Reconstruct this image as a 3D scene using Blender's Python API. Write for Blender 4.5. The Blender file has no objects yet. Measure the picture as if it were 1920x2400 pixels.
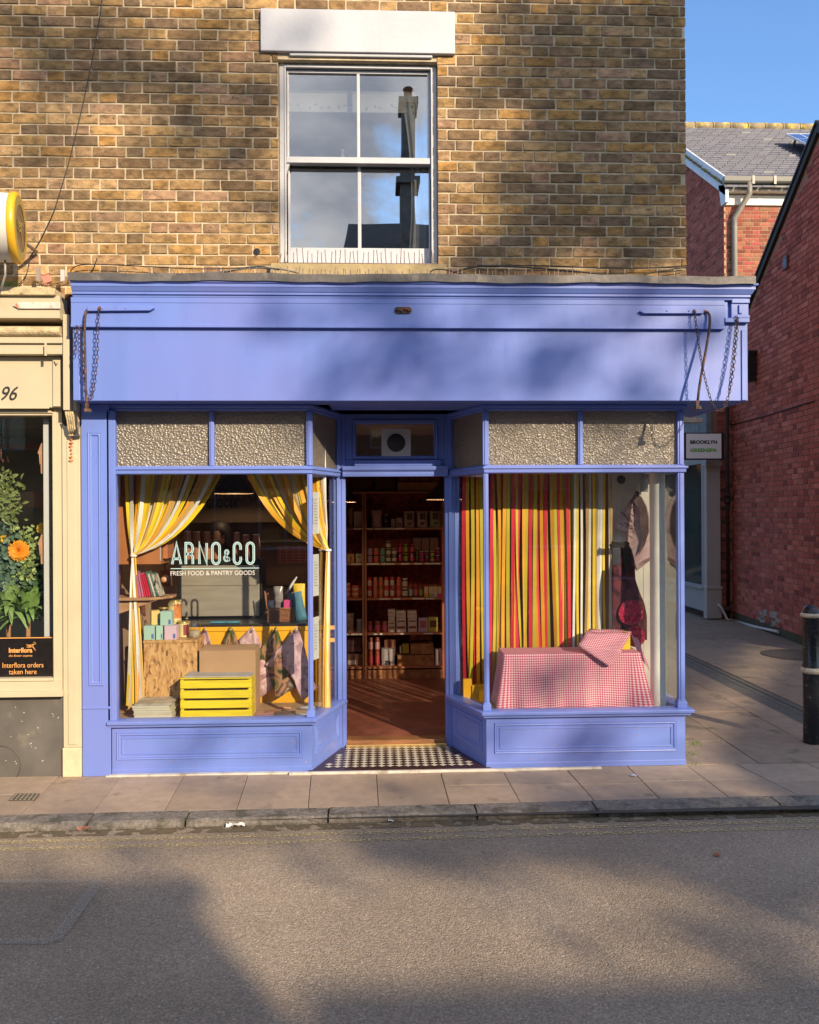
import bpy, math, random
from mathutils import Vector, Matrix
sc = bpy.context.scene
COL = sc.collection
rnd = random.Random(7)
R = math.radians
# ---------------------------------------------------------------- camera
F = 1917.0
YAW, ROLL = 0.0384, 0.0052
CAM = Vector((0, -5.68, 1.8))
fw = Vector((math.sin(YAW), math.cos(YAW), 0)); r0 = Vector((math.cos(YAW), -math.sin(YAW), 0)); u0 = Vector((0, 0, 1))
rt = r0*math.cos(ROLL) - u0*math.sin(ROLL); up = u0*math.cos(ROLL) + r0*math.sin(ROLL)
def ray(px, py): return fw + rt*((px-960)/F) + up*((1200-py)/F)
def PY(px, py, Y):
    d = ray(px, py); return CAM + d*((Y-CAM.y)/d.y)
def PZ(px, py, Z=0.0):
    d = ray(px, py); return CAM + d*((Z-CAM.z)/d.z)
def PX(px, py, X):
    d = ray(px, py); return CAM + d*((X-CAM.x)/d.x)
def XX(px, Y, py=1200): return PY(px, py, Y).x
def ZZ(py, Y, px=960): return PY(px, py, Y).z
cam = bpy.data.cameras.new('camera'); co = bpy.data.objects.new('camera', cam); COL.objects.link(co)
M3 = Matrix((rt, up, -fw)).transposed().to_4x4(); M3.translation = CAM; co.matrix_world = M3
cam.sensor_fit = 'HORIZONTAL'; cam.sensor_width = 36; cam.lens = 36*F/1920; cam.clip_end = 400; cam.clip_start = .05
sc.camera = co
# ---------------------------------------------------------------- lighting
S = Vector((-.63, 1, -.52))
EL = math.atan2(.52, math.hypot(.63, 1))
sun = bpy.data.lights.new('sun', 'SUN'); so = bpy.data.objects.new('sun', sun); COL.objects.link(so)
sun.energy = 5.0; sun.angle = R(.55); sun.color = (1.0, .81, .57)
so.rotation_euler = S.to_track_quat('-Z', 'Y').to_euler()
so.location = (12, -20, 14)
W = bpy.data.worlds.new('World'); sc.world = W; W.use_nodes = True
nt = W.node_tree; nt.nodes.clear()
def wn(t, **k):
    n = nt.nodes.new(t)
    for a, b in k.items(): setattr(n, a, b)
    return n
sky = wn('ShaderNodeTexSky', sky_type='NISHITA', sun_disc=False)
sky.sun_elevation = EL; sky.sun_rotation = math.atan2(.63, -1)
sky.air_density = 1.25; sky.dust_density = .8; sky.ozone_density = 2.4
tc = wn('ShaderNodeTexCoord'); sep = wn('ShaderNodeSeparateXYZ'); nt.links.new(tc.outputs['Generated'], sep.inputs[0])
cn = wn('ShaderNodeTexNoise'); cn.inputs['Scale'].default_value = 4.2; cn.inputs['Detail'].default_value = 9; cn.inputs['Roughness'].default_value = .62; cn.inputs['Distortion'].default_value = .35
mp = wn('ShaderNodeMapping'); mp.inputs['Scale'].default_value = (1, 1, 1.7); mp.inputs['Location'].default_value = (3.3, 1.2, 1.05)
nt.links.new(tc.outputs['Generated'], mp.inputs[0]); nt.links.new(mp.outputs[0], cn.inputs['Vector'])
cr = wn('ShaderNodeMapRange'); cr.inputs[1].default_value = .44; cr.inputs[2].default_value = .53
nt.links.new(cn.outputs['Fac'], cr.inputs[0])
ym = wn('ShaderNodeMapRange'); ym.inputs[1].default_value = .25; ym.inputs[2].default_value = -.25
nt.links.new(sep.outputs[1], ym.inputs[0])
mm = wn('ShaderNodeMath', operation='MULTIPLY'); nt.links.new(cr.outputs[0], mm.inputs[0]); nt.links.new(ym.outputs[0], mm.inputs[1])
cn2 = wn('ShaderNodeTexNoise'); cn2.inputs['Scale'].default_value = 6; cn2.inputs['Detail'].default_value = 6
nt.links.new(mp.outputs[0], cn2.inputs['Vector'])
cramp = wn('ShaderNodeValToRGB'); cramp.color_ramp.elements[0].position = .35; cramp.color_ramp.elements[0].color = (3.0, 3.3, 4.0, 1)
cramp.color_ramp.elements[1].position = .65; cramp.color_ramp.elements[1].color = (7.6, 7.6, 7.8, 1)
nt.links.new(cn2.outputs['Fac'], cramp.inputs[0])
mx = wn('ShaderNodeMix', data_type='RGBA'); nt.links.new(mm.outputs[0], mx.inputs[0]); tint = wn('ShaderNodeVectorMath', operation='MULTIPLY'); tint.inputs[1].default_value = (1.05, 1.32, 1.68); nt.links.new(sky.outputs[0], tint.inputs[0]); nt.links.new(tint.outputs[0], mx.inputs[6]); nt.links.new(cramp.outputs[0], mx.inputs[7])
bg = wn('ShaderNodeBackground'); bg.inputs[1].default_value = .115
out = wn('ShaderNodeOutputWorld'); nt.links.new(mx.outputs[2], bg.inputs[0]); nt.links.new(bg.outputs[0], out.inputs[0])
sc.view_settings.view_transform = 'Standard'; sc.view_settings.look = 'None'; sc.view_settings.exposure = 0.50; sc.view_settings.gamma = 1
sc.cycles.max_bounces = 10; sc.cycles.transparent_max_bounces = 24; sc.cycles.caustics_reflective = False; sc.cycles.caustics_refractive = False
sc.cycles.diffuse_bounces = 6; sc.cycles.glossy_bounces = 4; sc.cycles.sample_clamp_indirect = 6

# ---------------------------------------------------------------- materials
MATS = {}
def mat(name, col=(.5, .5, .5), rough=.6, vary=.12, scale=8, bump=.0, bscale=60, metal=0, attr=False, spec=.5, dirt=None, dscale=3, dthr=.55, coat=0, stretch=(1, 1, 1), emit=None, detail=5, bdist=.01, grime=None, gum=None):
    if name in MATS: return MATS[name]
    m = bpy.data.materials.new(name); m.use_nodes = True; t = m.node_tree; N = t.nodes; L = t.links; N.clear()
    o = N.new('ShaderNodeOutputMaterial'); b = N.new('ShaderNodeBsdfPrincipled'); L.new(b.outputs[0], o.inputs[0])
    b.inputs['Roughness'].default_value = rough; b.inputs['Metallic'].default_value = metal; b.inputs['Specular IOR Level'].default_value = spec
    if coat: b.inputs['Coat Weight'].default_value = coat; b.inputs['Coat Roughness'].default_value = .15
    c = N.new('ShaderNodeTexCoord'); mpn = N.new('ShaderNodeMapping'); mpn.inputs['Scale'].default_value = stretch
    L.new(c.outputs['Object'], mpn.inputs[0])
    n = N.new('ShaderNodeTexNoise'); n.inputs['Scale'].default_value = scale; n.inputs['Detail'].default_value = detail; L.new(mpn.outputs[0], n.inputs['Vector'])
    r = N.new('ShaderNodeMapRange'); r.inputs[1].default_value = .3; r.inputs[2].default_value = .7; r.inputs[3].default_value = 1-vary; r.inputs[4].default_value = 1+vary
    L.new(n.outputs['Fac'], r.inputs[0])
    mu = N.new('ShaderNodeVectorMath'); mu.operation = 'SCALE'; L.new(r.outputs[0], mu.inputs[3])
    if attr:
        a = N.new('ShaderNodeAttribute'); a.attribute_name = 'Col'; L.new(a.outputs['Color'], mu.inputs[0])
    else: mu.inputs[0].default_value = col
    last = mu.outputs[0]
    if dirt:
        n2 = N.new('ShaderNodeTexNoise'); n2.inputs['Scale'].default_value = dscale; n2.inputs['Detail'].default_value = 8; n2.inputs['Roughness'].default_value = .65; L.new(mpn.outputs[0], n2.inputs['Vector'])
        r2 = N.new('ShaderNodeMapRange'); r2.inputs[1].default_value = dthr; r2.inputs[2].default_value = dthr+.12; L.new(n2.outputs['Fac'], r2.inputs[0])
        x = N.new('ShaderNodeMix'); x.data_type = 'RGBA'; L.new(r2.outputs[0], x.inputs[0]); L.new(last, x.inputs[6]); x.inputs[7].default_value = (*dirt, 1); last = x.outputs[2]
    if grime:   # (colour, scale, threshold)
        n3 = N.new('ShaderNodeTexNoise'); n3.inputs['Scale'].default_value = grime[1]; n3.inputs['Detail'].default_value = 3; L.new(c.outputs['Object'], n3.inputs['Vector'])
        r3 = N.new('ShaderNodeMapRange'); r3.inputs[1].default_value = grime[2]; r3.inputs[2].default_value = grime[2]+.2; r3.inputs[4].default_value = grime[3]; L.new(n3.outputs['Fac'], r3.inputs[0])
        x = N.new('ShaderNodeMix'); x.data_type = 'RGBA'; L.new(r3.outputs[0], x.inputs[0]); L.new(last, x.inputs[6]); x.inputs[7].default_value = (*grime[0], 1); last = x.outputs[2]
    if gum:
        vg = N.new('ShaderNodeTexVoronoi'); vg.inputs['Scale'].default_value = gum[0]; L.new(c.outputs['Object'], vg.inputs['Vector'])
        rg = N.new('ShaderNodeMapRange'); rg.inputs[1].default_value = gum[1]*1.3; rg.inputs[2].default_value = gum[1]; L.new(vg.outputs['Distance'], rg.inputs[0])
        x = N.new('ShaderNodeMix'); x.data_type = 'RGBA'; L.new(rg.outputs[0], x.inputs[0]); L.new(last, x.inputs[6]); x.inputs[7].default_value = (*gum[2], 1); last = x.outputs[2]
    L.new(last, b.inputs['Base Color'])
    if emit: b.inputs['Emission Color'].default_value = (*emit[:3], 1); b.inputs['Emission Strength'].default_value = emit[3]
    if bump:
        n4 = N.new('ShaderNodeTexNoise'); n4.inputs['Scale'].default_value = bscale; n4.inputs['Detail'].default_value = 4; L.new(mpn.outputs[0], n4.inputs['Vector'])
        bp = N.new('ShaderNodeBump'); bp.inputs['Strength'].default_value = bump; bp.inputs['Distance'].default_value = bdist; L.new(n4.outputs['Fac'], bp.inputs['Height']); L.new(bp.outputs[0], b.inputs['Normal'])
    MATS[name] = m; return m
def glass(name, refl=.06, ior=1.5, tint=(.97, .98, .97), bump=0, bscale=2):
    if name in MATS: return MATS[name]
    m = bpy.data.materials.new(name); m.use_nodes = True; N = m.node_tree.nodes; L = m.node_tree.links; N.clear()
    o = N.new('ShaderNodeOutputMaterial'); tr = N.new('ShaderNodeBsdfTransparent'); tr.inputs[0].default_value = (*tint, 1)
    g = N.new('ShaderNodeBsdfGlossy'); g.inputs['Roughness'].default_value = .0
    fr = N.new('ShaderNodeFresnel'); ge = N.new('ShaderNodeNewGeometry'); io = N.new('ShaderNodeMapRange'); io.inputs[3].default_value = ior; io.inputs[4].default_value = 1/ior; L.new(ge.outputs['Backfacing'], io.inputs[0]); L.new(io.outputs[0], fr.inputs[0])
    ad = N.new('ShaderNodeMath'); ad.operation = 'ADD'; ad.use_clamp = True; L.new(fr.outputs[0], ad.inputs[0]); ad.inputs[1].default_value = refl
    mxs = N.new('ShaderNodeMixShader'); L.new(ad.outputs[0], mxs.inputs[0]); L.new(tr.outputs[0], mxs.inputs[1]); L.new(g.outputs[0], mxs.inputs[2]); L.new(mxs.outputs[0], o.inputs[0])
    if bump:
        c = N.new('ShaderNodeTexCoord'); n = N.new('ShaderNodeTexNoise'); n.inputs['Scale'].default_value = bscale; n.inputs['Detail'].default_value = 1; L.new(c.outputs['Object'], n.inputs['Vector'])
        bp = N.new('ShaderNodeBump'); bp.inputs['Strength'].default_value = bump; bp.inputs['Distance'].default_value = .01; L.new(n.outputs['Fac'], bp.inputs['Height']); L.new(bp.outputs[0], g.inputs['Normal'])
    MATS[name] = m; return m
def hammered():
    m = bpy.data.materials.new('hammered_glass'); m.use_nodes = True; N = m.node_tree.nodes; L = m.node_tree.links; N.clear()
    o = N.new('ShaderNodeOutputMaterial'); c = N.new('ShaderNodeTexCoord')
    v = N.new('ShaderNodeTexVoronoi'); v.inputs['Scale'].default_value = 66; v.feature = 'F1'; L.new(c.outputs['Object'], v.inputs['Vector'])
    bp = N.new('ShaderNodeBump'); bp.inputs['Strength'].default_value = .7; bp.inputs['Distance'].default_value = .0042; L.new(v.outputs['Distance'], bp.inputs['Height'])
    rf = N.new('ShaderNodeBsdfRefraction'); rf.inputs['Color'].default_value = (.95, .88, .78, 1); rf.inputs['Roughness'].default_value = .14; rf.inputs['IOR'].default_value = 1.30
    tl = N.new('ShaderNodeBsdfTranslucent'); tl.inputs[0].default_value = (.78, .70, .60, 1)
    df = N.new('ShaderNodeBsdfDiffuse'); df.inputs[0].default_value = (.68, .62, .54, 1)
    gl = N.new('ShaderNodeBsdfGlossy'); gl.inputs['Roughness'].default_value = .36; gl.inputs[0].default_value = (1, .96, .9, 1)
    bp2 = N.new('ShaderNodeBump'); bp2.inputs['Strength'].default_value = 1; bp2.inputs['Distance'].default_value = .009; L.new(v.outputs['Distance'], bp2.inputs['Height']); L.new(bp2.outputs[0], gl.inputs['Normal']); L.new(bp2.outputs[0], df.inputs['Normal']); L.new(bp.outputs[0], rf.inputs['Normal'])
    def mix(a, b, f):
        x = N.new('ShaderNodeMixShader'); x.inputs[0].default_value = f; L.new(a.outputs[0], x.inputs[1]); L.new(b.outputs[0], x.inputs[2]); return x
    x = mix(mix(mix(rf, tl, .26), df, .20), gl, .07); L.new(x.outputs[0], o.inputs[0]); MATS['hammered_glass'] = m; return m
hammered()
def plaster(): return mat('white_plaster', (.8, .78, .74), .6, .03, 5, .05, 40)
BLUE = mat('blue_paint', (.145, .22, .60), .42, .06, 5, .22, 16, coat=.10, grime=((.18, .21, .56), 1.3, .45, .5), bdist=.004, dirt=(.125, .185, .56), dscale=14, dthr=.60, stretch=(1, 1, .14))
CREAM = mat('cream_paint', (.52, .45, .31), .5, .05, 4, .12, 30, dirt=(.45, .36, .2), dscale=5, dthr=.66, bdist=.005)
WHITE = mat('white_paint', (.49, .50, .54), .5, .06, 4, .12, 30, dirt=(.50, .49, .50), dscale=7, dthr=.64)
LEAD = mat('lead_flashing', (.13, .12, .115), .5, .25, 9, .2, 30, metal=.3, dirt=(.24, .21, .18), dscale=6)
IRON = mat('rusty_iron', (.045, .03, .025), .6, .3, 30, .4, 90, metal=.3, dirt=(.17, .06, .03), dscale=25, dthr=.5)
BLACK = mat('black_plastic', (.012, .012, .013), .4, .1)
STONE = mat('sill_stone', (.36, .28, .15), .85, .2, 12, .4, 60)
GLASS = glass('shop_glass', .03, bump=.06, bscale=1.4)
GLASSUP = glass('sash_glass', .42, bump=.10, bscale=1.6)
OSB = None
def osb():
    m = bpy.data.materials.new('osb_board'); m.use_nodes = True; N = m.node_tree.nodes; L = m.node_tree.links
    b = N['Principled BSDF']; b.inputs['Roughness'].default_value = .65
    c = N.new('ShaderNodeTexCoord'); n0 = N.new('ShaderNodeTexNoise'); n0.inputs['Scale'].default_value = 9; L.new(c.outputs['Object'], n0.inputs['Vector'])
    ad = N.new('ShaderNodeVectorMath'); ad.operation = 'MULTIPLY_ADD'; L.new(n0.outputs['Color'], ad.inputs[0]); ad.inputs[1].default_value = (.07, .07, .07); L.new(c.outputs['Object'], ad.inputs[2])
    outs = []
    for rz, sd in ((.6, 0), (-.75, 3)):
        mp2 = N.new('ShaderNodeMapping'); mp2.inputs['Rotation'].default_value = (0, rz, 0); mp2.inputs['Location'].default_value = (sd, 0, 0); mp2.inputs['Scale'].default_value = (2.6, 1, .9); L.new(ad.outputs[0], mp2.inputs[0])
        v = N.new('ShaderNodeTexVoronoi'); v.inputs['Scale'].default_value = 27; L.new(mp2.outputs[0], v.inputs['Vector']); s = N.new('ShaderNodeSeparateColor'); L.new(v.outputs['Color'], s.inputs[0]); outs.append(s)
    s = N.new('ShaderNodeMath'); s.operation = 'MULTIPLY_ADD'; s.inputs[1].default_value = .6; h_ = N.new('ShaderNodeMath'); h_.operation = 'MULTIPLY'; h_.inputs[1].default_value = .45; L.new(outs[1].outputs[1], h_.inputs[0]); L.new(outs[0].outputs[0], s.inputs[0]); L.new(h_.outputs[0], s.inputs[2])
    r = N.new('ShaderNodeValToRGB'); e = r.color_ramp.elements; e[0].color = (.30, .13, .04, 1); e[1].color = (.66, .42, .18, 1); e.new(.4).color = (.50, .27, .10, 1); e.new(.08).color = (.16, .07, .03, 1)
    L.new(s.outputs[0], r.inputs[0]); L.new(r.outputs[0], b.inputs['Base Color'])
    MATS['osb_board'] = m; return m
OSB = osb()
def gingham():
    m = bpy.data.materials.new('gingham_cloth'); m.use_nodes = True; N = m.node_tree.nodes; L = m.node_tree.links
    b = N['Principled BSDF']; b.inputs['Roughness'].default_value = .9; b.inputs['Specular IOR Level'].default_value = .1
    u = N.new('ShaderNodeUVMap'); s = N.new('ShaderNodeSeparateXYZ'); L.new(u.outputs[0], s.inputs[0])
    o = []
    for i in (0, 1):
        a = N.new('ShaderNodeMath'); a.operation = 'MULTIPLY'; L.new(s.outputs[i], a.inputs[0]); a.inputs[1].default_value = 1/.0165
        f = N.new('ShaderNodeMath'); f.operation = 'FRACT'; L.new(a.outputs[0], f.inputs[0])
        g = N.new('ShaderNodeMath'); g.operation = 'GREATER_THAN'; L.new(f.outputs[0], g.inputs[0]); g.inputs[1].default_value = .5; o.append(g)
    ad = N.new('ShaderNodeMath'); ad.operation = 'ADD'; L.new(o[0].outputs[0], ad.inputs[0]); L.new(o[1].outputs[0], ad.inputs[1])
    h = N.new('ShaderNodeMath'); h.operation = 'MULTIPLY'; L.new(ad.outputs[0], h.inputs[0]); h.inputs[1].default_value = .5
    r = N.new('ShaderNodeValToRGB'); e = r.color_ramp.elements; e[0].color = (.80, .62, .65, 1); e[1].color = (.50, .04, .12, 1); e.new(.5).color = (.62, .24, .33, 1)
    L.new(h.outputs[0], r.inputs[0]); L.new(r.outputs[0], b.inputs['Base Color']); MATS['gingham_cloth'] = m; return m
gingham()
def printed(name, cols, scale=6, seed=0):
    """abstract printed cloth"""
    m = bpy.data.materials.new(name); m.use_nodes = True; N = m.node_tree.nodes; L = m.node_tree.links
    b = N['Principled BSDF']; b.inputs['Roughness'].default_value = .8; b.inputs['Specular IOR Level'].default_value = .15
    c = N.new('ShaderNodeTexCoord'); mp2 = N.new('ShaderNodeMapping'); mp2.inputs['Location'].default_value = (seed*3.1, seed*1.7, seed); L.new(c.outputs['Object'], mp2.inputs[0])
    n = N.new('ShaderNodeTexNoise'); n.inputs['Scale'].default_value = scale; n.inputs['Detail'].default_value = 5; n.inputs['Roughness'].default_value = .55; n.inputs['Distortion'].default_value = 1.6; L.new(mp2.outputs[0], n.inputs['Vector'])
    r = N.new('ShaderNodeValToRGB'); e = r.color_ramp.elements
    k = len(cols); e[0].position = .3; e[0].color = (*cols[0], 1); e[1].position = .7; e[1].color = (*cols[-1], 1)
    for i in range(1, k-1): e.new(.3+.4*i/(k-1)).color = (*cols[i], 1)
    L.new(n.outputs['Fac'], r.inputs[0]); L.new(r.outputs[0], b.inputs['Base Color']); MATS[name] = m; return m
# ---------------------------------------------------------------- mesh builder
class MB:
    def __init__(s): s.v = []; s.f = []; s.c = []; s.m = []; s.uv = {}; s.col = (1, 1, 1); s.mi = 0; s.sm = []
    def add(s, vs, fs, smooth=False):
        n = len(s.v); s.v += [Vector(p) for p in vs]
        for f in fs: s.f.append([n+i for i in f]); s.c.append(s.col); s.m.append(s.mi); s.sm.append(smooth)
    def box(s, x0, x1, y0, y1, z0, z1):
        s.add([(x0, y0, z0), (x1, y0, z0), (x1, y1, z0), (x0, y1, z0), (x0, y0, z1), (x1, y0, z1), (x1, y1, z1), (x0, y1, z1)],
              [(3, 2, 1, 0), (4, 5, 6, 7), (0, 1, 5, 4), (1, 2, 6, 5), (2, 3, 7, 6), (3, 0, 4, 7)])
    def obox(s, c, sx, sy, sz, rz=0, rx=0, ry=0):
        n = len(s.v); s.box(-sx/2, sx/2, -sy/2, sy/2, -sz/2, sz/2)
        from mathutils import Euler
        M = Euler((rx, ry, rz)).to_matrix()
        for i in range(n, len(s.v)): s.v[i] = M @ s.v[i] + Vector(c)
    def prism(s, pts, n):
        """polygon (3d pts) extruded by vector n"""
        n = Vector(n); k = len(pts); a = [Vector(p) for p in pts]; vs = a+[p+n for p in a]
        nn = Vector((0, 0, 0))
        for i in range(k): nn += a[i].cross(a[(i+1) % k])
        fs = [tuple(range(k)), tuple(range(2*k-1, k-1, -1))]+[(i, i+k, (i+1) % k+k, (i+1) % k) for i in range(k)]
        if nn.dot(n) > 0: fs = [tuple(reversed(f)) for f in fs]
        s.add(vs, fs)
    def tube(s, pts, r, n=8, cap=True, radii=None):
        pts = [Vector(p) for p in pts]; k = len(pts); vs = []; prev = None
        for i, p in enumerate(pts):
            t = (pts[min(i+1, k-1)]-pts[max(i-1, 0)]).normalized()
            a = prev if prev else (Vector((0, 0, 1)) if abs(t.z) < .9 else Vector((1, 0, 0)))
            b = t.cross(a).normalized(); a = b.cross(t).normalized(); prev = a
            rr = radii[i] if radii else r
            vs += [p+(a*math.cos(2*math.pi*j/n)+b*math.sin(2*math.pi*j/n))*rr for j in range(n)]
        fs = []
        for i in range(k-1):
            for j in range(n): fs.append((i*n+j, i*n+(j+1) % n, (i+1)*n+(j+1) % n, (i+1)*n+j))
        s.add(vs, fs, True)
        if cap:
            m = len(s.v)-len(vs); s.f.append([m+j for j in reversed(range(n))]); s.f.append([m+(k-1)*n+j for j in range(n)])
            for _ in (0, 1): s.c.append(s.col); s.m.append(s.mi); s.sm.append(False)
    def lathe(s, c, prof, n=24, axis='Z', smooth=True):
        c = Vector(c); vs = []
        for r, h in prof:
            for j in range(n):
                a = 2*math.pi*j/n; x, y = r*math.cos(a), r*math.sin(a)
                vs.append(c+Vector((x, y, h) if axis == 'Z' else (h, x, y) if axis == 'X' else (x, h, -y)))
        fs = []
        for i in range(len(prof)-1):
            for j in range(n): fs.append((i*n+j, i*n+(j+1) % n, (i+1)*n+(j+1) % n, (i+1)*n+j))
        s.add(vs, fs, smooth)
    def sweep(s, path, prof):
        """prof: closed polygon of (d outward, z); path: plan polyline"""
        P = [Vector(p).to_2d() for p in path]; k = len(P); rows = []
        for i in range(k):
            ns = []
            if i > 0: d = (P[i]-P[i-1]).normalized(); ns.append(Vector((d.y, -d.x)))
            if i < k-1: d = (P[i+1]-P[i]).normalized(); ns.append(Vector((d.y, -d.x)))
            n = (sum(ns, Vector((0, 0)))).normalized(); n = n/max(.3, n.dot(ns[0]))
            rows.append([(P[i].x+n.x*d, P[i].y+n.y*d, z) for d, z in prof])
        m = len(prof); vs = [p for r in rows for p in r]; fs = []
        area = sum(prof[j][0]*prof[(j+1) % m][1]-prof[(j+1) % m][0]*prof[j][1] for j in range(m))
        for i in range(k-1):
            for j in range(m):
                q = (i*m+j, i*m+(j+1) % m, (i+1)*m+(j+1) % m, (i+1)*m+j); fs.append(q if area < 0 else q[::-1])
        e0 = tuple(range(m)); e1 = tuple((k-1)*m+j for j in range(m))
        fs += [e0[::-1], e1] if area < 0 else [e0, e1[::-1]]
        s.add(vs, fs)
    def ring(s, o, u, v, n, u0, u1, v0, v1, w, h, steps=((0, 0), (.15, 1), (.5, .6), (.7, 1), (1, 0))):
        """picture-frame moulding on a plane; w width, h height"""
        o, u, v, n = map(Vector, (o, u, v, n)); vs = []; fs = []
        for f, g in steps:
            a = w*f
            for (x, y) in ((u0+a, v0+a), (u1-a, v0+a), (u1-a, v1-a), (u0+a, v1-a)): vs.append(o+u*x+v*y+n*(h*g+.0005))
        for i in range(len(steps)-1):
            for j in range(4): fs.append((i*4+j, i*4+(j+1) % 4, i*4+4+(j+1) % 4, i*4+4+j))
        s.add(vs, fs)
    def build(s, name, mats, parent=None, bev=0, solid=0, sub=0, autoflip=False):
        if not isinstance(mats, (list, tuple)): mats = [mats]
        off = Vector((0, 0, 0))
        if parent is not None:
            p = parent
            while p: off += p.location; p = p.parent
        elif s.v:
            xs = [p.x for p in s.v]; ys = [p.y for p in s.v]; zs = [p.z for p in s.v]
            off = Vector(((min(xs)+max(xs))/2, (min(ys)+max(ys))/2, min(zs)))
        me = bpy.data.meshes.new(name); me.from_pydata([p-off for p in s.v], [], s.f)
        for m in mats: me.materials.append(m)
        me.polygons.foreach_set('material_index', s.m); me.polygons.foreach_set('use_smooth', s.sm)
        ca = me.color_attributes.new('Col', 'FLOAT_COLOR', 'CORNER'); buf = []
        for i, f in enumerate(s.f): buf += [*s.c[i], 1]*len(f)
        ca.data.foreach_set('color', buf)
        if s.uv:
            ul = me.uv_layers.new(name='UVMap'); li = 0
            for f in s.f:
                for vi in f: ul.data[li].uv = s.uv.get(vi, (0, 0)); li += 1
        me.update()
        o = bpy.data.objects.new(name, me); COL.objects.link(o)
        if parent is not None: o.parent = parent
        else: o.location = off
        if bev:
            b = o.modifiers.new('bevel', 'BEVEL'); b.width = bev; b.segments = 2; b.limit_method = 'ANGLE'; b.angle_limit = R(40); b.harden_normals = False
        if solid: b = o.modifiers.new('solid', 'SOLIDIFY'); b.thickness = solid
        if sub: b = o.modifiers.new('sub', 'SUBSURF'); b.levels = sub; b.render_levels = sub
        return o
def tag(o, label=None, cat=None, group=None, kind=None):
    if label: o['label'] = label
    if cat: o['category'] = cat
    if group: o['group'] = group
    if kind: o['kind'] = kind
    return o
def thing(name, label, cat, loc=(0, 0, 0), group=None):
    o = bpy.data.objects.new(name, None); COL.objects.link(o); o.location = loc; o.empty_display_size = .1
    return tag(o, label, cat, group)
def text(body, size, o, u, v, name, m, parent, sx=1, shear=0, bold=0, align='LEFT', ext=.0008, wid=None, sp=1):
    """lettering on a plane: o origin, u text direction, v up; wid scales it to a width"""
    c = bpy.data.curves.new(name, 'FONT'); c.body = body; c.size = size; c.extrude = ext; c.shear = shear; c.offset = bold; c.align_x = 'LEFT'; c.resolution_u = 3; c.space_character = sp
    t = bpy.data.objects.new('tmp', c); COL.objects.link(t); dg = bpy.context.evaluated_depsgraph_get(); me = bpy.data.meshes.new_from_object(t.evaluated_get(dg)); bpy.data.objects.remove(t)
    u = Vector(u).normalized(); v = Vector(v).normalized(); n = u.cross(v)
    xs = [p.co.x for p in me.vertices]; w = max(xs)-min(xs); x0 = min(xs)
    k = wid/w if wid else sx
    ax = 0 if align == 'LEFT' else -w*k/2
    off = Vector((0, 0, 0)); p = parent
    while p: off += p.location; p = p.parent
    for q in me.vertices: q.co = Vector(o)+u*((q.co.x-x0)*k+ax)+v*q.co.y+n*(q.co.z+ext)-off
    me.materials.clear(); me.materials.append(m); ob = bpy.data.objects.new(name, me); COL.objects.link(ob); ob.parent = parent; return ob
def pick(cols, j=.12):
    c = rnd.choice(cols); k = 1+rnd.uniform(-j, j); return tuple(max(0, min(1, x*k)) for x in c)
def brickwork(mb, o, u, n, U0, U1, V0, V1, cols, holes=(), L=.215, H=.1025, C=.065, J=.010, bond='flemish', proud=.006, top=None, seed=1, jit=.0012, phase=0):
    """bricks laid on the plane o,u,Z with outward normal n"""
    rr = random.Random(seed); o, u, n = map(Vector, (o, u, n)); z = Vector((0, 0, 1)); row = 0; v = V0
    while v < V1-.02:
        v1 = min(v+C, V1); ivs = [(U0, U1)]
        for (a, b, c, d) in holes:
            if v1 > c+.012 and v < d-.012:
                nv = []
                for (p, q) in ivs:
                    if b <= p or a >= q: nv.append((p, q)); continue
                    if a-p > .02: nv.append((p, a))
                    if q-b > .02: nv.append((b, q))
                ivs = nv
        if bond == 'flemish': pat = [L, H]; ph = 0 if row % 2 == 0 else -(L-H)/2-H-J-.0
        else: pat = [L]; ph = 0 if row % 2 == 0 else -L/2
        start = U0+ph+phase-(.6); x = start; i = 0
        if bond == 'flemish': x = U0-.65+phase+(0 if row % 2 == 0 else (L+H+2*J)/2); x -= 0
        while x < U1:
            w = pat[i % len(pat)]; i += 1; a, b = x, x+w; x = b+J*rr.uniform(.85, 1.15)
            for (p, q) in ivs:
                aa, bb = max(a, p), min(b, q)
                if bb-aa < .025: continue
                if top and min(top(aa), top(bb)) < v1: continue
                jj = lambda: rr.uniform(-jit, jit)
                pr = proud+rr.uniform(-.0022, .0022); e = .0032
                base = [(aa+jj(), v+jj()), (bb+jj(), v+jj()), (bb+jj(), v1+jj()), (aa+jj(), v1+jj())]
                inn = [(base[0][0]+e, base[0][1]+e), (base[1][0]-e, base[1][1]+e), (base[2][0]-e, base[2][1]-e), (base[3][0]+e, base[3][1]-e)]
                vs = [o+u*s+z*t for s, t in base]+[o+u*s+z*t+n*pr*.62 for s, t in base]+[o+u*s+z*t+n*pr for s, t in inn]
                c = rr.choice(cols); k = 1+rr.uniform(-.16, .16); mb.col = tuple(min(1, cc*k) for cc in c)
                fs = [(8, 9, 10, 11)]+[(s0+j, s0+(j+1) % 4, s0+4+(j+1) % 4, s0+4+j) for s0 in (0, 4) for j in range(4)]
                if u.cross(z).dot(n) < 0: fs = [f[::-1] for f in fs]
                mb.add(vs, fs)
        v = v1+J; row += 1
    mb.col = (1, 1, 1)
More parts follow.
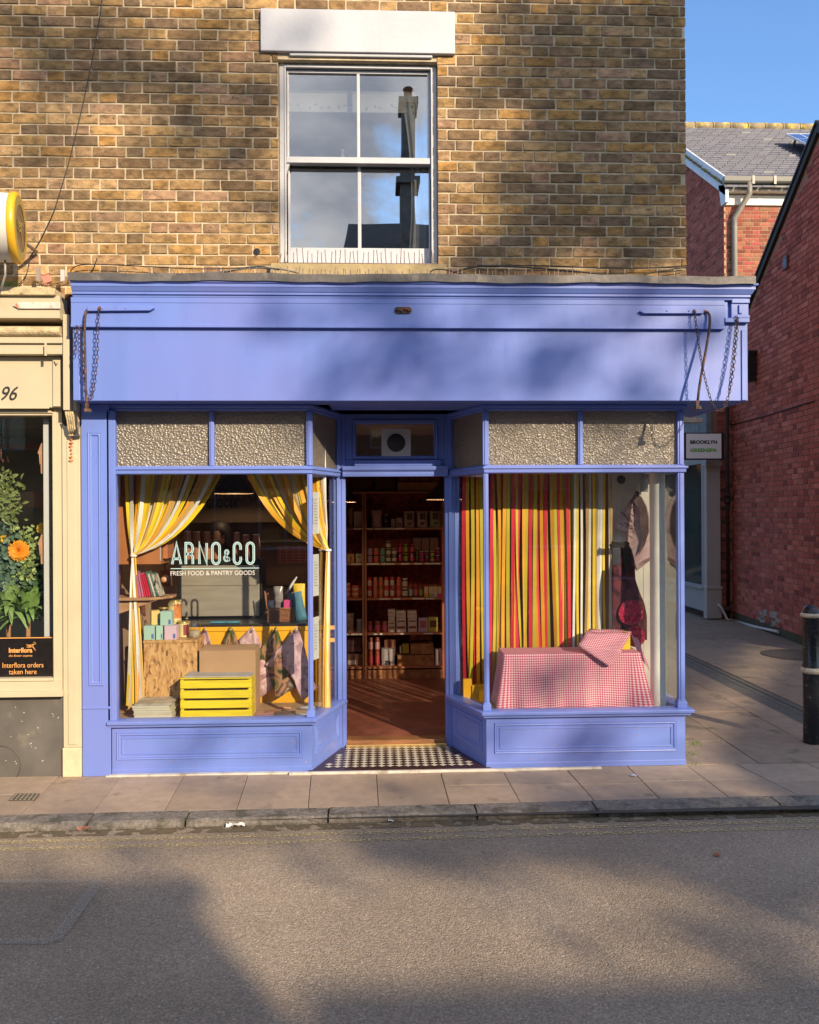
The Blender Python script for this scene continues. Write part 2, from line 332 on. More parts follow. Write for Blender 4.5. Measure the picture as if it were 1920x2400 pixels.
# ================================================================ GROUND
def asphalt():
    m = bpy.data.materials.new('asphalt'); m.use_nodes = True; N = m.node_tree.nodes; L = m.node_tree.links; b = N['Principled BSDF']
    c = N.new('ShaderNodeTexCoord'); v = N.new('ShaderNodeTexVoronoi'); v.inputs['Scale'].default_value = 150; L.new(c.outputs['Object'], v.inputs['Vector'])
    s = N.new('ShaderNodeSeparateColor'); L.new(v.outputs['Color'], s.inputs[0])
    r = N.new('ShaderNodeValToRGB'); e = r.color_ramp.elements; e[0].color = (.215, .168, .125, 1); e[1].color = (.39, .31, .23, 1); e[1].position = .96; e.new(1.0).color = (.50, .42, .33, 1); e.new(.5).color = (.30, .237, .175, 1)
    L.new(s.outputs[0], r.inputs[0])
    n = N.new('ShaderNodeTexNoise'); n.inputs['Scale'].default_value = 1.1; n.inputs['Detail'].default_value = 6; L.new(c.outputs['Object'], n.inputs['Vector'])
    q = N.new('ShaderNodeMapRange'); q.inputs[1].default_value = .3; q.inputs[2].default_value = .7; q.inputs[3].default_value = .78; q.inputs[4].default_value = 1.16; L.new(n.outputs['Fac'], q.inputs[0])
    mu = N.new('ShaderNodeVectorMath'); mu.operation = 'SCALE'; L.new(r.outputs[0], mu.inputs[0]); L.new(q.outputs[0], mu.inputs[3]); L.new(mu.outputs[0], b.inputs['Base Color'])
    b.inputs['Roughness'].default_value = .85; b.inputs['Specular IOR Level'].default_value = .3
    v2 = N.new('ShaderNodeTexVoronoi'); v2.inputs['Scale'].default_value = 135; v2.inputs['Randomness'].default_value = 1; L.new(c.outputs['Object'], v2.inputs['Vector'])
    n2 = N.new('ShaderNodeTexNoise'); n2.inputs['Scale'].default_value = 45; n2.inputs['Detail'].default_value = 3; L.new(c.outputs['Object'], n2.inputs['Vector'])
    ad = N.new('ShaderNodeMath'); ad.operation = 'SUBTRACT'; L.new(n2.outputs['Fac'], ad.inputs[0]); L.new(v2.outputs['Distance'], ad.inputs[1])
    bp = N.new('ShaderNodeBump'); bp.inputs['Strength'].default_value = .8; bp.inputs['Distance'].default_value = .0040; L.new(ad.outputs[0], bp.inputs['Height']); L.new(bp.outputs[0], b.inputs['Normal'])
    MATS['asphalt'] = m; return m
asphalt()
RZ = -.045
m = MB(); m.add([(-60, -60, RZ), (60, -60, RZ), (60, -.5, RZ), (-60, -.5, RZ)], [(0, 1, 2, 3)])
tag(m.build('road', MATS['asphalt']), kind='structure')
m = MB(); m.add([(-150, -150, RZ-.25), (150, -150, RZ-.25), (150, 150, RZ-.25), (-150, 150, RZ-.25)], [(0, 1, 2, 3)])
tag(m.build('ground', mat('earth_ground', (.10, .09, .07), .9, .2, 2)), kind='structure')
def worn(name, col, thr, scale=60):
    mm_ = bpy.data.materials.new(name); mm_.use_nodes = True; N = mm_.node_tree.nodes; L = mm_.node_tree.links; b = N['Principled BSDF']; b.inputs['Base Color'].default_value = (*col, 1); b.inputs['Roughness'].default_value = .8
    c = N.new('ShaderNodeTexCoord'); n = N.new('ShaderNodeTexNoise'); n.inputs['Scale'].default_value = scale; n.inputs['Detail'].default_value = 5; L.new(c.outputs['Object'], n.inputs['Vector'])
    q = N.new('ShaderNodeMapRange'); q.inputs[1].default_value = thr; q.inputs[2].default_value = thr+.1; L.new(n.outputs['Fac'], q.inputs[0]); L.new(q.outputs[0], b.inputs['Alpha']); MATS[name] = mm_; return mm_
def strip(pts, w, z=RZ+.004):
    P = [Vector(p).to_2d() for p in pts]; mb_ = MB()
    for a, b in zip(P, P[1:]):
        d = (b-a).normalized(); n = Vector((-d.y, d.x))*w/2
        mb_.add([(a.x-n.x, a.y-n.y, z), (b.x-n.x, b.y-n.y, z), (b.x+n.x, b.y+n.y, z), (a.x+n.x, a.y+n.y, z)], [(0, 1, 2, 3)])
    return mb_
YL = worn('worn_yellow_line', (.50, .40, .20), .48); WL = worn('worn_white_line', (.36, .32, .27), .45, 150)
def ext(a, b, k): return [a+(a-b)*k, b+(b-a)*k]
for ya, yb in ((1976, 1925), (1993, 1940)):
    a, b = PZ(0, ya, RZ), PZ(1920, yb, RZ); tag(strip(ext(a, b, 1.5), .045).build('road_marking', YL), kind='structure')
for q in ([(-900, 2067), (232, 2067)], [(232, 2067), (128, 2208)], [(128, 2208), (-900, 2212)]):
    a, b = [PZ(x, y, RZ) for x, y in q]; tag(strip([a, b], .045 if q[0][0] != 232 else .06, RZ+(.004 if q[0][0] != 232 else .006)).build('road_marking', WL), kind='structure')
# kerb line
KL, KR = PZ(0, 1912), PZ(1920, 1863)
kd = (KR-KL).normalized(); kn = Vector((kd.y, -kd.x, 0))
def kat(x, off=0):   # point on kerb back edge at X, moved off towards the road
    t = (x-KL.x)/kd.x; return KL+kd*t+kn*off
GRAN = mat('granite_kerb', (.19, .165, .14), .8, .3, 40, .8, 60, dirt=(.09, .08, .06), dscale=9, dthr=.5, bdist=.012)
jx = [(-22, .9), (-8, .9)]
xs = [-30, -12]+[PZ(p, 1915).x for p in (-150, 215, 437)]+[PZ(p, 1900).x for p in (770, 1116, 1402)]+[PZ(1830, 1885).x, 4.6, 7, 10, 30]
m = MB()
for a, b in zip(xs, xs[1:]):
    A, B = kat(a+.006), kat(b-.006); w = .145; z1 = .002+rnd.uniform(-.002, .002)
    prof = [(0, -.12), (0, z1-.0), (w-.02, z1-.002), (w-.004, z1-.014), (w+.004, z1-.03), (w+.006, -.12)]
    k = max(2, int((B-A).length/.05)); k = min(k, 60); pth = [A+(B-A)*i/k for i in range(k+1)]
    n0 = len(m.v); m.sweep([(p.x, p.y) for p in pth], prof)
    for i in range(n0, len(m.v)):
        if (i-n0) % 6 in (2, 3, 4): m.v[i] += kn*rnd.uniform(-.005, .005)+Vector((0, 0, rnd.uniform(-.003, .002)))
tag(m.build('kerb', GRAN), kind='structure')
# gutter dirt strip
tag(strip([kat(-30, .19), kat(30, .19)], .10, RZ+.0035).build('gutter_dirt', worn('gutter_silt', (.13, .10, .06), .42, 14)), kind='structure')
# pavement flags
FLAG = mat('paving_flags', attr=True, rough=.8, vary=.10, scale=14, bump=.25, bscale=120, dirt=(.19, .15, .11), dscale=5, dthr=.60, grime=((.15, .12, .10), .9, .5, .35), gum=(9, .05, (.20, .165, .14)))
def fcol():
    k = rnd.uniform(.9, 1.08); return (.37*k, .275*k, .20*k)
m = MB(); m.col = (.05, .045, .04)
m.add([(-40, -.85, -.012), (40, -.80, -.012), (40, 30, -.012), (-40, 30, -.012)], [(0, 1, 2, 3)])
def flag(poly, z=0):
    c = sum((Vector(p) for p in poly), Vector())/len(poly); vs = []
    for ins, zz in ((0.0025, -.02), (.0025, z-.002), (.006, z)):
        for p in poly:
            d = c-Vector(p); vs.append(Vector(p)+d.normalized()*ins*1.4+Vector((0, 0, zz)))
    k = len(poly); m.col = fcol(); fs = [tuple(2*k+i for i in range(k))]
    for s0 in (0, k): fs += [(s0+i, s0+(i+1) % k, s0+k+(i+1) % k, s0+k+i) for i in range(k)]
    m.add(vs, fs)
J = [(-150, 1835, -330, 1918), (-25, 1832, -170, 1915), (118, 1838, 44, 1912), (272, 1834, 214, 1909), (425, 1829, 384, 1903), (580, 1820, 553, 1901), (729, 1817, 722, 1897), (882, 1812, 887, 1890), (1032, 1808, 1054, 1887), (1178, 1805, 1221, 1883),
     (1328, 1803, 1394, 1876), (1478, 1803, 1545, 1870), (1622, 1802, 1708, 1868), (1735, 1795, 1870, 1862)]
bl = []; bk = []
for (a, b, c, d) in J:
    A, B = PZ(a, b), PZ(c, d); dr = (A-B); ta = (0.03-A.y)/dr.y; bl.append(A+dr*ta)
    # intersect with kerb back line
    t = (-(B-KL).dot(kn))/(dr.dot(kn)); bk.append(B+dr*t)
for i in range(6): bl.insert(0, bl[0]-Vector((.46, 0, 0))); bk.insert(0, bk[0]-kd*.46)
for i in range(12): bl.append(bl[-1]+Vector((.5, 0, 0))); bk.append(bk[-1]+kd*.5)
for i in range(len(bl)-1):
    a, b, c, d = bl[i], bl[i+1], bk[i+1], bk[i]
    split = {7: .5, 15: .52, 16: .55, 18: .5, 6: .55, 19: .6}.get(i, 0 if i < 14 else .5)
    dz = lambda: rnd.uniform(-.002, .0015)
    if split:
        e, f = a+(d-a)*split, b+(c-b)*split
        flag([e, f, b, a], dz()); flag([d, c, f, e], dz())
    else: flag([d, c, b, a], dz())
tag(m.build('pavement', FLAG), kind='structure')
m = MB(); x = 2.1; rr = random.Random(3); ycol = 0
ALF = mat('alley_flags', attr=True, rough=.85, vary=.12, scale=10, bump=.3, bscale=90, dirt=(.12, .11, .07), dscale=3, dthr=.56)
while x < 8:
    w = .6 if not (3.58 < x+.3 < 3.9) else .6
    if abs(x-3.3) < .35: w = 3.56-x
    y = .04 - rr.uniform(0, .0)
    y0 = y; first = True
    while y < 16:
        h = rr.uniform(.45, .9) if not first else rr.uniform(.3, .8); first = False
        flag([(x, y, 0), (x+w, y, 0), (x+w, y+h, 0), (x, y+h, 0)], rr.uniform(-.003, .001)); m.c[-9:] = [tuple(q*(.85 if y < 1.6 else .68 if y < 3.2 else .60) for q in m.c[-1])]*9  # alley shade painted into the flag colour, darker further in
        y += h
    x += w
    if 3.5 < x < 3.6:   # drainage setts: narrow channel
        for g in range(4):
            yy = .04
            while yy < 16:
                h = rr.uniform(.2, .26); flag([(x, yy, 0), (x+.075, yy, 0), (x+.075, yy+h, 0), (x, yy+h, 0)], -.006-.004*(g in (1, 2))); m.c[-9:] = [(.10, .095, .085)]*9; yy += h
            x += .08
for x0, x1 in ((-.47, .76),): pass
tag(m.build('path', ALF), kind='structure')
# ================================================================ BRICK BUILDING
YELLOWS = [(.36, .225, .095), (.33, .205, .09), (.29, .18, .08), (.34, .20, .075), (.25, .155, .075), (.20, .13, .07), (.40, .25, .105), (.30, .19, .10), (.22, .14, .075), (.31, .185, .11), (.33, .205, .125), (.23, .15, .09), (.19, .13, .08), (.37, .205, .07), (.26, .17, .09), (.34, .215, .10), (.31, .19, .085), (.24, .16, .085), (.40, .26, .13)]
def brickmat(name, dirtc, thr, sc_=26):
    m_ = mat(name, attr=True, rough=.9, vary=.42, scale=16, bump=.9, bscale=55, dirt=dirtc, dscale=sc_, dthr=thr, detail=8, bdist=.006, stretch=(1, 1, 1.6), spec=.2, grime=((.09, .075, .05), 1.1, .56, .45))
    return m_
YB = brickmat('yellow_stock_brick', (.13, .09, .055), .565, 17)
MORT = mat('lime_mortar', (.56, .46, .32), .95, .22, 14, .5, 90, spec=.1, grime=((.2, .17, .12), 1.1, .56, .5))
BY = .10; BX1 = PY(1609, 500, BY).x
bld = thing('brick_building', 'yellow stock brick upper storey with one white sash window above the blue shop', 'building', (0, 3, 0))
wx0, wx1 = XX(652, BY, 380), XX(1027, BY, 380); wz0, wz1 = ZZ(622, BY, 840), ZZ(140, BY, 840)
lx0, lx1 = XX(612, BY, 80), XX(1066, BY, 80); lz0, lz1 = ZZ(127, BY, 840), ZZ(28, BY, 840)
m = MB()
brickwork(m, (0, BY+.006, 0), (1, 0, 0), (0, -1, 0), -6.0, BX1, 3.24, 6.9, YELLOWS, holes=[(wx0, wx1, wz0-.09, wz1), (lx0, lx1, lz0-.004, lz1+.004), (wx0-.06, wx1+.06, wz0-.10, wz0)], seed=5, phase=.02, L=.223, H=.109, J=.0128, C=.0625, proud=.0038, jit=.0026)
brickwork(m, (BX1, 0, 0), (0, 1, 0), (1, 0, 0), BY+.02, 5.6, 0, 6.9, YELLOWS, holes=[(-.1, .78, -1, 3.3)], seed=6, J=.0145, C=.0608, proud=.0035)
m.build('brickwork', YB, bld)
m = MB(); Yb = BY+.009; T = .22   # wall core (mortar face)
for x0, x1, z0, z1 in ((-6, wx0, 2.62, 6.9), (wx1, BX1-.003, 2.62, 6.9), (wx0, wx1, 2.62, wz0-.09), (wx0, wx1, wz1, 6.9)): m.box(x0, x1, Yb, Yb+T, z0, z1)
m.box(BX1-.22, BX1-.003, Yb+T, 5.6, 2.62, 6.9); m.box(BX1-.10, BX1-.003, .80, 5.6, 0, 2.62); m.box(-6, BX1-.003, 5.5, 5.6, 0, 6.9); m.box(-6, -5.8, Yb+T, 5.5, 2.62, 6.9)
m.build('wall', MORT, bld)
m = MB(); m.box(-6.1, BX1+.06, BY-.06, .5, 6.9, 7.05); m.box(-6, BX1, .5, 5.6, 6.9, 6.98); m.build('roof', STONE, bld, bev=.006)
m = MB(); m.box(lx0, lx1, BY-.028, Yb-.001, lz0, lz1); m.box(lx0+.20, lx1-.16, BY-.012, BY+.001+.006, lz0-.022, lz0-.0005); m.build('lintel', WHITE, bld, bev=.005)
m = MB(); m.box(wx0-.05, wx1+.05, BY-.06, Yb+.2, wz0-.088, wz0-.004); m.build('sill', STONE, bld, bev=.006)
for a, b, c in ((wx0+.45, wx0+.62, .10), (wx0+.02, wx0+.3, .092), (wx1-.33, wx1-.1, .092)): m = MB(); m.box(a, b, BY-.05, BY, wz0-.16, wz0-c); m.build('stone_corbel', STONE, bld, bev=.01)
# sash window
win = thing('window', None, None); win.parent = bld; win.location = Vector(((wx0+wx1)/2, BY, wz0))-bld.location
del_ = [k for k in win.keys()]
YF = BY+.075
def Wx(px, Y=YF): return XX(px, Y, 380)
def Wz(py, Y=YF): return ZZ(py, Y, 840)
m = MB(); fx0, fx1 = Wx(668), Wx(1014); ft = Wz(160)
m.box(wx0+.004, fx0, YF-.02, YF+.12, wz0, wz1-.001); m.box(fx1, wx1-.004, YF-.02, YF+.12, wz0, wz1-.001); m.box(fx0, fx1, YF-.018, YF+.12, ft, wz1-.002); m.box(fx0, fx1, YF-.02, YF+.12, wz0, wz0+.035)
m.box(fx0, fx0+.012, YF-.028, YF-.002, wz0+.036, ft-.001); m.box(fx1-.012, fx1, YF-.028, YF-.002, wz0+.036, ft-.001); m.box(fx0+.013, fx1-.013, YF-.027, YF-.002, ft-.013, ft)
m.build('frame', WHITE, win, bev=.003)
def sash(name, Y, px0, px1, mx0, mx1, ptop, pbot, ztop, zbot):
    m = MB(); a, b = Wx(px0, Y), Wx(px1, Y); t, bo = Wz(ptop, Y), Wz(pbot, Y)
    m.box(fx0+.013, a, Y, Y+.04, zbot, ztop); m.box(b, fx1-.013, Y, Y+.04, zbot, ztop); m.box(a, b, Y+.001, Y+.039, t, ztop); m.box(a, b, Y-.001, Y+.041, zbot, bo)
    c, d = Wx(mx0, Y), Wx(mx1, Y); m.box(c, d, Y+.004, Y+.036, bo, t)
    s_ = m.build(name, WHITE, win, bev=.003)
    for x0, x1 in ((a, c), (d, b)):
        g = MB(); g.box(x0-.002, x1+.002, Y+.018, Y+.0195, bo-.002, t+.002); g.build('pane', GLASSUP, s_)
sash('upper_sash', YF+.004, 677, 1003, 837, 844, 172, 372, ft-.014, Wz(384))
sash('lower_sash', YF+.052, 679, 1005, 838, 846, 386, 581, Wz(372, YF+.05), wz0+.036)
m = MB(); zz = Wz(378); m.box(fx0+.013, fx1-.013, YF-.012, YF+.003, Wz(384), Wz(370)); m.build('meeting_rail', WHITE, win, bev=.002)
m = MB()
for x in (fx0+.006, fx1-.006):
    s_ = 1 if x > .5 else -1; m = MB(); m.prism([(x-s_*.03, YF+.0, Wz(384)), (x+s_*.008, YF, Wz(384)), (x+s_*.008, YF, Wz(415)), (x-s_*.012, YF, Wz(400))], (0, .03, 0)); m.build('sash_horn', WHITE, win)
# room behind
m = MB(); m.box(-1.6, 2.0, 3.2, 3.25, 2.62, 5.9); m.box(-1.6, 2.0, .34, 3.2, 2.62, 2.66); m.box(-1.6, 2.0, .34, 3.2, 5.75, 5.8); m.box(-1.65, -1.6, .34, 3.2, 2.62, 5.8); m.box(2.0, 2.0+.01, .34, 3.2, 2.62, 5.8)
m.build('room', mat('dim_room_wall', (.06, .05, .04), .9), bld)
BL = mat('roller_blind', (.78, .76, .72), .8, .03)
o = thing('roller_blind', 'short white roller blind with small blue flowers inside the sash window', 'blind', (.0, YF+.13, Wz(242)))
m = MB(); m.box(Wx(672), Wx(1000), YF+.125, YF+.128, Wz(243), Wz(198)); m.build('blind_cloth', BL, o)
m = MB(); m.lathe((Wx(672), YF+.145, Wz(192)), [(0, 0), (.014, 0), (.014, Wx(1000)-Wx(672)), (0, Wx(1000)-Wx(672))], 10, 'X'); m.build('roller', BL, o)
m = MB(); rr = random.Random(4)
for i in range(16):
    x = Wx(700+i*18+rr.uniform(-5, 5)); z = Wz(230+rr.uniform(-5, 5)); m.mi = 0 if rr.random() < .5 else 1
    for k in range(4): m.obox((x+rr.uniform(-.01, .01), YF+.1235, z+rr.uniform(-.008, .008)), .012, .001, .005, 0, 0, rr.uniform(0, 3))
m.build('floral_pattern', [mat('print_blue', (.15, .4, .7)), mat('print_green', (.1, .3, .2))], o)
def drape(name, xs_, Y, z0, z1, mt, amp=.02, fold=9, label=None, parent=None, wtop=None):
    m = MB(); nx, nz = 60, 20
    for j in range(nz+1):
        for i in range(nx+1):
            s = i/nx; q = j/nz; z = z1+(z0-z1)*q
            xa, xb = xs_(q); m.v.append(Vector((xa+(xb-xa)*s, Y+amp*math.sin(s*fold*6.283+q*.8)*(.5+.5*q), z)))
    for j in range(nz):
        for i in range(nx): a = j*(nx+1)+i; m.f.append([a, a+1, a+nx+2, a+nx+1]); m.c.append(m.col); m.m.append(0); m.sm.append(True)
    return m.build(name, mt, parent, solid=.002)
o = drape('curtain', lambda q: (Wx(944)+.05*math.sin(q*3)+.03*q, Wx(1003)), YF+.125, Wz(612), Wz(205), mat('grey_curtain', (.80, .80, .80), .9), .018, 3)
tag(o, 'pale grey curtain hanging inside the white sash window', 'curtain')
# tv aerial-like perfume bottle on the sill
m = MB(); c = PY(803, 370, YF+.16); m.lathe((c.x, c.y, c.z-.02), [(0, 0), (.02, 0), (.022, .02), (.008, .045), (.006, .06), (.011, .062), (.011, .08), (0, .084)], 14)
tag(m.build('glass_ornament', mat('clear_ornament', (.6, .6, .55), .1)), 'small clear bottle with a pale stopper inside the sash window', 'ornament')
o = MB(); p = PY(972, 560, .5); o.lathe((p.x+.02, p.y, p.z-.11), [(0, 0), (.12, 0), (.15, .06), (.15, .12), (.10, .16), (0, .17)], 20)
tag(o.build('cushion', printed('pink_cushion', [(.35, .12, .12), (.1, .03, .04), (.5, .3, .3)], 9)), 'dark pink cushion seen low behind the sash window glass', 'cushion')
# ================================================================ SHOPFRONT
GY = .03; SZL, SZR = .378, .405
TB0, TB1 = 2.067, 2.126; HD = 2.507; SOF = 2.552
LB = [(-1.86, GY), (-.469, GY), (-.287, .57)]; RB = [(.5515, .57), (.751, GY), (2.165, GY), (2.165, .76)]
shop = thing('shopfront', 'bright periwinkle blue wooden shopfront with two bay windows and a recessed doorway', 'shopfront', (.14, .1, 0))
def part(m, name, mt=BLUE, bev=.003, parent=None): return m.build(name, mt, parent or shop, bev=bev)
PX0 = XX(192, 0, 1500); PX1 = XX(258, 0, 1500)
m = MB(); m.box(PX0, PX1, 0, .2, 0, SOF-.002)
for a in (.022, ): pass
o_ = (0, 0, 0)
m.ring((0, 0, 0), (1, 0, 0), (0, 0, 1), (0, -1, 0), PX0+.045, PX1-.045, .62, 2.36, .03, .010)
m.box(PX0-.0, PX1, -.006, 0.0, .462, .478)
part(m, 'pilaster')
# stall risers
def riser(name, path, sz, zb=0):
    m = MB(); m.sweep(path, [(0, zb), (0, sz-.05), (-.05, sz-.05), (-.05, zb)])
    for (a, b) in zip(path, path[1:]):
        A, B = Vector((*a, 0)), Vector((*b, 0)); d = (B-A); ln = d.length; u = d.normalized(); n = Vector((u.y, -u.x, 0))
        e0 = .055 if a != path[0] else .05
        m.ring(A, u, (0, 0, 1), n, e0, ln-.06, .10, sz-.085, .028, .009); m.ring(A, u, (0, 0, 1), n, e0+.035, ln-.095, .135, sz-.12, .014, .006)
    m.sweep(path, [(.004, zb), (.004, .035), (.001, .04), (.001, zb)])
    rs_ = part(m, name)
    m = MB(); r9 = random.Random(int(sz*1000))
    for k in range(16):
        t = r9.random(); x_ = path[1][0]+(path[2 if sz > .39 else 0][0]-path[1][0])*(t**.5 if sz > .39 else t); m.obox((x_, GY-.0008, r9.uniform(.03, sz-.08)), r9.uniform(.004, .010), .0012, r9.uniform(.004, .012), 0, 0, r9.uniform(0, 2))
    m.build('chip_specks', mat('chipped_primer', (.36, .22, .20), .7, .5, 60), rs_)
    m = MB(); m.sweep(path, [(-.002, sz-.0495), (.03, sz-.048), (.034, sz-.03), (.05, sz-.026), (.052, sz-.006), (.03, sz), (-.055, sz), (-.055, sz-.0495)])
    part(m, 'sill')
riser('stall_riser', LB, SZL); riser('stall_riser', RB, SZR)
m = MB(); m.box(PX1, -1.86, .012, .1, 0, SOF-.003); part(m, 'window_surround')
m = MB(); m.box(PX1+.001, -1.858, .002, .0125, 0, SOF-.004); m.box(-1.838, -1.80, .004, .05, SZL, HD); m.box(-1.858, -1.838, -.0, .012, SZL-.0, SOF-.05); part(m, 'architrave')
for path in (LB, RB):
    m = MB(); m.sweep(path, [(-.05, TB0), (0, TB0), (.012, TB0+.006), (.014, TB0+.03), (.024, TB0+.034), (.024, TB0+.046), (.008, TB0+.05), (.004, TB1), (-.05, TB1)]); part(m, 'transom_bar')
    m = MB(); m.sweep(path, [(-.05, HD), (.0, HD), (.006, HD+.01), (.006, HD+.022), (.02, HD+.026), (.02, SOF-.001), (-.05, SOF-.001)]); part(m, 'head_rail')
def post(x, y, w, d, z0, z1, rz=0, base=True, name='post'):
    m = MB(); m.obox((x, y, (z0+z1)/2), w, d, z1-z0, rz); m.obox((x-(d/2+.002)*0, y, (z0+z1)/2), w*.45, d+.012, z1-z0-.002, rz)
    if base: m.obox((x, y, z0+.022), w+.024, d+.016, .044, rz); m.obox((x, y, z0+.05), w+.012, d+.008, .012, rz)
    part(m, name)
for (x, sz) in ((-.474, SZL), (.756, SZR)):
    post(x+(.0 if x < 0 else 0), GY+.012, .034, .04, sz, TB0-.001, .0); post(x, GY+.012, .042, .042, TB1, HD-.001, 0, False)
post(2.142, GY+.018, .045, .045, SZR, TB0-.001); post(2.142, GY+.018, .045, .045, TB1, HD-.001, 0, False)
post(2.145, .735, .04, .05, SZR, HD, 0, False)
m = MB(); m.box(-1.838, -1.80, .004, .05, TB1, HD); 
for pxm, lo in ((496, 0), (1361, 0)):
    x = XX(pxm, GY, 1030); post(x, GY+.014, .034, .034, TB1, HD-.001, 0, False, 'mullion')
# door posts
DY = .57
def dpost(p0, p1, z0=0.0):
    a, b = XX(p0, DY), XX(p1, DY); m = MB(); m.box(a, b, DY-.01, DY+.08, z0, SOF-.002)
    m.box(a+(b-a)*.25, a+(b-a)*.5, DY-.022, DY-.009, z0, SOF-.003); m.box(a+(b-a)*.68, a+(b-a)*.78, DY-.016, DY-.009, z0, SOF-.003); part(m, 'door_post')
    return a, b
dl0, dl1 = dpost(783, 810); dr0, dr1 = dpost(1043, 1076)
m = MB(); hz0, hz1 = 2.07, 2.20; m.box(dl1+.001, dr0-.001, DY, DY+.06, hz0+.01, hz1)
m.sweep([(dl1-.02, DY), (dr0+.02, DY)], [(-.01, hz0), (.05, hz0), (.055, hz0+.02), (.055, hz0+.035), (.075, hz0+.05), (.08, hz0+.075), (.05, hz0+.08), (-.01, hz0+.08)])
m.box(dl1+.07, dr0-.03, DY-.035, DY-.001, hz0+.081, hz1-.005)
part(m, 'door_head')
fa, fb = XX(836, DY), XX(1018, DY); fz0, fz1 = hz1+.002, 2.475
m = MB(); m.box(dl1+.001, fa, DY-.004, DY+.05, fz0, SOF-.002); m.box(fb, dr0-.001, DY-.004, DY+.05, fz0, SOF-.002); m.box(fa, fb, DY-.003, DY+.05, fz1, SOF-.002)
m.ring((0, DY-.004, 0), (1, 0, 0), (0, 0, 1), (0, -1, 0), fa-.03, fb+.03, fz0-.0, fz1+.03, .03, .012); fl = part(m, 'fanlight')
m = MB(); m.box(fa, fb, DY+.02, DY+.024, fz0, fz1); m.build('pane', GLASS, fl)
# panes
HG = MATS['hammered_glass']
def pane(a, b, z0, z1, mt, inset=.024, e0=.016, e1=.016, name='pane'):
    A, B = Vector((*a, 0)), Vector((*b, 0)); u = (B-A).normalized(); n = Vector((-u.y, u.x, 0)); A = A+u*e0+n*inset; B = B-u*e1+n*inset
    m = MB(); m.prism([A+Vector((0, 0, z0)), B+Vector((0, 0, z0)), B+Vector((0, 0, z1)), A+Vector((0, 0, z1))], n*.004)
    return m.build(name, mt, shop)
xm1, xm2 = XX(496, GY, 1030), XX(1361, GY, 1030)
pane((-1.80, GY), (-.469, GY), SZL-.004, TB0+.004, GLASS, e0=-.004); pane(LB[1], LB[2], SZL-.004, TB0+.004, GLASS)
pane(RB[0], RB[1], SZR-.004, TB0+.004, GLASS); pane(RB[1], (2.142, GY), SZR-.004, TB0+.004, GLASS); pane((2.142, GY), (2.142, .73), SZR-.004, TB0+.004, glass('return_glass', .12), .0, .02, .0)
pane((-1.80, GY), (xm1, GY), TB1-.004, HD+.004, HG, e0=-.004, name='textured_pane'); pane((xm1, GY), (-.469, GY), TB1-.004, HD+.004, HG, name='textured_pane'); pane(LB[1], LB[2], TB1-.004, HD+.004, HG, name='textured_pane')
pane(RB[0], RB[1], TB1-.004, HD+.004, HG, name='textured_pane'); pane(RB[1], (xm2, GY), TB1-.004, HD+.004, HG, name='textured_pane'); pane((xm2, GY), (2.142, GY), TB1-.004, HD+.004, HG, name='textured_pane'); pane((2.142, GY), (2.142, .73), TB1-.004, HD+.004, HG, .0, .02, .0, 'textured_pane')
# soffit and fascia
FY = -.20; FX0, FX1 = XX(172, FY, 860), XX(1753, FY, 860)
m = MB(); m.box(FX0+.003, FX1-.003, FY+.003, .80, SOF, SOF+.03); part(m, 'soffit')
fzt = ZZ(668, FY); brd = ZZ(768, FY-.04); cz = ZZ(699, FY-.04)
m = MB(); m.box(FX0, FX1, FY, FY+.03, SOF-.006, fzt); m.box(FX1-.03, FX1, FY+.031, .80, SOF-.006, fzt); m.box(FX0, FX0+.02, FY+.031, .09, SOF-.006, fzt)
m.box(FX0+.0, FX0+.045, FY-.006, FY+.001, SOF-.004, brd-.01); m.box(FX1-.045, FX1-.012, FY-.010, FY+.001, SOF-.004, brd-.0); part(m, 'fascia')
bx1 = XX(1700, FY-.04, 730)
m = MB(); m.box(FX0-.004, bx1, FY-.028, FY-.001, brd, cz); m.box(FX0-.004, bx1, FY-.033, FY-.027, brd, brd+.022); m.box(FX0-.004, bx1, FY-.031, FY-.027, cz-.035, cz); part(m, 'blind_box')
m = MB(); a, b = XX(1714, FY-.02, 730), FX1-.003; z = ZZ(755, FY)
m.box(a, b, FY-.024, FY-.001, z+.04, cz+.012); m.box(bx1+.003, b+.003, FY-.034, FY-.001, z, z+.03); m.box(a-.003, b+.006, FY-.03, FY-.0, z+.031, z+.05); m.box(bx1+.004, bx1+.03, FY-.012, FY-.001, z+.031, cz)
m.box((a+b)/2-.012, (a+b)/2+.012, FY-.036, FY-.02, z+.06, cz-.03); m.box(a, b+.004, FY-.035, FY-.003, cz-.02, cz+.01)
part(m, 'end_bracket')
m = MB(); cpath = [(FX0+.01, FY), (FX1-.045, FY), (FX1-.045, .75)]
m.sweep(cpath, [(0, cz+.001), (.032, cz+.001), (.034, cz+.014), (.046, cz+.018), (.046, cz+.032), (.052, cz+.036), (.066, cz+.06), (.07, cz+.064), (.07, cz+.082), (.082, cz+.088), (.084, fzt+.002), (0, fzt+.002)])
part(m, 'cornice', bev=0)
m = MB()
m.box(FX0, FX1, FY, .09, fzt-.01, fzt+.002); m.box(BX1+.01, FX1, .09, .78, fzt-.01, fzt+.002); part(m, 'top_board')
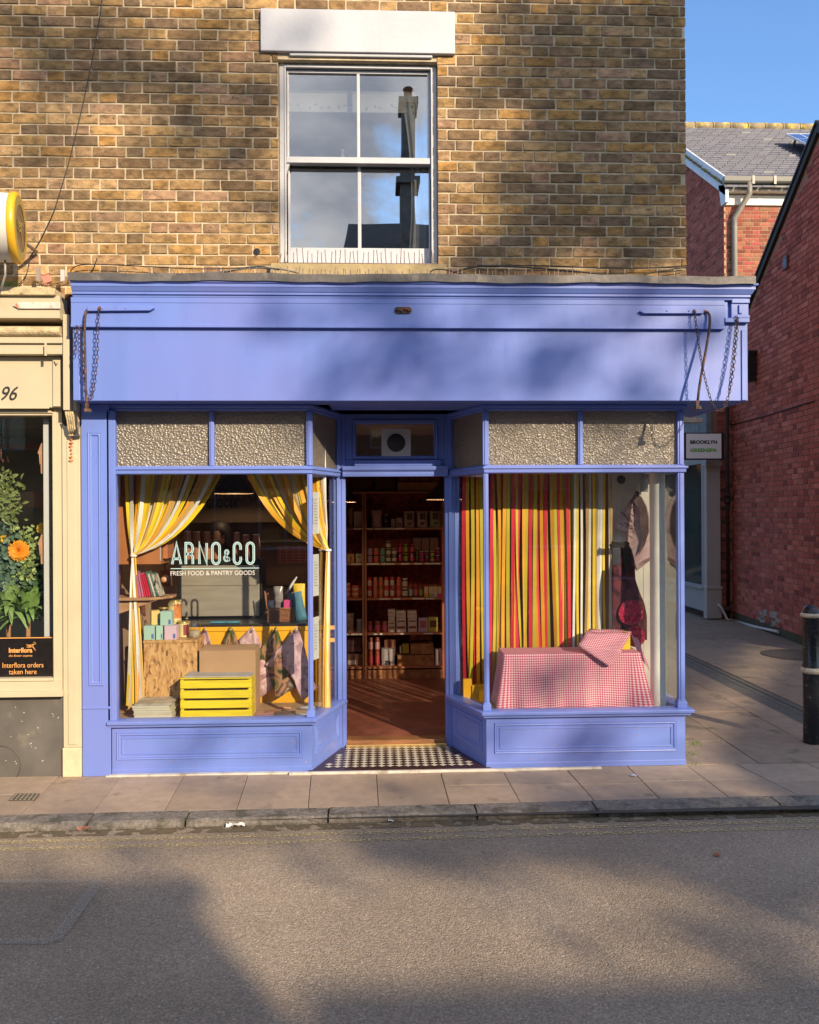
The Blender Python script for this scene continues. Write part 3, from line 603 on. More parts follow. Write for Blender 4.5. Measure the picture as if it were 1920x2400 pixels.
# lead flashing in three lapped lengths
segs = [158, 385, 745, 1075, 1411, 1772]
for i, (a, b) in enumerate(zip(segs, segs[1:])):
    m = MB(); n = 24; xa, xb = XX(a, -.3, 660), XX(b, -.3, 660)+(.004 if i < 4 else 0)
    pts = []
    zt = fzt+.045
    for k in range(n+1):
        x = xa+(xb-xa)*k/n; w = .004*math.sin(x*5)+.002*math.sin(x*17+i); y = -.292-.002*i
        pts.append([(x, y, fzt-.006+w), (x, y-.002, zt+w), (x, .095, zt+.012), (x, .095, zt+.004), (x, y+.006, zt-.006+w), (x, y+.006, fzt-.006+w)])
    vs = [p for q in pts for p in q]; fs = []
    for k in range(n):
        for j in range(6): fs.append((k*6+j, k*6+(j+1) % 6, (k+1)*6+(j+1) % 6, (k+1)*6+j))
    fs += [tuple(range(6))[::-1], tuple(n*6+j for j in range(6))]; m.add(vs, [f[::-1] for f in fs]); part(m, 'lead_flashing', LEAD, 0)
m = MB(); m.box(FX1-.25, XX(1772, -.3, 660), .1, .8, fzt+.003, fzt+.05); part(m, 'lead_flashing', LEAD, 0)
# lock plate on fascia
m = MB(); c = PY(945, 727, FY-.035); L_ = .115
m.prism([(c.x+sx*(L_/2-.02)+.02*math.cos(a)*1, c.y+.005, c.z+.022*math.sin(a)) for sx, r_ in ((1, (-90, 90)), (-1, (90, 270))) for a in [R(r_[0]+(r_[1]-r_[0])*k/8) for k in range(9)]], (0, -.007, 0))
for dx in (-.035, -.012, .014, .036): m.lathe((c.x+dx, c.y-.002, c.z+.006*math.sin(dx*90)), [(0, -.014), (.008, -.012), (.010, 0)], 10, 'Y')
part(m, 'lock_plate', IRON, .001)
# entrance floor and threshold
def tiles():
    m_ = bpy.data.materials.new('mosaic_tiles'); m_.use_nodes = True; N = m_.node_tree.nodes; L = m_.node_tree.links; b = N['Principled BSDF']; b.inputs['Roughness'].default_value = .35
    a = N.new('ShaderNodeAttribute'); a.attribute_name = 'Col'; n = N.new('ShaderNodeTexNoise'); n.inputs['Scale'].default_value = 20; c = N.new('ShaderNodeTexCoord'); L.new(c.outputs['Object'], n.inputs['Vector'])
    r = N.new('ShaderNodeMapRange'); r.inputs[3].default_value = .75; r.inputs[4].default_value = 1.15; L.new(n.outputs['Fac'], r.inputs[0]); s = N.new('ShaderNodeVectorMath'); s.operation = 'SCALE'; L.new(a.outputs['Color'], s.inputs[0]); L.new(r.outputs[0], s.inputs[3]); L.new(s.outputs[0], b.inputs['Base Color']); return m_
m = MB(); TZ = .014
def tri_ok(p):   # inside recess trapezoid
    x, y = p; f = (y-.02)/(.56-.02); return -.455+.165*f+.012 < x < .74-.19*f-.012 and .0 < y < .56
DK, LT = (.045, .02, .022), (.62, .57, .46)
m.col = DK; m.add([(-.50, -.02, TZ-.004), (.79, -.02, TZ-.004), (.6, .58, TZ-.004), (-.33, .58, TZ-.004)], [(0, 1, 2, 3)])
s = .062; m.col = LT; nx0 = -8
for i in range(-11, 13):
    for j in range(0, 11):
        cx, cy = .14+i*s, .03+j*s*.87
        if j % 2: cx += 0
        if not all(tri_ok((cx+dx, cy+dy)) for dx in (-.03, .03) for dy in (-.03, .03)): continue
        # four pointed star of light tile between dark ones
        k = s*.5; p = []
        for q in range(8):
            a = q*math.pi/4; r_ = k*1.0 if q % 2 == 0 else k*.62; p.append((cx+r_*math.cos(a)*(.98), cy+r_*math.sin(a)*.87, TZ))
        m.col = LT; m.add(p, [tuple(range(8))])
m.col = DK; tag(m.build('entrance_floor', tiles()), kind='structure')
m = MB(); m.box(-.62, .95, -.045, -.018, -.01, .016); m.box(-1.87, -.62, -.02, .02, -.01, .010); m.box(.95, 1.55, -.03, .0, -.01, .012)
tag(m.build('entrance_step', mat('marble_edge', (.55, .51, .45), .5, .15, 14, dirt=(.3, .26, .2), dscale=8), bev=.003), kind='structure')
m = MB(); m.box(dl1-.005, dr0+.005, DY-.03, DY-.012, .0, .032); part(m, 'threshold', mat('brass', (.75, .52, .22), .35, .1, metal=.8))
WOOD = mat('brown_wood', (.26, .115, .045), .5, .25, 7, .1, 40, stretch=(1, 6, 6))
m = MB(); m.box(dl1, dr0, DY-.012, DY+.11, .0, .062); m.box(dl1, dl1+.03, DY-.0115, DY+.112, .0615, .066); part(m, 'door_sill', WOOD)
# extractor fan
fan = thing('extractor_fan', 'square off white extractor fan with round dark grille in the fanlight above the door', 'fan', (XX(930, DY), DY+.02, ZZ(1072, DY)))
PL = mat('aged_plastic', (.62, .58, .52), .4, .03)
fx, fz = XX(929.5, DY), ZZ(1038, DY); hw = (XX(964, DY)-XX(895, DY))/2
m = MB(); m.box(fx-hw, fx+hw, DY-.012, DY+.018, fz-hw*.97, fz+hw*.97); m.build('housing', PL, fan, bev=.006)
m = MB(); q = hw*.66; m.box(fx-q, fx+q, DY-.016, DY-.0125, fz-q, fz+q); m.build('cover_plate', PL, fan, bev=.001)
m = MB(); m.lathe((fx, DY-.0165, fz), [(0, 0), (hw*.62, 0), (hw*.62, .003)], 40, 'Y'); m.build('fan_opening', BLACK, fan)
m = MB()
for k in range(-7, 8):
    z = fz+k*hw*.075; w = math.sqrt(max(0, (hw*.62)**2-(z-fz)**2)); m.box(fx-w, fx+w, DY-.0195, DY-.0172, z-.0012, z+.0012)
m.build('grille', mat('grey_plastic', (.16, .14, .13)), fan)
m = MB()
for sx in (-1, 1):
    for sz in (-1, 1): m = MB(); m.lathe((fx+sx*q*.86, DY-.0165, fz+sz*q*.86), [(0, -.001), (.003, 0)], 8, 'Y'); m.build('screw', BLACK, fan)
# awning arms, brackets, chains
def link(c, t, roll, r=.0105, ln=.014, th=.0026):
    t = Vector(t).normalized(); a = Vector((0, -1, 0)) if abs(t.y) < .9 else Vector((1, 0, 0)); b = t.cross(a).normalized(); a = b.cross(t)
    s_ = b*math.cos(roll)+a*math.sin(roll); pts = []
    for k in range(13):
        an = 2*math.pi*k/12; pts.append(Vector(c)+t*(math.cos(an)*.0165)+s_*(math.sin(an)*.0085))
    return pts
def chain(pts, parent, name='chain', mt=IRON):
    P = [Vector(p) for p in pts]
    for _ in range(3):   # smooth
        Q = [P[0]]
        for a, b in zip(P, P[1:]): Q += [a*.75+b*.25, a*.25+b*.75]
        P = Q+[P[-1]]
    m = MB(); acc = 0; step = .0265; i = 0; pos = P[0]; k = 0
    for a, b in zip(P, P[1:]):
        d = (b-a).length
        while acc <= d:
            c = a+(b-a)*(acc/d if d else 0); m.tube(link(c, b-a, R(20)+(k % 2)*R(75)), .0024, 5, False); k += 1; acc += step
        acc -= d
    return m.build(name, mt, parent)
def arm(pxs, label, chains, barpx, flip):
    Y = FY-.04; o = thing('awning_arm', label, 'awning arm', PY(*pxs[0][:2], Y), 'iron awning arms on the blue fascia')
    m = MB(); a, b = PY(*barpx[0], Y), PY(*barpx[1], Y); d = (b-a).normalized(); w = .016
    m.prism([a+Vector((0, .012, -w)), b+Vector((0, .012, -w)), b+d*.03+Vector((0, .012, 0)), b+Vector((0, .012, w)), a+Vector((0, .012, w))][::1], (0, -.026, 0))
    m.build('bracket_bar', BLUE, o, bev=.003)
    m = MB()
    for f in (.25, .62): c = a+(b-a)*f; m = MB(); m.lathe((c.x, c.y-.014, c.z), [(0, -.004), (.006, -.002), (.008, .002)], 8, 'Y'); m.build('bolt', BLUE, o)
    P = [PY(x, y, Y-yo) for x, y, yo in pxs]; m = MB()
    Q = P
    for _ in range(2):
        T_ = [Q[0]]
        for i in range(1, len(Q)-1): T_ += [Q[i]*.8+Q[i-1]*.2, Q[i]*.8+Q[i+1]*.2]
        Q = T_+[Q[-1]]
    m.tube(Q, .0085, 8); e = Q[-1]; m.obox((e.x+.004, e.y, e.z), .045, .022, .020, R(20)); m.obox((e.x, e.y, e.z+.02), .022, .018, .05)
    m.build('arm_rod', IRON, o)
    for ch in chains: chain([PY(x, y, Y-yo) for x, y, yo in ch], o)
    m = MB(); c = PY(*chains[0][0][:2], Y-.012); m.lathe((c.x, c.y, c.z), [(0, -.006), (.011, -.005), (.013, .008)], 12, 'Y'); m.build('chain_pin', IRON, o)
    return o
arm([(232, 724, 0.0), (206, 726, .0), (200, 732, .02), (198, 770, .04), (200, 860, .045), (201, 925, .05), (204, 962, .05)], 'rusty bent awning arm hanging with two chains over the pilaster next to the cream shop',
    [[(233, 724, .02), (229, 760, .03), (229, 820, .035), (224, 880, .04), (218, 925, .04), (209, 942, .045), (203, 920, .05)], [(180, 768, .0), (179, 790, .01), (178, 826, .01)], [(190, 768, .01), (192, 830, .015), (196, 880, .02), (202, 925, .04)]], [(206, 724), (352, 723)], 1)
arm([(1630, 730, 0.0), (1656, 729, .0), (1664, 738, .01), (1664, 765, .03), (1655, 820, .05), (1640, 900, .08), (1634, 955, .1)], 'dark awning arm slanting down across the fascia corner beside the alley',
    [[(1628, 731, .02), (1634, 780, .04), (1643, 840, .06), (1655, 900, .09), (1672, 955, .12), (1688, 966, .1), (1702, 950, .07), (1715, 900, .03), (1724, 820, .01), (1730, 745, .0)], [(1726, 745, .0), (1722, 800, .01), (1714, 870, .02), (1708, 925, .03)]], [(1648, 730), (1508, 730)], 1)
# bird spikes and cables on the ledge
rr = random.Random(11)
def spikes(x0, x1, n, y, zb, label, h=.085):
    m = MB(); xa, xb = XX(x0, y, 650), XX(x1, y, 650)
    for i in range(n):
        x = xa+(xb-xa)*(i+rr.uniform(-.25, .25))/n; dx, dy = rr.uniform(-.012, .012), rr.uniform(-.03, .03)
        m.tube([(x, y, zb), (x+dx, y+dy, zb+h*rr.uniform(.7, 1.12))], .0028, 4)
    o = m.build('bird_spike_strip', mat('spike_steel', (.26, .19, .17), .4, .1, metal=.3)); tag(o, label, 'bird spikes', 'bird spike strips on the ledge')
lz = fzt+.05
spikes(185, 395, 9, -.1, lz, 'sparse bird spikes on the lead ledge nearest the cream shop')
spikes(395, 650, 26, -.12, lz, 'dense bird spikes tangled with cables on the ledge beside the window')
spikes(650, 1040, 38, -.10, lz, 'row of bird spikes on the lead ledge directly below the sash window')
spikes(1040, 1392, 34, -.12, lz, 'bird spikes over cables on the ledge under the darkest brickwork')
m = MB(); y = BY-.05; xa, xb = XX(655, y, 600), XX(1025, y, 600); z = wz0-.004
for i in range(34):
    x = xa+(xb-xa)*(i+rr.uniform(-.2, .2))/34; m.tube([(x, y, z), (x+rr.uniform(-.01, .01), y+rr.uniform(-.02, .02), z+.10*rr.uniform(.7, 1.1))], .0028, 4)
m.box(xa, xb, y-.01, y+.01, z, z+.004)
tag(m.build('bird_spike_strip', MATS['spike_steel']), 'bird spikes standing on the stone sill against the sash window', 'bird spikes', 'bird spike strips on the ledge')
def cable(pts, label, r=.0045, mt=BLACK, Y=.05, g='cables on the brick front'):
    P = [PY(p[0], p[1], p[2] if len(p) > 2 else Y) for p in pts]
    for _ in range(2):
        Q = [P[0]]
        for a, b in zip(P, P[1:]): Q += [a*.75+b*.25, a*.25+b*.75]
        P = Q+[P[-1]]
    m = MB(); m.tube(P, r, 6); return tag(m.build('cable', mt), label, 'cable', g)
cable([(243, -40), (238, 20), (205, 200), (165, 370), (132, 478), (126, 498), (90, 572), (70, 602)], 'long thin black cable slanting down the brick wall above the cream shop', .0035, Y=.085)
cable([(70, 602), (68, 622), (60, 650), (42, 668)], 'short end of the thin cable dropping behind the round sign', .003, Y=.08)
cable([(163, 652), (166, 630), (190, 618), (300, 622), (480, 632), (620, 625), (640, 640)], 'thin black cable looped low over the ledge from its cream shop end', .0035)
cable([(440, 655), (520, 640), (600, 622), (655, 632)], 'black cable rising towards the window sill above the lead ledge', .006, Y=.0)
cable([(350, 655), (420, 648), (500, 640), (580, 628), (650, 628), (700, 640)], 'grey cable lying along the dense spikes beside the window', .005, mat('grey_cable', (.1, .1, .11)), Y=-.03)
cable([(185, 652), (215, 640), (228, 605)], 'short stiff black cable sticking up from the ledge', .004)
cable([(1008, 648), (1010, 632), (1040, 630), (1090, 645), (1200, 652)], 'black cable hooping beside the end of the stone sill', .0045, Y=-.02)
cable([(1060, 640), (1120, 621), (1250, 627), (1400, 640), (1450, 650)], 'thick black cable bowed over the spikes right of the window', .006, Y=.02)
cable([(1120, 622), (1300, 622), (1420, 630), (1540, 628), (1612, 622)], 'black cable running along to the building corner', .0045, Y=.06)
cable([(1480, 652), (1530, 638), (1612, 626)], 'thin cable curving up to the building corner', .0035, Y=.05)
# hole in the brickwork
m = MB(); c = PY(602, 589, BY-.002); m.lathe((c.x, BY-.0005, c.z), [(0, 0), (.020, 0), (.024, .0004)], 9, 'Y'); m.build('wall_hole', BLACK, bld)
# ================================================================ SHOP INTERIOR
FLZ = .05
room = thing('shop_room', 'dim reddish interior of the grocery behind the blue shopfront', 'room', (0, 2, 0))
DKW = mat('dark_room_wall', (.42, .28, .19), .9, .2, 3)
m = MB(); m.box(-2.06, -2.0, .10, 3.5, -.02, SOF); m.box(2.02, 2.09, .80, 3.5, -.02, SOF); m.box(-2.0, 2.02, 3.44, 3.5, -.02, SOF); m.build('wall', DKW, room)
m = MB(); m.box(-2.0, 2.05, .36, 3.44, SOF+.0, SOF+.02); m.box(-2.0, dl0, .05, .36, SOF-.0, SOF+.018) ; m.build('ceiling', mat('dark_ceiling', (.45, .38, .30), .9), room)
m = MB(); m.box(-2.0, 2.02, DY+.112, 3.44, -.03, FLZ); m.build('floor', mat('dark_red_floor', (.24, .085, .055), .45, .3, 6, .1, 20), room)
m = MB(); m.box(-2.0, 2.02, 2.3, 2.42, 2.30, SOF); m.build('beam', mat('grey_beam', (.20, .17, .13), .8, .2, 5), room)
PALE = mat('pale_bare_wood', (.42, .24, .13), .6, .2, 8, .05, 30, stretch=(1, 1, 5))
# display boards
DB0 = .335; BRD = mat('display_board', (.42, .27, .16), .6, .2, 6, stretch=(1, 6, 6))
m = MB(); m.prism([(-1.99, .10, DB0-.02), (-.50, .10, DB0-.02), (-.345, .60, DB0-.02), (-.36, .66, DB0-.02), (-1.99, .66, DB0-.02)], (0, 0, .02)); o = m.build('display_shelf', BRD); tag(o, 'bare wooden display board in the window lettered for fresh food', 'shelf')
m = MB(); m.prism([(.775, .10, DB0-.0), (2.10, .10, DB0-.0), (2.10, .70, DB0-.0), (.60, .70, DB0-.0)], (0, 0, .02)); o = m.build('display_shelf', BRD); tag(o, 'wooden display board under the gingham covered table', 'shelf')
# window end panels
m = MB(); m.box(-1.99, -1.965, .10, .66, DB0, SOF-.01); m.box(-1.965, -1.935, .14, .16, DB0, SOF-.02)
tag(m.build('window_end_panel', mat('reddish_wood', (.26, .10, .055), .6, .2, 5, stretch=(1, 1, .3))), 'reddish brown boarded panel closing the window beside the blue pilaster', 'panel')
m = MB(); m.box(-1.955, -1.905, .16, .22, DB0, SOF-.03); tag(m.build('corner_batten', WHITE, bev=.003), 'white upright batten inside the window beside the yellow ribbons', 'batten')
# ---- text on the glass
gt = thing('window_lettering', 'pale blue outlined shop name lettering on the display window glass', 'lettering', (XX(500, GY, 1300), GY+.02, ZZ(1344, GY)))
LET = mat('pale_blue_vinyl', (.42, .60, .60), .5, .02); NAVY = mat('navy_vinyl', (.02, .06, .10), .5, .02); OFFW = mat('offwhite_vinyl', (.62, .60, .56), .5, .02)
GT = GY+.0225
def stroke(pts, w, y, mb_):
    P = [Vector((p[0], p[1])) for p in pts]; k = len(P); closed = (P[0]-P[-1]).length < 1e-6
    L_, R_ = [], []
    for i in range(k):
        a = P[i-1] if i > 0 else (P[-2] if closed else P[0]); b = P[i+1] if i < k-1 else (P[1] if closed else P[-1])
        d1 = (P[i]-a); d2 = (b-P[i]); d1 = d1.normalized() if d1.length else d2.normalized(); d2 = d2.normalized() if d2.length else d1
        n1 = Vector((-d1.y, d1.x)); n2 = Vector((-d2.y, d2.x)); n = (n1+n2); n = n.normalized() if n.length > .01 else n1
        n = n/max(.45, n.dot(n1)); L_.append(P[i]+n*w/2); R_.append(P[i]-n*w/2)
    for i in range(k-1):
        mb_.add([(L_[i].x, y, L_[i].y), (L_[i+1].x, y, L_[i+1].y), (R_[i+1].x, y, R_[i+1].y), (R_[i].x, y, R_[i].y)], [(0, 1, 2, 3)])
def arc(cx, cy, rx, ry, a0, a1, n=14): return [(cx+rx*math.cos(R(a0+(a1-a0)*i/n)), cy+ry*math.sin(R(a0+(a1-a0)*i/n))) for i in range(n+1)]
def glyph(ch):   # in a 1 x 2.4 box
    H = 2.4
    if ch == 'A': return [[(0, 0), (.5, H), (1, 0)], [(.17, .62), (.83, .62)]]
    if ch == 'R': return [[(.12, 0), (.12, H), (.5, H)]+arc(.5, H-.62, .4, .62, 90, -90)+[(.12, H-1.24)], [(.5, H-1.24), (.55, H-1.24)]+arc(.5, .72, .4, .44, 80, 0, 6)+[(.9, 0)]]
    if ch == 'N': return [[(.1, 0), (.1, H), (.9, 0), (.9, H)]]
    if ch == 'O': q = arc(.5, H-.5, .4, .5, 0, 180)+arc(.5, .5, .4, .5, 180, 360); return [q+[q[0]]]
    if ch == 'C': return [[(.88, H-.8)]+arc(.5, H-.5, .38, .5, 0, 180)+arc(.5, .5, .38, .5, 180, 360)+[(.88, .8)]]
    if ch == '&': return [[(1.0, 0), (.25, 1.55)]+arc(.5, 1.9, .3, .45, 190, -20, 10)+[(.72, 1.6), (.3, 1.15)]+arc(.45, .62, .42, .6, 130, 300, 10)+[(.95, .8)]]
m1 = MB(); m2 = MB()
zb, zt = ZZ(1321, GT), ZZ(1267, GT); xx = lambda z1: XX(240+z1/2.974, GT, 1300)
for ch, a, b, t0, t1 in (('A', 478, 556, 0, 1), ('R', 566, 645, 0, 1), ('N', 662, 742, 0, 1), ('O', 752, 832, 0, 1), ('&', 842, 892, .14, .66), ('C', 902, 980, 0, 1), ('O', 992, 1070, 0, 1)):
    X0, X1 = xx(a), xx(b); w = .0165 if ch != '&' else .012; X0 += w/2; X1 -= w/2
    for st in glyph(ch):
        q = [(X0+(X1-X0)*p[0], zb+w/2+(zt-zb-w)*(t0+(t1-t0)*p[1]/2.4)) for p in st]; stroke(q, w, GT, m1); stroke(q, w*.22, GT-.0008, m2)
stroke([(xx(475), ZZ(1328.5, GT)), (xx(1092), ZZ(1328.5, GT))], .005, GT, m1)
m1.build('name_lettering', LET, gt); m2.build('inline_stripe', NAVY, gt)
text('FRESH FOOD & PANTRY GOODS', .044, (xx(475), GT, ZZ(1344.3, GT)), (1, 0, 0), (0, 0, 1), 'strapline_lettering', OFFW, gt, wid=xx(1062)-xx(475))
# ---- ribbon curtains
CR = [mat('ribbon_'+n, c, .5, .08, 4, spec=.4) for n, c in (('red', (.66, .03, .06)), ('ochre', (.74, .34, .02)), ('lime', (.54, .44, .035)), ('white', (.78, .78, .76)), ('yellow', (.86, .62, .03)), ('tan', (.50, .32, .12)))]
def ribbon(pts, w, mt, parent, tw=0.0, ph=0):
    m = MB(); k = len(pts); vs = []
    for i, p in enumerate(pts):
        a = ph+tw*i/(k-1); d = Vector((math.cos(a), math.sin(a), 0))*w/2; vs += [Vector(p)-d, Vector(p)+d]
    m.add(vs, [(2*i, 2*i+1, 2*i+3, 2*i+2) for i in range(k-1)], True); return m.build('strip', mt, parent)
rc = thing('ribbon_curtain', 'red, ochre and lime plastic strip curtain hanging full length behind the gingham table', 'strip curtain', (1.1, .52, DB0+.02))
rr = random.Random(21); YC = .52; x = .60
xe = XX(1348, YC, 1300); xw = XX(1432, YC, 1300); pat = [0, 1, 2]; i = 0
def hang(x, w, mt, ztop=2.5, zbot=.36, sway=1, parent=rc, y=YC):
    ph = rr.uniform(-.35, .35); dx = rr.gauss(0, .020)*sway; bow = rr.gauss(0, .012)*sway; n = 10; yo = rr.uniform(-.012, .012)
    ribbon([(x+dx*(k/n)**1.5+bow*math.sin(k/n*3.1), y+yo+.01*math.sin(k*.8+x*9), ztop-(ztop-zbot)*k/n) for k in range(n+1)], w, mt, parent, rr.uniform(-.9, .9)*sway, ph*.5)
x = XX(1157, YC, 1300)-.0705*7
while x < xe:
    if x > .65: hang(x, .0262, CR[pat[i % 3]])
    x += .0235; i += 1
i = 0
while x < xw:
    hang(x, .019, CR[[3, 4, 3, 5, 4, 3, 4, 5, 3][i % 9]], sway=.6); x += .0205 if i % 3 else .026; i += 1
def tied(label, tops, tie, ends, y, zt, n, cols):
    o = thing('tied_ribbon_curtain', label, 'strip curtain', (tie[0], y, DB0), 'yellow ribbon curtains tied back in the display window')
    r2 = random.Random(n)
    for i in range(n):
        s = i/(n-1); xt = tops[0]+(tops[1]-tops[0])*s+r2.uniform(-.01, .01); yo = r2.uniform(-.05, .05)
        P0 = Vector((xt, y+yo, zt)); P2 = Vector((tie[0]+r2.uniform(-.012, .012), y+yo*.2, tie[1]))
        P1 = Vector((P0.x*.55+P2.x*.45+(P0.x-P2.x)*.12, y+yo*.6, P2.z+(P0.z-P2.z)*.22-abs(P0.x-P2.x)*.10))
        pts = [P0*(1-t)**2+P1*2*t*(1-t)+P2*t*t for t in [k/12 for k in range(13)]]
        xb = ends[0]+(ends[1]-ends[0])*r2.random(); ze = ends[2]+r2.uniform(0, .06)
        pts += [Vector((P2.x+(xb-P2.x)*(k/6)**.8, y+yo*.5-.02*k/6, P2.z+(ze-P2.z)*k/6)) for k in range(1, 7)]
        w = r2.uniform(.022, .032)
        m = MB(); k_ = len(pts); vs = []
        for j, p in enumerate(pts):
            pr, nx_ = pts[max(0, j-1)], pts[min(k_-1, j+1)]; t = (nx_-pr).normalized(); b = t.cross(Vector((0, 1, 0))).normalized()
            ww = w*(1 if j < 9 else max(.35, 1-(j-8)*.22)) if j <= 12 else w*(.5+.5*(j-12)/6)
            tw = .5*math.sin(j*.5+i); b = (b*math.cos(tw)+Vector((0, 1, 0))*math.sin(tw)); vs += [p-b*ww/2, p+b*ww/2]
        m.add(vs, [(2*j, 2*j+1, 2*j+3, 2*j+2) for j in range(k_-1)], True); m.build('strip', cols[i % len(cols)], o)
    m = MB(); m.lathe((tie[0], y, tie[1]-.008), [(.022, 0), (.026, .004), (.026, .012), (.022, .016)], 12); m.build('tie_band', CR[3], o)
YT = .40; tz = ZZ(1298, YT)
tied('yellow and white ribbon curtain tied back above the wooden chipboard box', (XX(296, YT), XX(548, YT)), (XX(313, YT, 1300), tz), (XX(300, YT), XX(338, YT), DB0+.02), YT, 2.36, 30, [CR[4], CR[4], CR[3], CR[1], CR[5], CR[4], CR[3]])
tied('yellow and cream ribbon curtain tied back beside the doorway post', (XX(552, .34), XX(760, .34)), (XX(769, .34, 1290), ZZ(1288, .34)), (XX(757, .34), XX(770, .34), DB0+.02), .34, 2.36, 28, [CR[1], CR[4], CR[5], CR[3], CR[4], CR[1]])
# ---- paper notices in the side pane
PAP = mat('notice_paper', (.70, .72, .72), .7, .03)
INK = mat('black_ink', (.02, .02, .02), .6)
for (y0, y1, lb) in ((1152, 1250, 'top one of three paper menus hanging in the angled side pane'), (1298, 1396, 'middle paper menu hanging in the angled side pane'), (1445, 1545, 'lowest paper menu, with small print, hanging in the angled side pane')):
    Y = .16; a, b = PY(734, (y0+y1)/2, Y), PY(747.5, (y0+y1)/2, .24); zt, zb_ = ZZ(y0, Y), ZZ(y1, Y)
    u = (b-a).normalized(); u.z = 0; m = MB(); m.prism([(a.x, a.y, zb_), (b.x, b.y, zb_), (b.x, b.y, zt), (a.x, a.y, zt)], (.0004, .0004, 0))
    o = thing('paper_notice', lb, 'notice', (a.x, a.y, zb_), 'paper notices in the side pane'); m.build('sheet', PAP, o)
    m = MB(); n = Vector((u.y, -u.x, 0))*.001
    for k in range(9):
        z = zt-(zt-zb_)*(.2+.07*k); p = Vector((a.x, a.y, z))+u*.015+n; q = p+u*((b-a).length*rr.uniform(.35, .65)); m.add([p, q, q+Vector((0, 0, .006)), p+Vector((0, 0, .006))], [(0, 1, 2, 3)])
    m.build('printed_lines', mat('grey_print', (.3, .3, .32)), o)
# ---- objects in the left window
ox0, ox1 = XX(337, .42), XX(462, .42); oz = ZZ(1493, .42)
m = MB(); m.box(ox0, ox1, .40, .70, DB0, oz-.02); m.box(ox0-.004, ox1+.004, .392, .71, oz-.02, oz)
tag(m.build('chipboard_box', OSB, bev=.002), 'tall box of pale flaky chipboard carrying tea cartons in the display window', 'box')
CARD = mat('cardboard', (.42, .26, .145), .8, .06, 6)
cb = thing('cardboard_box', 'plain brown cardboard carton behind the yellow slatted crate', 'carton', (XX(530, .36), .45, DB0))
cx0, cx1 = XX(465, .36), XX(597, .36); czt = ZZ(1519, .36)
m = MB(); m.box(cx0, cx1, .36, .60, DB0, czt); m.build('body', CARD, cb, bev=.004)
m = MB(); m.prism([(cx0, .357, czt+.002), (cx1, .357, czt+.002), (cx1-.01, .47, czt+.012), (cx0+.02, .47, czt+.012)], (0, 0, .003)); m.prism([(cx0+.01, .485, czt+.01), (cx1-.01, .485, czt+.008), (cx1-.0, .6, czt+.002), (cx0, .6, czt+.002)], (0, 0, .003)); m.build('flap', CARD, cb)
# yellow crate
YEL = mat('yellow_crate_paint', (.76, .60, .02), .5, .14, 9, .3, 40, stretch=(.6, 6, 6), dirt=(.45, .33, .03), dscale=14, dthr=.68)
cy = .20; kx0, kx1 = XX(420, cy), XX(587, cy); kz1 = ZZ(1583, cy)
kr = thing('slatted_crate', 'bright yellow wooden slatted crate standing upright by the glass', 'crate', ((kx0+kx1)/2, cy+.12, DB0))
hh = (kz1-DB0-.004)/4
for k in range(4):
    z0 = DB0+.002+k*hh; m = MB(); m.box(kx0, kx1, cy, cy+.012, z0, z0+hh-.016); m.build('slat', YEL, kr, bev=.002)
for x in (kx0+.002, kx1-.022):
    for y in (cy+.013, cy+.215): m = MB(); m.box(x, x+.02, y, y+.025, DB0, kz1-.006); m.build('corner_post', YEL, kr)
for x in (kx0, kx1-.010):
    for k in range(4): z0 = DB0+.002+k*hh; m = MB(); m.box(x-.001, x+.011, cy+.0125, cy+.24, z0, z0+hh-.016); m.build('side_slat', YEL, kr)
m = MB(); m.box(kx0+.02, kx1+.0, cy+.01, cy+.23, kz1+.002, kz1+.010); m.build('grey_board', mat('grey_board', (.42, .40, .40), .7, .15, 8), kr)
m = MB()
for k in range(4): m.box(kx0, kx1, cy+.0+.06*k, cy+.05+.06*k, kz1-.008, kz1)
m.build('top_slat', YEL, kr)
m = MB()
for k in range(4):
    for x in (kx0+.012, kx1-.012):
        for dz in (.2, .6): m.lathe((x, cy-.0005, DB0+.002+k*hh+hh*dz), [(0, -.0005), (.0022, 0)], 6, 'Y')
m.build('nail_heads', IRON, kr)
# magazines
rr = random.Random(5)
MG = [mat('magazine_paper', (.55, .52, .42), .6, .05), mat('magazine_cover', (.40, .36, .30), .5, .4, 14)]
mx0, mx1 = XX(312, .2), XX(402, .2); z = DB0+.002
for k in range(7):
    th = rr.uniform(.012, .022); m = MB(); m.obox(((mx0+mx1)/2+rr.uniform(-.008, .008), .27, z+th/2), mx1-mx0-.01, .22, th-.0015, rr.uniform(-.04, .04)); z += th
    lb = ['lowest magazine of the stack at the window corner', 'second magazine up in the window stack', 'third magazine up in the window stack', 'middle magazine of the seven stacked in the window', 'third magazine from the top of the window stack', 'magazine directly under the topmost in the window stack', 'topmost magazine of the stack, with a faded cover'][k]
    tag(m.build('magazine', MG[1] if k == 6 else MG[0], bev=.001), lb, 'magazine', 'magazines stacked in the window')
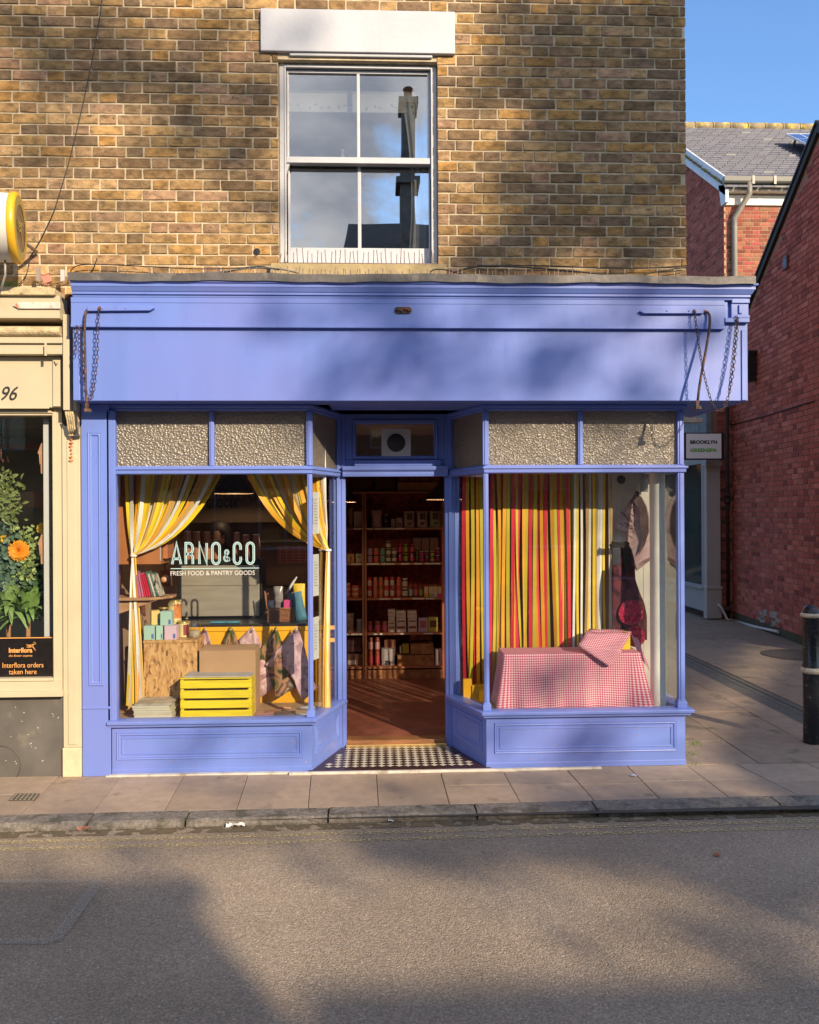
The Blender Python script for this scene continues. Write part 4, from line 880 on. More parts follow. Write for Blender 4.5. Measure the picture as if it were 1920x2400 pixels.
# flat leaflets and pens
for (x0, x1, y, zt_, c, lb, h) in ((598, 640, .22, 0, (.5, .25, .25), 'pink book lying flat beside the yellow crate', .014), (641, 690, .24, 0, (.16, .12, .10), 'dark patterned book lying flat on the display board', .02), (690, 722, .2, 0, (.5, .55, .6), 'pale blue leaflet lying by the window corner post', .008), (620, 655, .34, 0, (.42, .2, .12), 'thin red brown book lying towards the tea towels', .010)):
    a, b = XX(x0, y), XX(x1, y); m = MB(); m.obox(((a+b)/2, y, DB0+h/2+.001), b-a, .13, h, rr.uniform(-.1, .1)); tag(m.build('flat_book', mat('book_'+lb.split()[0]+lb.split()[1], c, .5, .3, 14), bev=.001), lb, 'book', 'books lying on the display board')
m = MB(); a = PY(703, 1655, .42); m.tube([(a.x, .42, DB0+.016), (a.x+.2, .40, DB0+.016)], .014, 10); tag(m.build('paper_roll', WHITE), 'short white paper roll lying near the window corner post', 'roll')
m = MB(); m.tube([(XX(640, .5), .5, DB0+.006), (XX(680, .45), .45, DB0+.006)], .005, 6); tag(m.build('pencil', mat('pencil_wood', (.7, .35, .2))), 'orange pencil lying under the hanging tea towels', 'pencil')
# tea cartons
TEA = {'mint': (.36, .56, .48), 'lemon': (.68, .50, .16), 'pink': (.62, .46, .56)}
def carton(cx, y, zb, w, d, h, colr, rz, lb):
    o = thing('tea_carton', lb, 'carton', (cx, y, zb), 'tea cartons on the chipboard box'); o.rotation_euler = (0, 0, rz)
    b = MB(); b.box(-w/2, w/2, -d/2, d/2, 0, h); q = b.build('carton_body', mat('carton_'+colr, TEA[colr], .6, .03)); q.location = (0, 0, 0); q.parent = o
    for v_ in q.data.vertices: pass
    b = MB()
    for k in range(6): b.box(-w*.38, -w*.38+w*rr.uniform(.45, .7), -d/2-.0006, -d/2-.0002, h*(.30+.08*k), h*(.30+.08*k)+.0018)
    for k in range(7): b.box(-w*.38+k*w*.07, -w*.38+k*w*.07+w*.04, -d/2-.0006, -d/2-.0002, h*.86, h*.92)
    q2 = b.build('print', INK); q2.parent = o; q2.location = (0, 0, h*.30)
    b = MB(); b.box(w*.2, w*.42, -d/2-.0006, -d/2-.0002, h*.08, h*.42); q3 = b.build('print_patch', mat('carton_blue', (.12, .16, .42))); q3.parent = o; q3.location = (w*.31, -d/2-.0004, h*.08)
    return o
zc = oz+.001
def cx_(a): return XX(300+a/7.84, .45)
for a, b, zb_, c, rz, lb in ((305, 505, 0, 'mint', 0, 'mint tea carton at the outer end of the bottom row, by the ribbons'), (515, 640, 0, 'mint', .15, 'mint tea carton squeezed between two others in the bottom row'), (680, 905, 0, 'pink', 0, 'pale pink tea carton at the end of the bottom row'),
                      (380, 535, .105, 'lemon', .35, 'lemon yellow tea carton turned aslant on the upper row'), (605, 820, .105, 'mint', 0, 'mint tea carton standing alone above the pale pink one')):
    carton((cx_(a)+cx_(b))/2, .45+(.05 if c == 'lemon' else 0), zc+zb_, (cx_(b)-cx_(a))*.97, .075, .103, c, rz, lb)
TIN = mat('gold_tin', (.55, .42, .14), .3, .05, metal=.6); CRM = mat('cream_label', (.62, .52, .26), .5)
def tin(c, y, zb, r, h, lb, mats, cat='tin', name='food_tin', grp='tins and jars behind the tea cartons'):
    o = thing(name, lb, cat, (c, y, zb), grp); m = MB(); m.lathe((c, y, zb), [(0, 0), (r, 0), (r*1.03, .003), (r, .006), (r, h-.008), (r*.98, h-.006)], 22); m.build('can_body', mats[0], o)
    m = MB(); m.lathe((c, y, zb), [(r*.98, h-.012), (r*1.05, h-.010), (r*1.05, h-.001), (r*.9, h), (0, h-.002)], 22); m.build('lid', mats[1], o)
    m = MB(); k = 8; vs = []
    for j in range(k+1):
        a = R(-80+9*j); vs += [(c+(r+.0008)*math.cos(a), y+(r+.0008)*math.sin(a), zb+h*.12), (c+(r+.0008)*math.cos(a), y+(r+.0008)*math.sin(a), zb+h*.82)]
    m.add(vs, [(2*j, 2*j+2, 2*j+3, 2*j+1) for j in range(k)], True); m.build('label', mats[2], o); return o
LBL = mat('dark_red_label', (.25, .05, .04), .5, .4, 40)
tin(XX(429, .56), .56, zc, .042, .115, 'cream tin with gold lid standing low beside the glass jar', (CRM, TIN, LBL))
tin(XX(408, .62), .62, zc+.116, .050, .155, 'tall cream tin with gold lid stacked behind the upper carton', (CRM, TIN, mat('orange_label', (.6, .2, .05), .5, .3, 40)))
tin(XX(408, .62), .62, zc, .050, .115, 'cream tin hidden low behind the cartons, carrying the tall one', (CRM, TIN, LBL))
tin(XX(382, .60), .60, zc+.0, .035, .22, 'slim dark bottle standing behind the lemon carton', (mat('dark_bottle', (.06, .02, .02), .2), TIN, LBL), 'bottle', 'slim_bottle')
m = MB(); c = XX(455, .50); m.lathe((c, .50, zc), [(0, 0), (.040, 0), (.043, .006), (.043, .10), (.036, .108), (.036, .125), (.040, .126)], 24); m.build
o = thing('glass_jar', 'clear glass storage jar with pale contents at the edge of the chipboard box', 'jar', (c, .5, zc)); q = m.build('jar_glass', glass('jar_glass', .12), o)
m = MB(); m.lathe((c, .50, zc+.002), [(0, 0), (.038, 0), (.038, .05), (0, .052)], 20); m.build('contents', mat('jar_contents', (.5, .42, .32), .9, .2, 60), o)
# wall shelf with books, wooden cabinet
sh = thing('wall_shelf', 'pale wooden bracket shelf carrying upright books inside the window', 'shelf', (XX(370, .5), .5, ZZ(1395, .5)))
m = MB(); z = ZZ(1392, .45); xa, xb = XX(322, .45), XX(404, .5)
m.prism([(-1.95, .34, z-.02), (xb-.12, .34, z-.02), (xb, .50, z-.02), (xb, .62, z-.02), (-1.95, .62, z-.02)], (0, 0, .02)); m.build('shelf_board', PALE, sh, bev=.002)
m = MB(); m.prism([(-1.95, .38, z-.021), (-1.90+.28, .38, z-.021), (-1.90+.0, .38, z-.12), (-1.95, .38, z-.13)], (0, .02, 0)); m.build('bracket', PALE, sh)
bks = [((.48, .16, .30), 5), ((.55, .02, .06), 2), ((.55, .01, .05), 1), ((.10, .16, .14), 1), ((.6, .58, .5), 1), ((.12, .20, .18), 1), ((.5, .48, .40), 1)]
x = XX(323, .45); bi = 0
names = ['pink book nearest the ribbons', 'second pink book on the wall shelf', 'third pink book on the wall shelf', 'fourth pink book on the wall shelf', 'fifth pink book, touching the red ones', 'first bright red book next to the pink ones', 'second bright red book on the wall shelf', 'third bright red book, touching a green one', 'dark green book after the red ones', 'cream book between two green ones', 'second dark green book, leaning on the last one', 'thin cream book leaning at the end of the shelf']
for c, n in bks:
    for k in range(n):
        w = rr.uniform(.011, .016); h = rr.uniform(.165, .19); lean = -.10-.02*bi; m = MB()
        m.obox((x+w/2-.03, .46, z+h/2), w*.8, .13, h, 0, 0, lean); o = m.build('leaning_book', mat('spine_%d' % bks.index((c, n)), c, .5, .1), bev=.001); tag(o, names[bi], 'book', 'books on the wall shelf'); x += w*1.12; bi += 1
cbn = thing('wooden_cabinet', 'orange brown wooden wall cabinet above the bookshelf', 'cabinet', (XX(352, .6), .6, ZZ(1322, .6)))
m = MB(); m.box(-1.93, XX(376, .45), .45, .70, ZZ(1318, .45), 2.2); m.build('carcass', mat('orange_wood', (.40, .16, .06), .5, .2, 5, stretch=(1, 1, .3)), cbn, bev=.003)
m = MB(); m.box(XX(377, .45), XX(392, .5), .50, .70, ZZ(1305, .5), 2.15); m.build('side_panel', mat('orange_wood2', (.45, .17, .07), .5, .1), cbn, bev=.003)
m = MB(); m.box(XX(374.5, .45), XX(376.5, .45), .444, .45, ZZ(1310, .45), 2.1); m.build('edge_strip', WHITE, cbn)
# decanter
o = thing('hanging_lamp', 'dim pink tinted funnel shaped glass by the shelf end', 'glassware', PY(388, 1372, .8)); c = PY(388, 1372, .8)
m = MB(); m.lathe((c.x, c.y, c.z), [(0, .0), (.055, 0), (.045, .115), (.012, .12), (.010, .14), (.016, .15), (.07, .23), (.075, .25)], 20); m.build('funnel_glass', glass('pink_glass', .1, tint=(.8, .6, .55)), o)
m = MB(); m.lathe((c.x, c.y-.055, c.z+.05), [(0, -.002), (.02, -.001), (.022, .004)], 16, 'Y'); m.build('badge', mat('copper_badge', (.7, .35, .2), .4), o)
# ---- yellow counter with coffee machine
ct = thing('yellow_counter', 'deep yellow painted counter with a dark top behind the display window', 'counter', (-.9, .9, FLZ))
YC2 = .68; ctz = ZZ(1458, YC2); ca, cbx = XX(468, YC2), XX(722, YC2)
YPT = mat('deep_yellow_paint', (.80, .42, .015), .45, .05, 3)
m = MB(); m.box(-1.6, -.52, YC2, 1.32, FLZ, ctz-.02); m.build('body', YPT, ct)
m = MB(); m.box(-1.62, -.50, YC2-.01, 1.34, ctz-.055, ctz-.021); m.build('front_rail', YPT, ct, bev=.002)
m = MB(); m.box(-1.62, -.50, YC2-.012, 1.35, ctz-.020, ctz); m.build('counter_top', mat('dark_top', (.03, .025, .02), .3), ct)
m = MB()   # yellow frame seen through side pane
for x0, x1, z0, z1 in ((-.50, -.46, FLZ, ctz-.1), (-.50, -.28, .86, .89), (-.50, -.28, .76, .79), (-.30, -.27, .35, 1.05)): m.box(x0, x1, .9, .93, z0, z1)
tag(m.build('yellow_rack', YPT), 'open yellow wooden rack end beside the doorway, seen through the side pane', 'rack')
SYm = 1.0
cm = thing('coffee_machine', 'stainless steel coffee machine back with black sides on the yellow counter', 'coffee machine', (XX(515, .85), 1.0, ctz))
STEEL = mat('brushed_steel', (.50, .45, .38), .38, .15, 3, metal=.55, stretch=(1, 1, 6))
sx0, sx1 = XX(424, SYm), XX(607, SYm); sz0, sz1 = ZZ(1440, SYm), ZZ(1322, SYm)
m = MB(); m.box(sx0, sx1, SYm, SYm+.25, sz0, sz1); m.build('steel_back', STEEL, cm, bev=.004)
m = MB(); m.box(sx0-.035, sx0-.001, SYm+.005, SYm+.26, sz0-.0, sz1+.05); m.box(sx1+.001, sx1+.022, SYm+.005, SYm+.26, sz0-.0, sz1+.05); m.box(sx0, sx1, SYm+.02, SYm+.25, sz1+.001, sz1+.045); m.build('black_casing', BLACK, cm, bev=.004)
m = MB(); m.box(sx0+.01, sx1-.01, SYm-.008, SYm-.001, ZZ(1368, SYm), ZZ(1366, SYm)+.004); m.build('trim_strip', STEEL, cm)
for x in (sx0+.03, sx1-.05): m = MB(); m.lathe((x, SYm+.05, ctz), [(.022, 0), (.022, sz0-ctz)], 12); m.build('foot', STEEL, cm)
CUP = mat('kraft_cup', (.42, .20, .11), .7, .05); CUPR = mat('cup_rim', (.66, .48, .33), .7)
rr = random.Random(9); topz = sz1+.046
for i, (a, t, lb) in enumerate(((440, 1242, 'tallest paper cup stack, at the cabinet end of the machine'), (462, 1243, 'second paper cup stack from the cabinet end'), (486, 1244, 'third paper cup stack from the cabinet end'), (509, 1262, 'shortest paper cup stack, in the middle of the row'), (556, 1246, 'paper cup stack standing behind the letter C'), (578, 1251, 'paper cup stack behind the last letter O'), (602, 1250, 'paper cup stack at the end next to the basket'))):
    x = XX(a-1, 1.12, 1280); zt_ = ZZ(t, 1.12); o = thing('paper_cup_stack', lb, 'cup stack', (x, 1.0, topz), 'paper cup stacks on the coffee machine')
    nr = 9; pr = [(0, 0)]; z = topz; zz_ = zt_-.095
    while z < zz_: pr += [(.028, z-topz), (.0335, z-topz+.008), (.0335, z-topz+.0095), (.029, z-topz+.0105)]; z += .0115
    pr += [(.0335, zz_-topz), (.0335, zz_-topz+.003), (.0325, zz_-topz+.004), (.025, zt_-topz-.002), (0, zt_-topz-.006)]
    m = MB(); m.lathe((x, 1.12, topz), pr, 16, smooth=False); m.build('cups', CUP, o)
    m = MB(); m.lathe((x, 1.12, zt_-.006), [(.0245, 0), (.027, .002), (.027, .006), (.024, .007), (.0, .005)], 16); m.build('rim', CUPR, o)
# wicker basket with bits
def wicker(name): return mat(name, (.36, .15, .07), .7, .3, 60, .8, 120, dirt=(.12, .05, .02), dscale=60, dthr=.55)
WK = wicker('wicker')
by_ = .80; bx0_, bx1_ = XX(626, by_), XX(686, by_); bz0 = ctz+.001; bz1 = ZZ(1424, by_)
bk_ = thing('wicker_basket', 'small open brown wicker basket full of packets on the yellow counter', 'basket', ((bx0_+bx1_)/2, by_+.07, bz0))
def weave(bx0, bx1, y0, y1, z0, z1, parent, step=.009, mt=WK, sides='FBLR'):
    m = MB(); n = int((z1-z0)/step); c = (bx0+bx1)/2
    for k in range(n+1):
        z = z0+(z1-z0)*k/n; pts = []; per = [((bx0, y0), (bx1, y0)), ((bx1, y0), (bx1, y1)), ((bx1, y1), (bx0, y1)), ((bx0, y1), (bx0, y0))]
        for (p, q) in per:
            L_ = math.hypot(q[0]-p[0], q[1]-p[1]); s = max(2, int(L_/.012))
            for j in range(s):
                t = j/s; nx, ny = (q[1]-p[1])/L_, -(q[0]-p[0])/L_; w = .0028*(1 if (j+k) % 2 else -1); pts.append((p[0]+(q[0]-p[0])*t+nx*w, p[1]+(q[1]-p[1])*t+ny*w, z))
        pts.append(pts[0]); m.tube(pts, step*.42, 5, False)
    m.tube([(bx0-.003, y0-.003, z1+.004), (bx1+.003, y0-.003, z1+.004), (bx1+.003, y1+.003, z1+.004), (bx0-.003, y1+.003, z1+.004), (bx0-.003, y0-.003, z1+.004)], .006, 6)
    m.box(bx0+.004, bx1-.004, y0+.004, y1-.004, z0, z1-.012)
    return m.build('weave', mt, parent)
weave(bx0_, bx1_, by_, by_+.14, bz0, bz1, bk_)
m = MB()
for i in range(9): m.tube([(bx0_-.002-.003*i*.3, by_+.145, bz1+i*.014), (bx0_-.002-.003*i*.3-.004, by_+.02, bz1+i*.0142)], .005, 5)
m.tube([(bx0_-.006, by_+.01, bz1), (bx0_-.022, by_+.01, bz1+.14)], .006, 6); m.build('lid', WK, bk_)
rr = random.Random(13)
def bag(name, cx, y, zb, w, d, h, mt, lb, cat, grp=None, tilt=0, crimp=.8, parent=None, seed=0):
    """soft packet: bulging, pinched at the top"""
    r2 = random.Random(seed or int(cx*1000)); m = MB(); nx, nz = 6, 7; vs = []
    for sgn in (-1, 1):
        for j in range(nz+1):
            t = j/nz
            for i in range(nx+1):
                s = i/nx*2-1; ww = w/2*(1-.05*math.sin(t*3.1)) ; b = d/2*(1-s*s)**.5*math.sin(min(1, (t*1.02+.12)/1.12)*math.pi)**.5 if t < 1 else 0
                if t == 0: b = d/2*(1-s*s*.5)
                p = Vector((s*ww*(1 if t < .9 else 1.03), sgn*b, t*h)); p.x += r2.uniform(-.003, .003); p.z += r2.uniform(-.003, .003) if j == nz else 0; vs.append(p)
    n = (nx+1)*(nz+1); fs = []
    for sgn in (0, 1):
        for j in range(nz):
            for i in range(nx):
                a = sgn*n+j*(nx+1)+i; q = (a, a+1, a+nx+2, a+nx+1); fs.append(q if sgn == 0 else q[::-1])
    for i in range(nx): fs.append((i+1, i, n+i, n+i+1))
    M_ = Matrix.Rotation(tilt, 3, 'Y'); m.add([M_ @ v+Vector((cx, y, zb)) for v in vs], fs, True)
    o = m.build(name, mt, parent)
    if parent is None: tag(o, lb, cat, grp)
    return o
bx = lambda px: XX(px, .86)
bag('packet', bx(633), .86, bz1-.04, .05, .04, .10, mat('pale_packet', (.45, .45, .50), .3, .3, 30), 'pale packet at the lid end of the wicker basket', 'packet', 'packets in the wicker basket')
bag('packet', bx(651), .88, bz1-.03, .075, .05, .20, mat('grey_packet', (.22, .20, .20), .25, .4, 20), 'tall grey see through packet in the wicker basket', 'packet', 'packets in the wicker basket')
bag('packet', bx(672), .88, bz1-.03, .08, .05, .15, mat('dark_packet', (.10, .09, .10), .25, .4, 20), 'dark packet leaning in the basket behind the pink box', 'packet', 'packets in the wicker basket', tilt=.3)
m = MB(); m.obox((bx(675), .83, bz1+.032), .062, .04, .07, .0); tag(m.build('pink_box', mat('magenta_card', (.55, .06, .22), .5, .04), bev=.001), 'small magenta box at the front of the wicker basket', 'box')
bag('paper_sack', bx(698), .98, ctz+.01, .10, .05, .27, mat('yellow_sack', (.72, .50, .05), .5, .1), 'yellow and white packet behind the blue bag', 'packet')
bag('blue_bag', bx(707), .84, ctz+.003, .09, .05, .225, mat('teal_bag', (.05, .17, .26), .6, .15, 8), 'teal blue cloth bag leaning beside the wicker basket', 'bag', tilt=-.22)
bag('purple_bag', bx(697), .90, ctz+.003, .06, .05, .22, mat('plum_bag', (.16, .03, .07), .6, .15, 8), 'plum red bag showing behind the teal bag', 'bag', tilt=-.28)
m = MB(); a, b = PY(671, 1392, .9), PY(696, 1352, .95); m.tube([a, (a+b)/2+Vector((0, 0, .003)), b], .010, 8, radii=[.008, .012, .006]); tag(m.build('rolled_paper', WHITE), 'white paper cone slanting up out of the wicker basket', 'paper cone')
for i, (x0, x1) in enumerate(((492, 528), (530, 560))):
    m = MB(); m.obox(((XX(x0, .74)+XX(x1, .74))/2, .74, ctz+.008), XX(x1, .74)-XX(x0, .74), .06, .012, .05); tag(m.build('folded_cloth', mat('teal_cloth', (.06, .22, .32), .8, .2, 20), bev=.003), ['teal cloth folded under the steel coffee machine', 'second teal cloth folded nearer the machine foot'][i], 'cloth', 'folded cloths on the counter')
# tea towels on hooks
TW = [printed('towel_pink', [(.16, .08, .10), (.45, .26, .28), (.62, .45, .46), (.42, .24, .27), (.66, .54, .54)], 5, 1), printed('towel_green', [(.02, .02, .02), (.10, .11, .03), (.40, .20, .12), (.04, .03, .04), (.5, .34, .22)], 6, 4), printed('towel_lilac', [(.12, .07, .09), (.38, .24, .32), (.58, .42, .46), (.30, .18, .24), (.62, .50, .52)], 5, 7)]
def towel(hook, outline, y, mt, lb, seed=0):
    """hanging cloth: outline list of pixel points clockwise from the hook"""
    o = thing('tea_towel', lb, 'tea towel', PY(hook[0], hook[1], y), 'printed tea towels hanging on the yellow counter'); m = MB(); r2 = random.Random(seed)
    cx = sum(p[0] for p in outline)/len(outline); cy_ = sum(p[1] for p in outline)/len(outline)
    hk = PY(hook[0], hook[1], y); rings = []; n = 5; fine = []
    pts = outline+[outline[0]]
    for a, b in zip(pts, pts[1:]):
        for k in range(6): fine.append((a[0]+(b[0]-a[0])*k/6, a[1]+(b[1]-a[1])*k/6))
    N_ = len(fine); vs = []
    for q in range(n+1):
        f = q/n
        for i, p in enumerate(fine):
            px, py = cx+(p[0]-cx)*f, cy_+(p[1]-cy_)*f
            ang = math.atan2(px-hook[0], max(4, py-hook[1])); dist = math.hypot(px-hook[0], py-hook[1]); dep = .022*math.sin(ang*9+seed)*min(1, dist/70)
            vs.append(PY(px, py, y-.02+dep))
    fs = []
    for q in range(n):
        for i in range(N_): fs.append((q*N_+i, q*N_+(i+1) % N_, (q+1)*N_+(i+1) % N_, (q+1)*N_+i))
    m.add(vs, fs, True); m.build('cloth', mt, o, solid=.0025)
    m = MB(); c = PY(hook[0], hook[1]+4, y-.05); m.lathe((c.x, c.y, c.z), [(.004, 0), (.0105, -.002), (.0105, .004), (.004, .005)], 12, 'Y'); m.build('eyelet', TIN, o); return o
Yt = YC2-.02
q2 = lambda a, b: (240+a/2.974, 1300+b/2.974)
towel(q2(716, 512), [q2(716, 500), q2(740, 560), q2(755, 605), q2(770, 700), q2(700, 720), q2(690, 600), q2(694, 540)], Yt, TW[2], 'small lilac tea towel partly hidden by the chipboard box', 1)
towel(q2(893, 512), [q2(893, 496), q2(925, 545), q2(950, 610), q2(960, 720), q2(860, 730), q2(845, 600), q2(868, 545)], Yt, TW[1], 'dark green tea towel whose top shows above the cardboard carton', 2)
towel(q2(1048, 515), [q2(1048, 498), q2(1082, 560), q2(1120, 650), q2(1165, 800), q2(1188, 935), q2(1120, 985), q2(1055, 1012), q2(1040, 800), q2(960, 640), q2(945, 600), q2(1005, 540)], Yt-.012, TW[0], 'long pink tea towel hanging beside the end of the cardboard carton', 3)
towel(q2(1210, 515), [q2(1210, 495), q2(1235, 560), q2(1262, 640), q2(1275, 760), q2(1350, 925), q2(1290, 960), q2(1205, 1016), q2(1185, 900), q2(1150, 790), q2(1072, 712), q2(1130, 620), q2(1175, 560)], Yt-.03, TW[1], 'dark green and plum tea towel in the middle of the yellow counter', 4)
towel(q2(1352, 515), [q2(1352, 497), q2(1380, 560), q2(1410, 650), q2(1432, 740), q2(1445, 850), q2(1500, 925), q2(1460, 965), q2(1400, 1020), q2(1365, 960), q2(1340, 880), q2(1260, 770), q2(1180, 790), q2(1135, 772), q2(1200, 690), q2(1290, 590)], Yt-.05, TW[2], 'large lilac tea towel hanging nearest the window corner post', 6)
# GROCER sign on the back wall, clutter behind
sg = thing('wall_sign', 'dull wooden wall board with dark lettering reading grocer', 'sign', (XX(520, 2.28), 2.28, ZZ(1200, 2.28)))
m = MB(); m.box(XX(440, 2.28), XX(720, 2.28), 2.26, 2.28, ZZ(1222, 2.28), ZZ(1128, 2.28)); m.build('board', mat('dusty_board', (.20, .15, .095), .8, .15, 4), sg)
text('GROCER', .115, (XX(483, 2.255), 2.255, ZZ(1187, 2.255)), (1, 0, 0), (0, 0, 1), 'grocer_lettering', INK, sg, wid=XX(560, 2.255)-XX(483, 2.255), bold=.006, sp=1.3)
m1 = MB()
for ch, a, b, t0, t1 in (('A', 398, 425, 0, 1), ('R', 430, 457, 0, 1), ('N', 468, 497, 0, 1), ('O', 501, 532, 0, 1), ('&', 536, 550, .14, .66), ('C', 553, 578, 0, 1), ('O', 580, 604, 0, 1)):
    Yq = 2.255; X0, X1 = XX(a, Yq), XX(b, Yq); z0_, z1_ = ZZ(1172, Yq), ZZ(1128, Yq)
    for st in glyph(ch):
        q = [(X0+.012+(X1-X0-.024)*p[0], z0_+(z1_-z0_)*(t0+(t1-t0)*p[1]/2.4)) for p in st]; stroke(q, .014, Yq, m1)
m1.build('name_lettering', mat('faded_ink', (.07, .06, .05)), sg)
m = MB(); m.box(-1.9, -.35, 3.05, 3.40, FLZ, 1.0); m.box(-1.9, -.35, 3.2, 3.4, 1.45, 1.48); m.box(-1.9, -.35, 3.2, 3.4, 1.05+.75, 1.83); m.build
o = m.build('back_counter', mat('dull_wood', (.16, .10, .06), .7, .2)); tag(o, 'dull brown back counter with shelves deep inside the grocery', 'counter')
m = MB(); a = XX(565, 3.15); m.box(XX(560, 3.15), XX(655, 3.15), 3.14, 3.16, ZZ(1262, 3.15), ZZ(1226, 3.15)); tag(m.build('pale_panel', mat('grey_panel', (.24, .22, .20))), 'pale grey panel on the back wall behind the paper cups', 'panel')
ck = thing('checked_cloth', 'dark red checked cloth hanging at the back of the shop', 'cloth', PY(688, 1320, 2.6)); m = MB(); m.box(XX(650, 2.6), XX(724, 2.6), 2.6, 2.61, ZZ(1318, 2.6), ZZ(1278, 2.6)); m.build('cloth', mat('dark_red_cloth', (.14, .035, .03), .9, .3, 12), ck)
m = MB()
for k in range(6): z = ZZ(1282+k*7, 2.6); m.box(XX(650, 2.6), XX(724, 2.6), 2.596, 2.599, z, z+.004)
for k in range(5): x = XX(656+k*15, 2.6); m.box(x, x+.005, 2.594, 2.5955, ZZ(1318, 2.6), ZZ(1278, 2.6))
m.build('check_lines', mat('dull_pink', (.26, .13, .10)), ck)
# person behind the counter: head and shoulders, dim
def person():
    o = thing('person', 'dim person with dark hair standing behind the coffee machine', 'person', PY(512, 1500, 1.75)); c = PY(513, 1262, 1.75); c.z = c.z
    SK = mat('skin', (.30, .15, .10), .6, .05); 
    m = MB(); ctr = Vector((c.x, c.y, c.z)); rows = 14; vs = []
    prof = [(.0, .125), (.045, .118), (.072, .09), (.080, .05), (.079, .01), (.074, -.03), (.062, -.07), (.045, -.10), (.035, -.12), (.05, -.16), (.06, -.18), (.14, -.215), (.20, -.26), (.215, -.34), (.20, -.5), (.17, -.7), (.19, -.9), (.18, -1.0), (.0, -1.0)]
    N_ = 28
    for r_, h in prof:
        for j in range(N_):
            a = 2*math.pi*j/N_; x = r_*math.cos(a); yv = r_*math.sin(a)*(1.15 if h > -.14 else .55)
            if h > -.12:
                if abs(h-.0) < .04 and math.sin(a) < -.95: yv -= .018       # nose
                if abs(h-.02) < .03 and -.95 < math.sin(a) < -.7: yv += .008  # eye sockets
            vs.append(ctr+Vector((x, yv, h)))
    fs = []
    for i in range(len(prof)-1):
        for j in range(N_): fs.append((i*N_+j, i*N_+(j+1) % N_, (i+1)*N_+(j+1) % N_, (i+1)*N_+j))
    m.add(vs, [f[::-1] for f in fs], True)
    for i, f in enumerate(m.f):
        if i//N_ >= 10: m.m[i] = 1
    m.build('body', [SK, mat('dark_top_cloth', (.03, .03, .05), .9)], o)
    m = MB(); m.lathe((c.x, c.y+.018, c.z+.03), [(0, .125), (.06, .115), (.092, .07), (.10, .0), (.098, -.08), (.092, -.14)], 24)
    m.v = [v for v in m.v]; keep = [i for i, f in enumerate(m.f) if not all(m.v[j].y < c.y-.035 and m.v[j].z < c.z+.10 for j in f)]
    m.f = [m.f[i] for i in keep]; m.c = [m.c[i] for i in keep]; m.m = [m.m[i] for i in keep]; m.sm = [m.sm[i] for i in keep]; m.build('hair', mat('dark_hair', (.02, .012, .01), .6), o, solid=.01)
person()
# pendant lamps
def pendant(px, py, Y, r, lb):
    c = PY(px, py, Y); o = thing('pendant_lamp', lb, 'lamp', c, 'black pendant lamps inside the shop'); m = MB(); m.lathe(c, [(r, 0), (r*1.01, .006), (r*.86, .05), (r*.30, .17), (r*.16, .19), (r*.14, .24), (0, .245)], 30); m.build('lamp_shade', BLACK, o)
    m = MB(); m.lathe(c, [(r*1.005, -.004), (r*1.02, -.001), (r*1.02, .003), (r*1.0, .006)], 30); m.build('shade_rim', mat('pale_rim', (.55, .42, .28), .4), o)
    m = MB(); m.lathe((c.x, c.y, c.z+.07), [(0, 0), (.018, .006), (.024, .026), (.018, .045), (.010, .06), (0, .06)], 14); m.build('bulb', mat('warm_bulb', (1, .8, .5), .4, emit=(1, .70, .40, 6)), o)
    pl = bpy.data.lights.new('lamp_light', 'POINT'); pl.energy = 4.5; pl.color = (1, .66, .40); pl.shadow_soft_size = .02; po = bpy.data.objects.new('lamp_light', pl); COL.objects.link(po); po.parent = o; po.location = (0, 0, .045)
    m = MB(); m.tube([(c.x, c.y, c.z+.24), (c.x, c.y, SOF)], .004, 6); m.build('cord', BLACK, o)
pendant(1049, 1170, 1.6, .19, 'black cone pendant lamp partly hidden by the door post nearer the ribbon curtain')
pendant(806, 1176, 1.7, .11, 'black pendant lamp partly hidden by the door post beside the yellow ribbons')
pendant(548, 1156, 1.55, .17, 'black pendant lamp high behind the gap between the tied ribbon curtains')
# ---- shelf unit and goods through the door
YS = 2.92; RED = mat('dark_red_wood', (.44, .13, .07), .6, .25, 5, stretch=(1, 1, 1)); EDG = mat('shelf_edge_wood', (.36, .15, .07), .6, .15, 8)
su = thing('shelf_unit', 'tall dark wooden shelving stocked with groceries facing the doorway', 'shelving', (XX(930, YS), 3.1, FLZ))
def sx(px): return XX(px, YS, 1350)
def sz(py): return ZZ(py, YS, 930)
m = MB(); m.box(-.62, 1.05, 3.36, 3.38, FLZ, 2.30); 
b_ = m.build('back_panel', mat('dark_osb', (.38, .075, .04), .7, .5, 20, dirt=(.50, .17, .07), dscale=22, dthr=.60), su)
SHV = [1154, 1239, 1321.5, 1403.5, 1485.5, 1564]
for i, py in enumerate(SHV):
    m = MB(); z = sz(py); m.box(-.62, 1.05, YS+.004, 3.355, z-.011, z+.009); m.build('shelf', RED, su); m = MB(); m.box(-.62, 1.05, YS-.006, YS+.0035, z-.011, z+.009); m.build('shelf_edge', EDG, su)
for a, b in ((849, 853.5), (855, 859.5)): m = MB(); m.box(sx(a), sx(b), YS-.012, 3.35, FLZ, sz(1153)); m.build('upright', EDG, su)
m = MB(); m.box(sx(1036), sx(1042), YS-.010, 3.35, FLZ, sz(1153)); m.build('upright', RED, su)
m = MB(); m.box(-.62, 1.05, YS+.0, YS+.02, FLZ, sz(1570)); m.build('kick_board', mat('kick_osb', (.30, .12, .05), .7, .4, 18, dirt=(.42, .2, .08), dscale=16), su)
TAGM = mat('price_strip', (.66, .62, .54), .5)
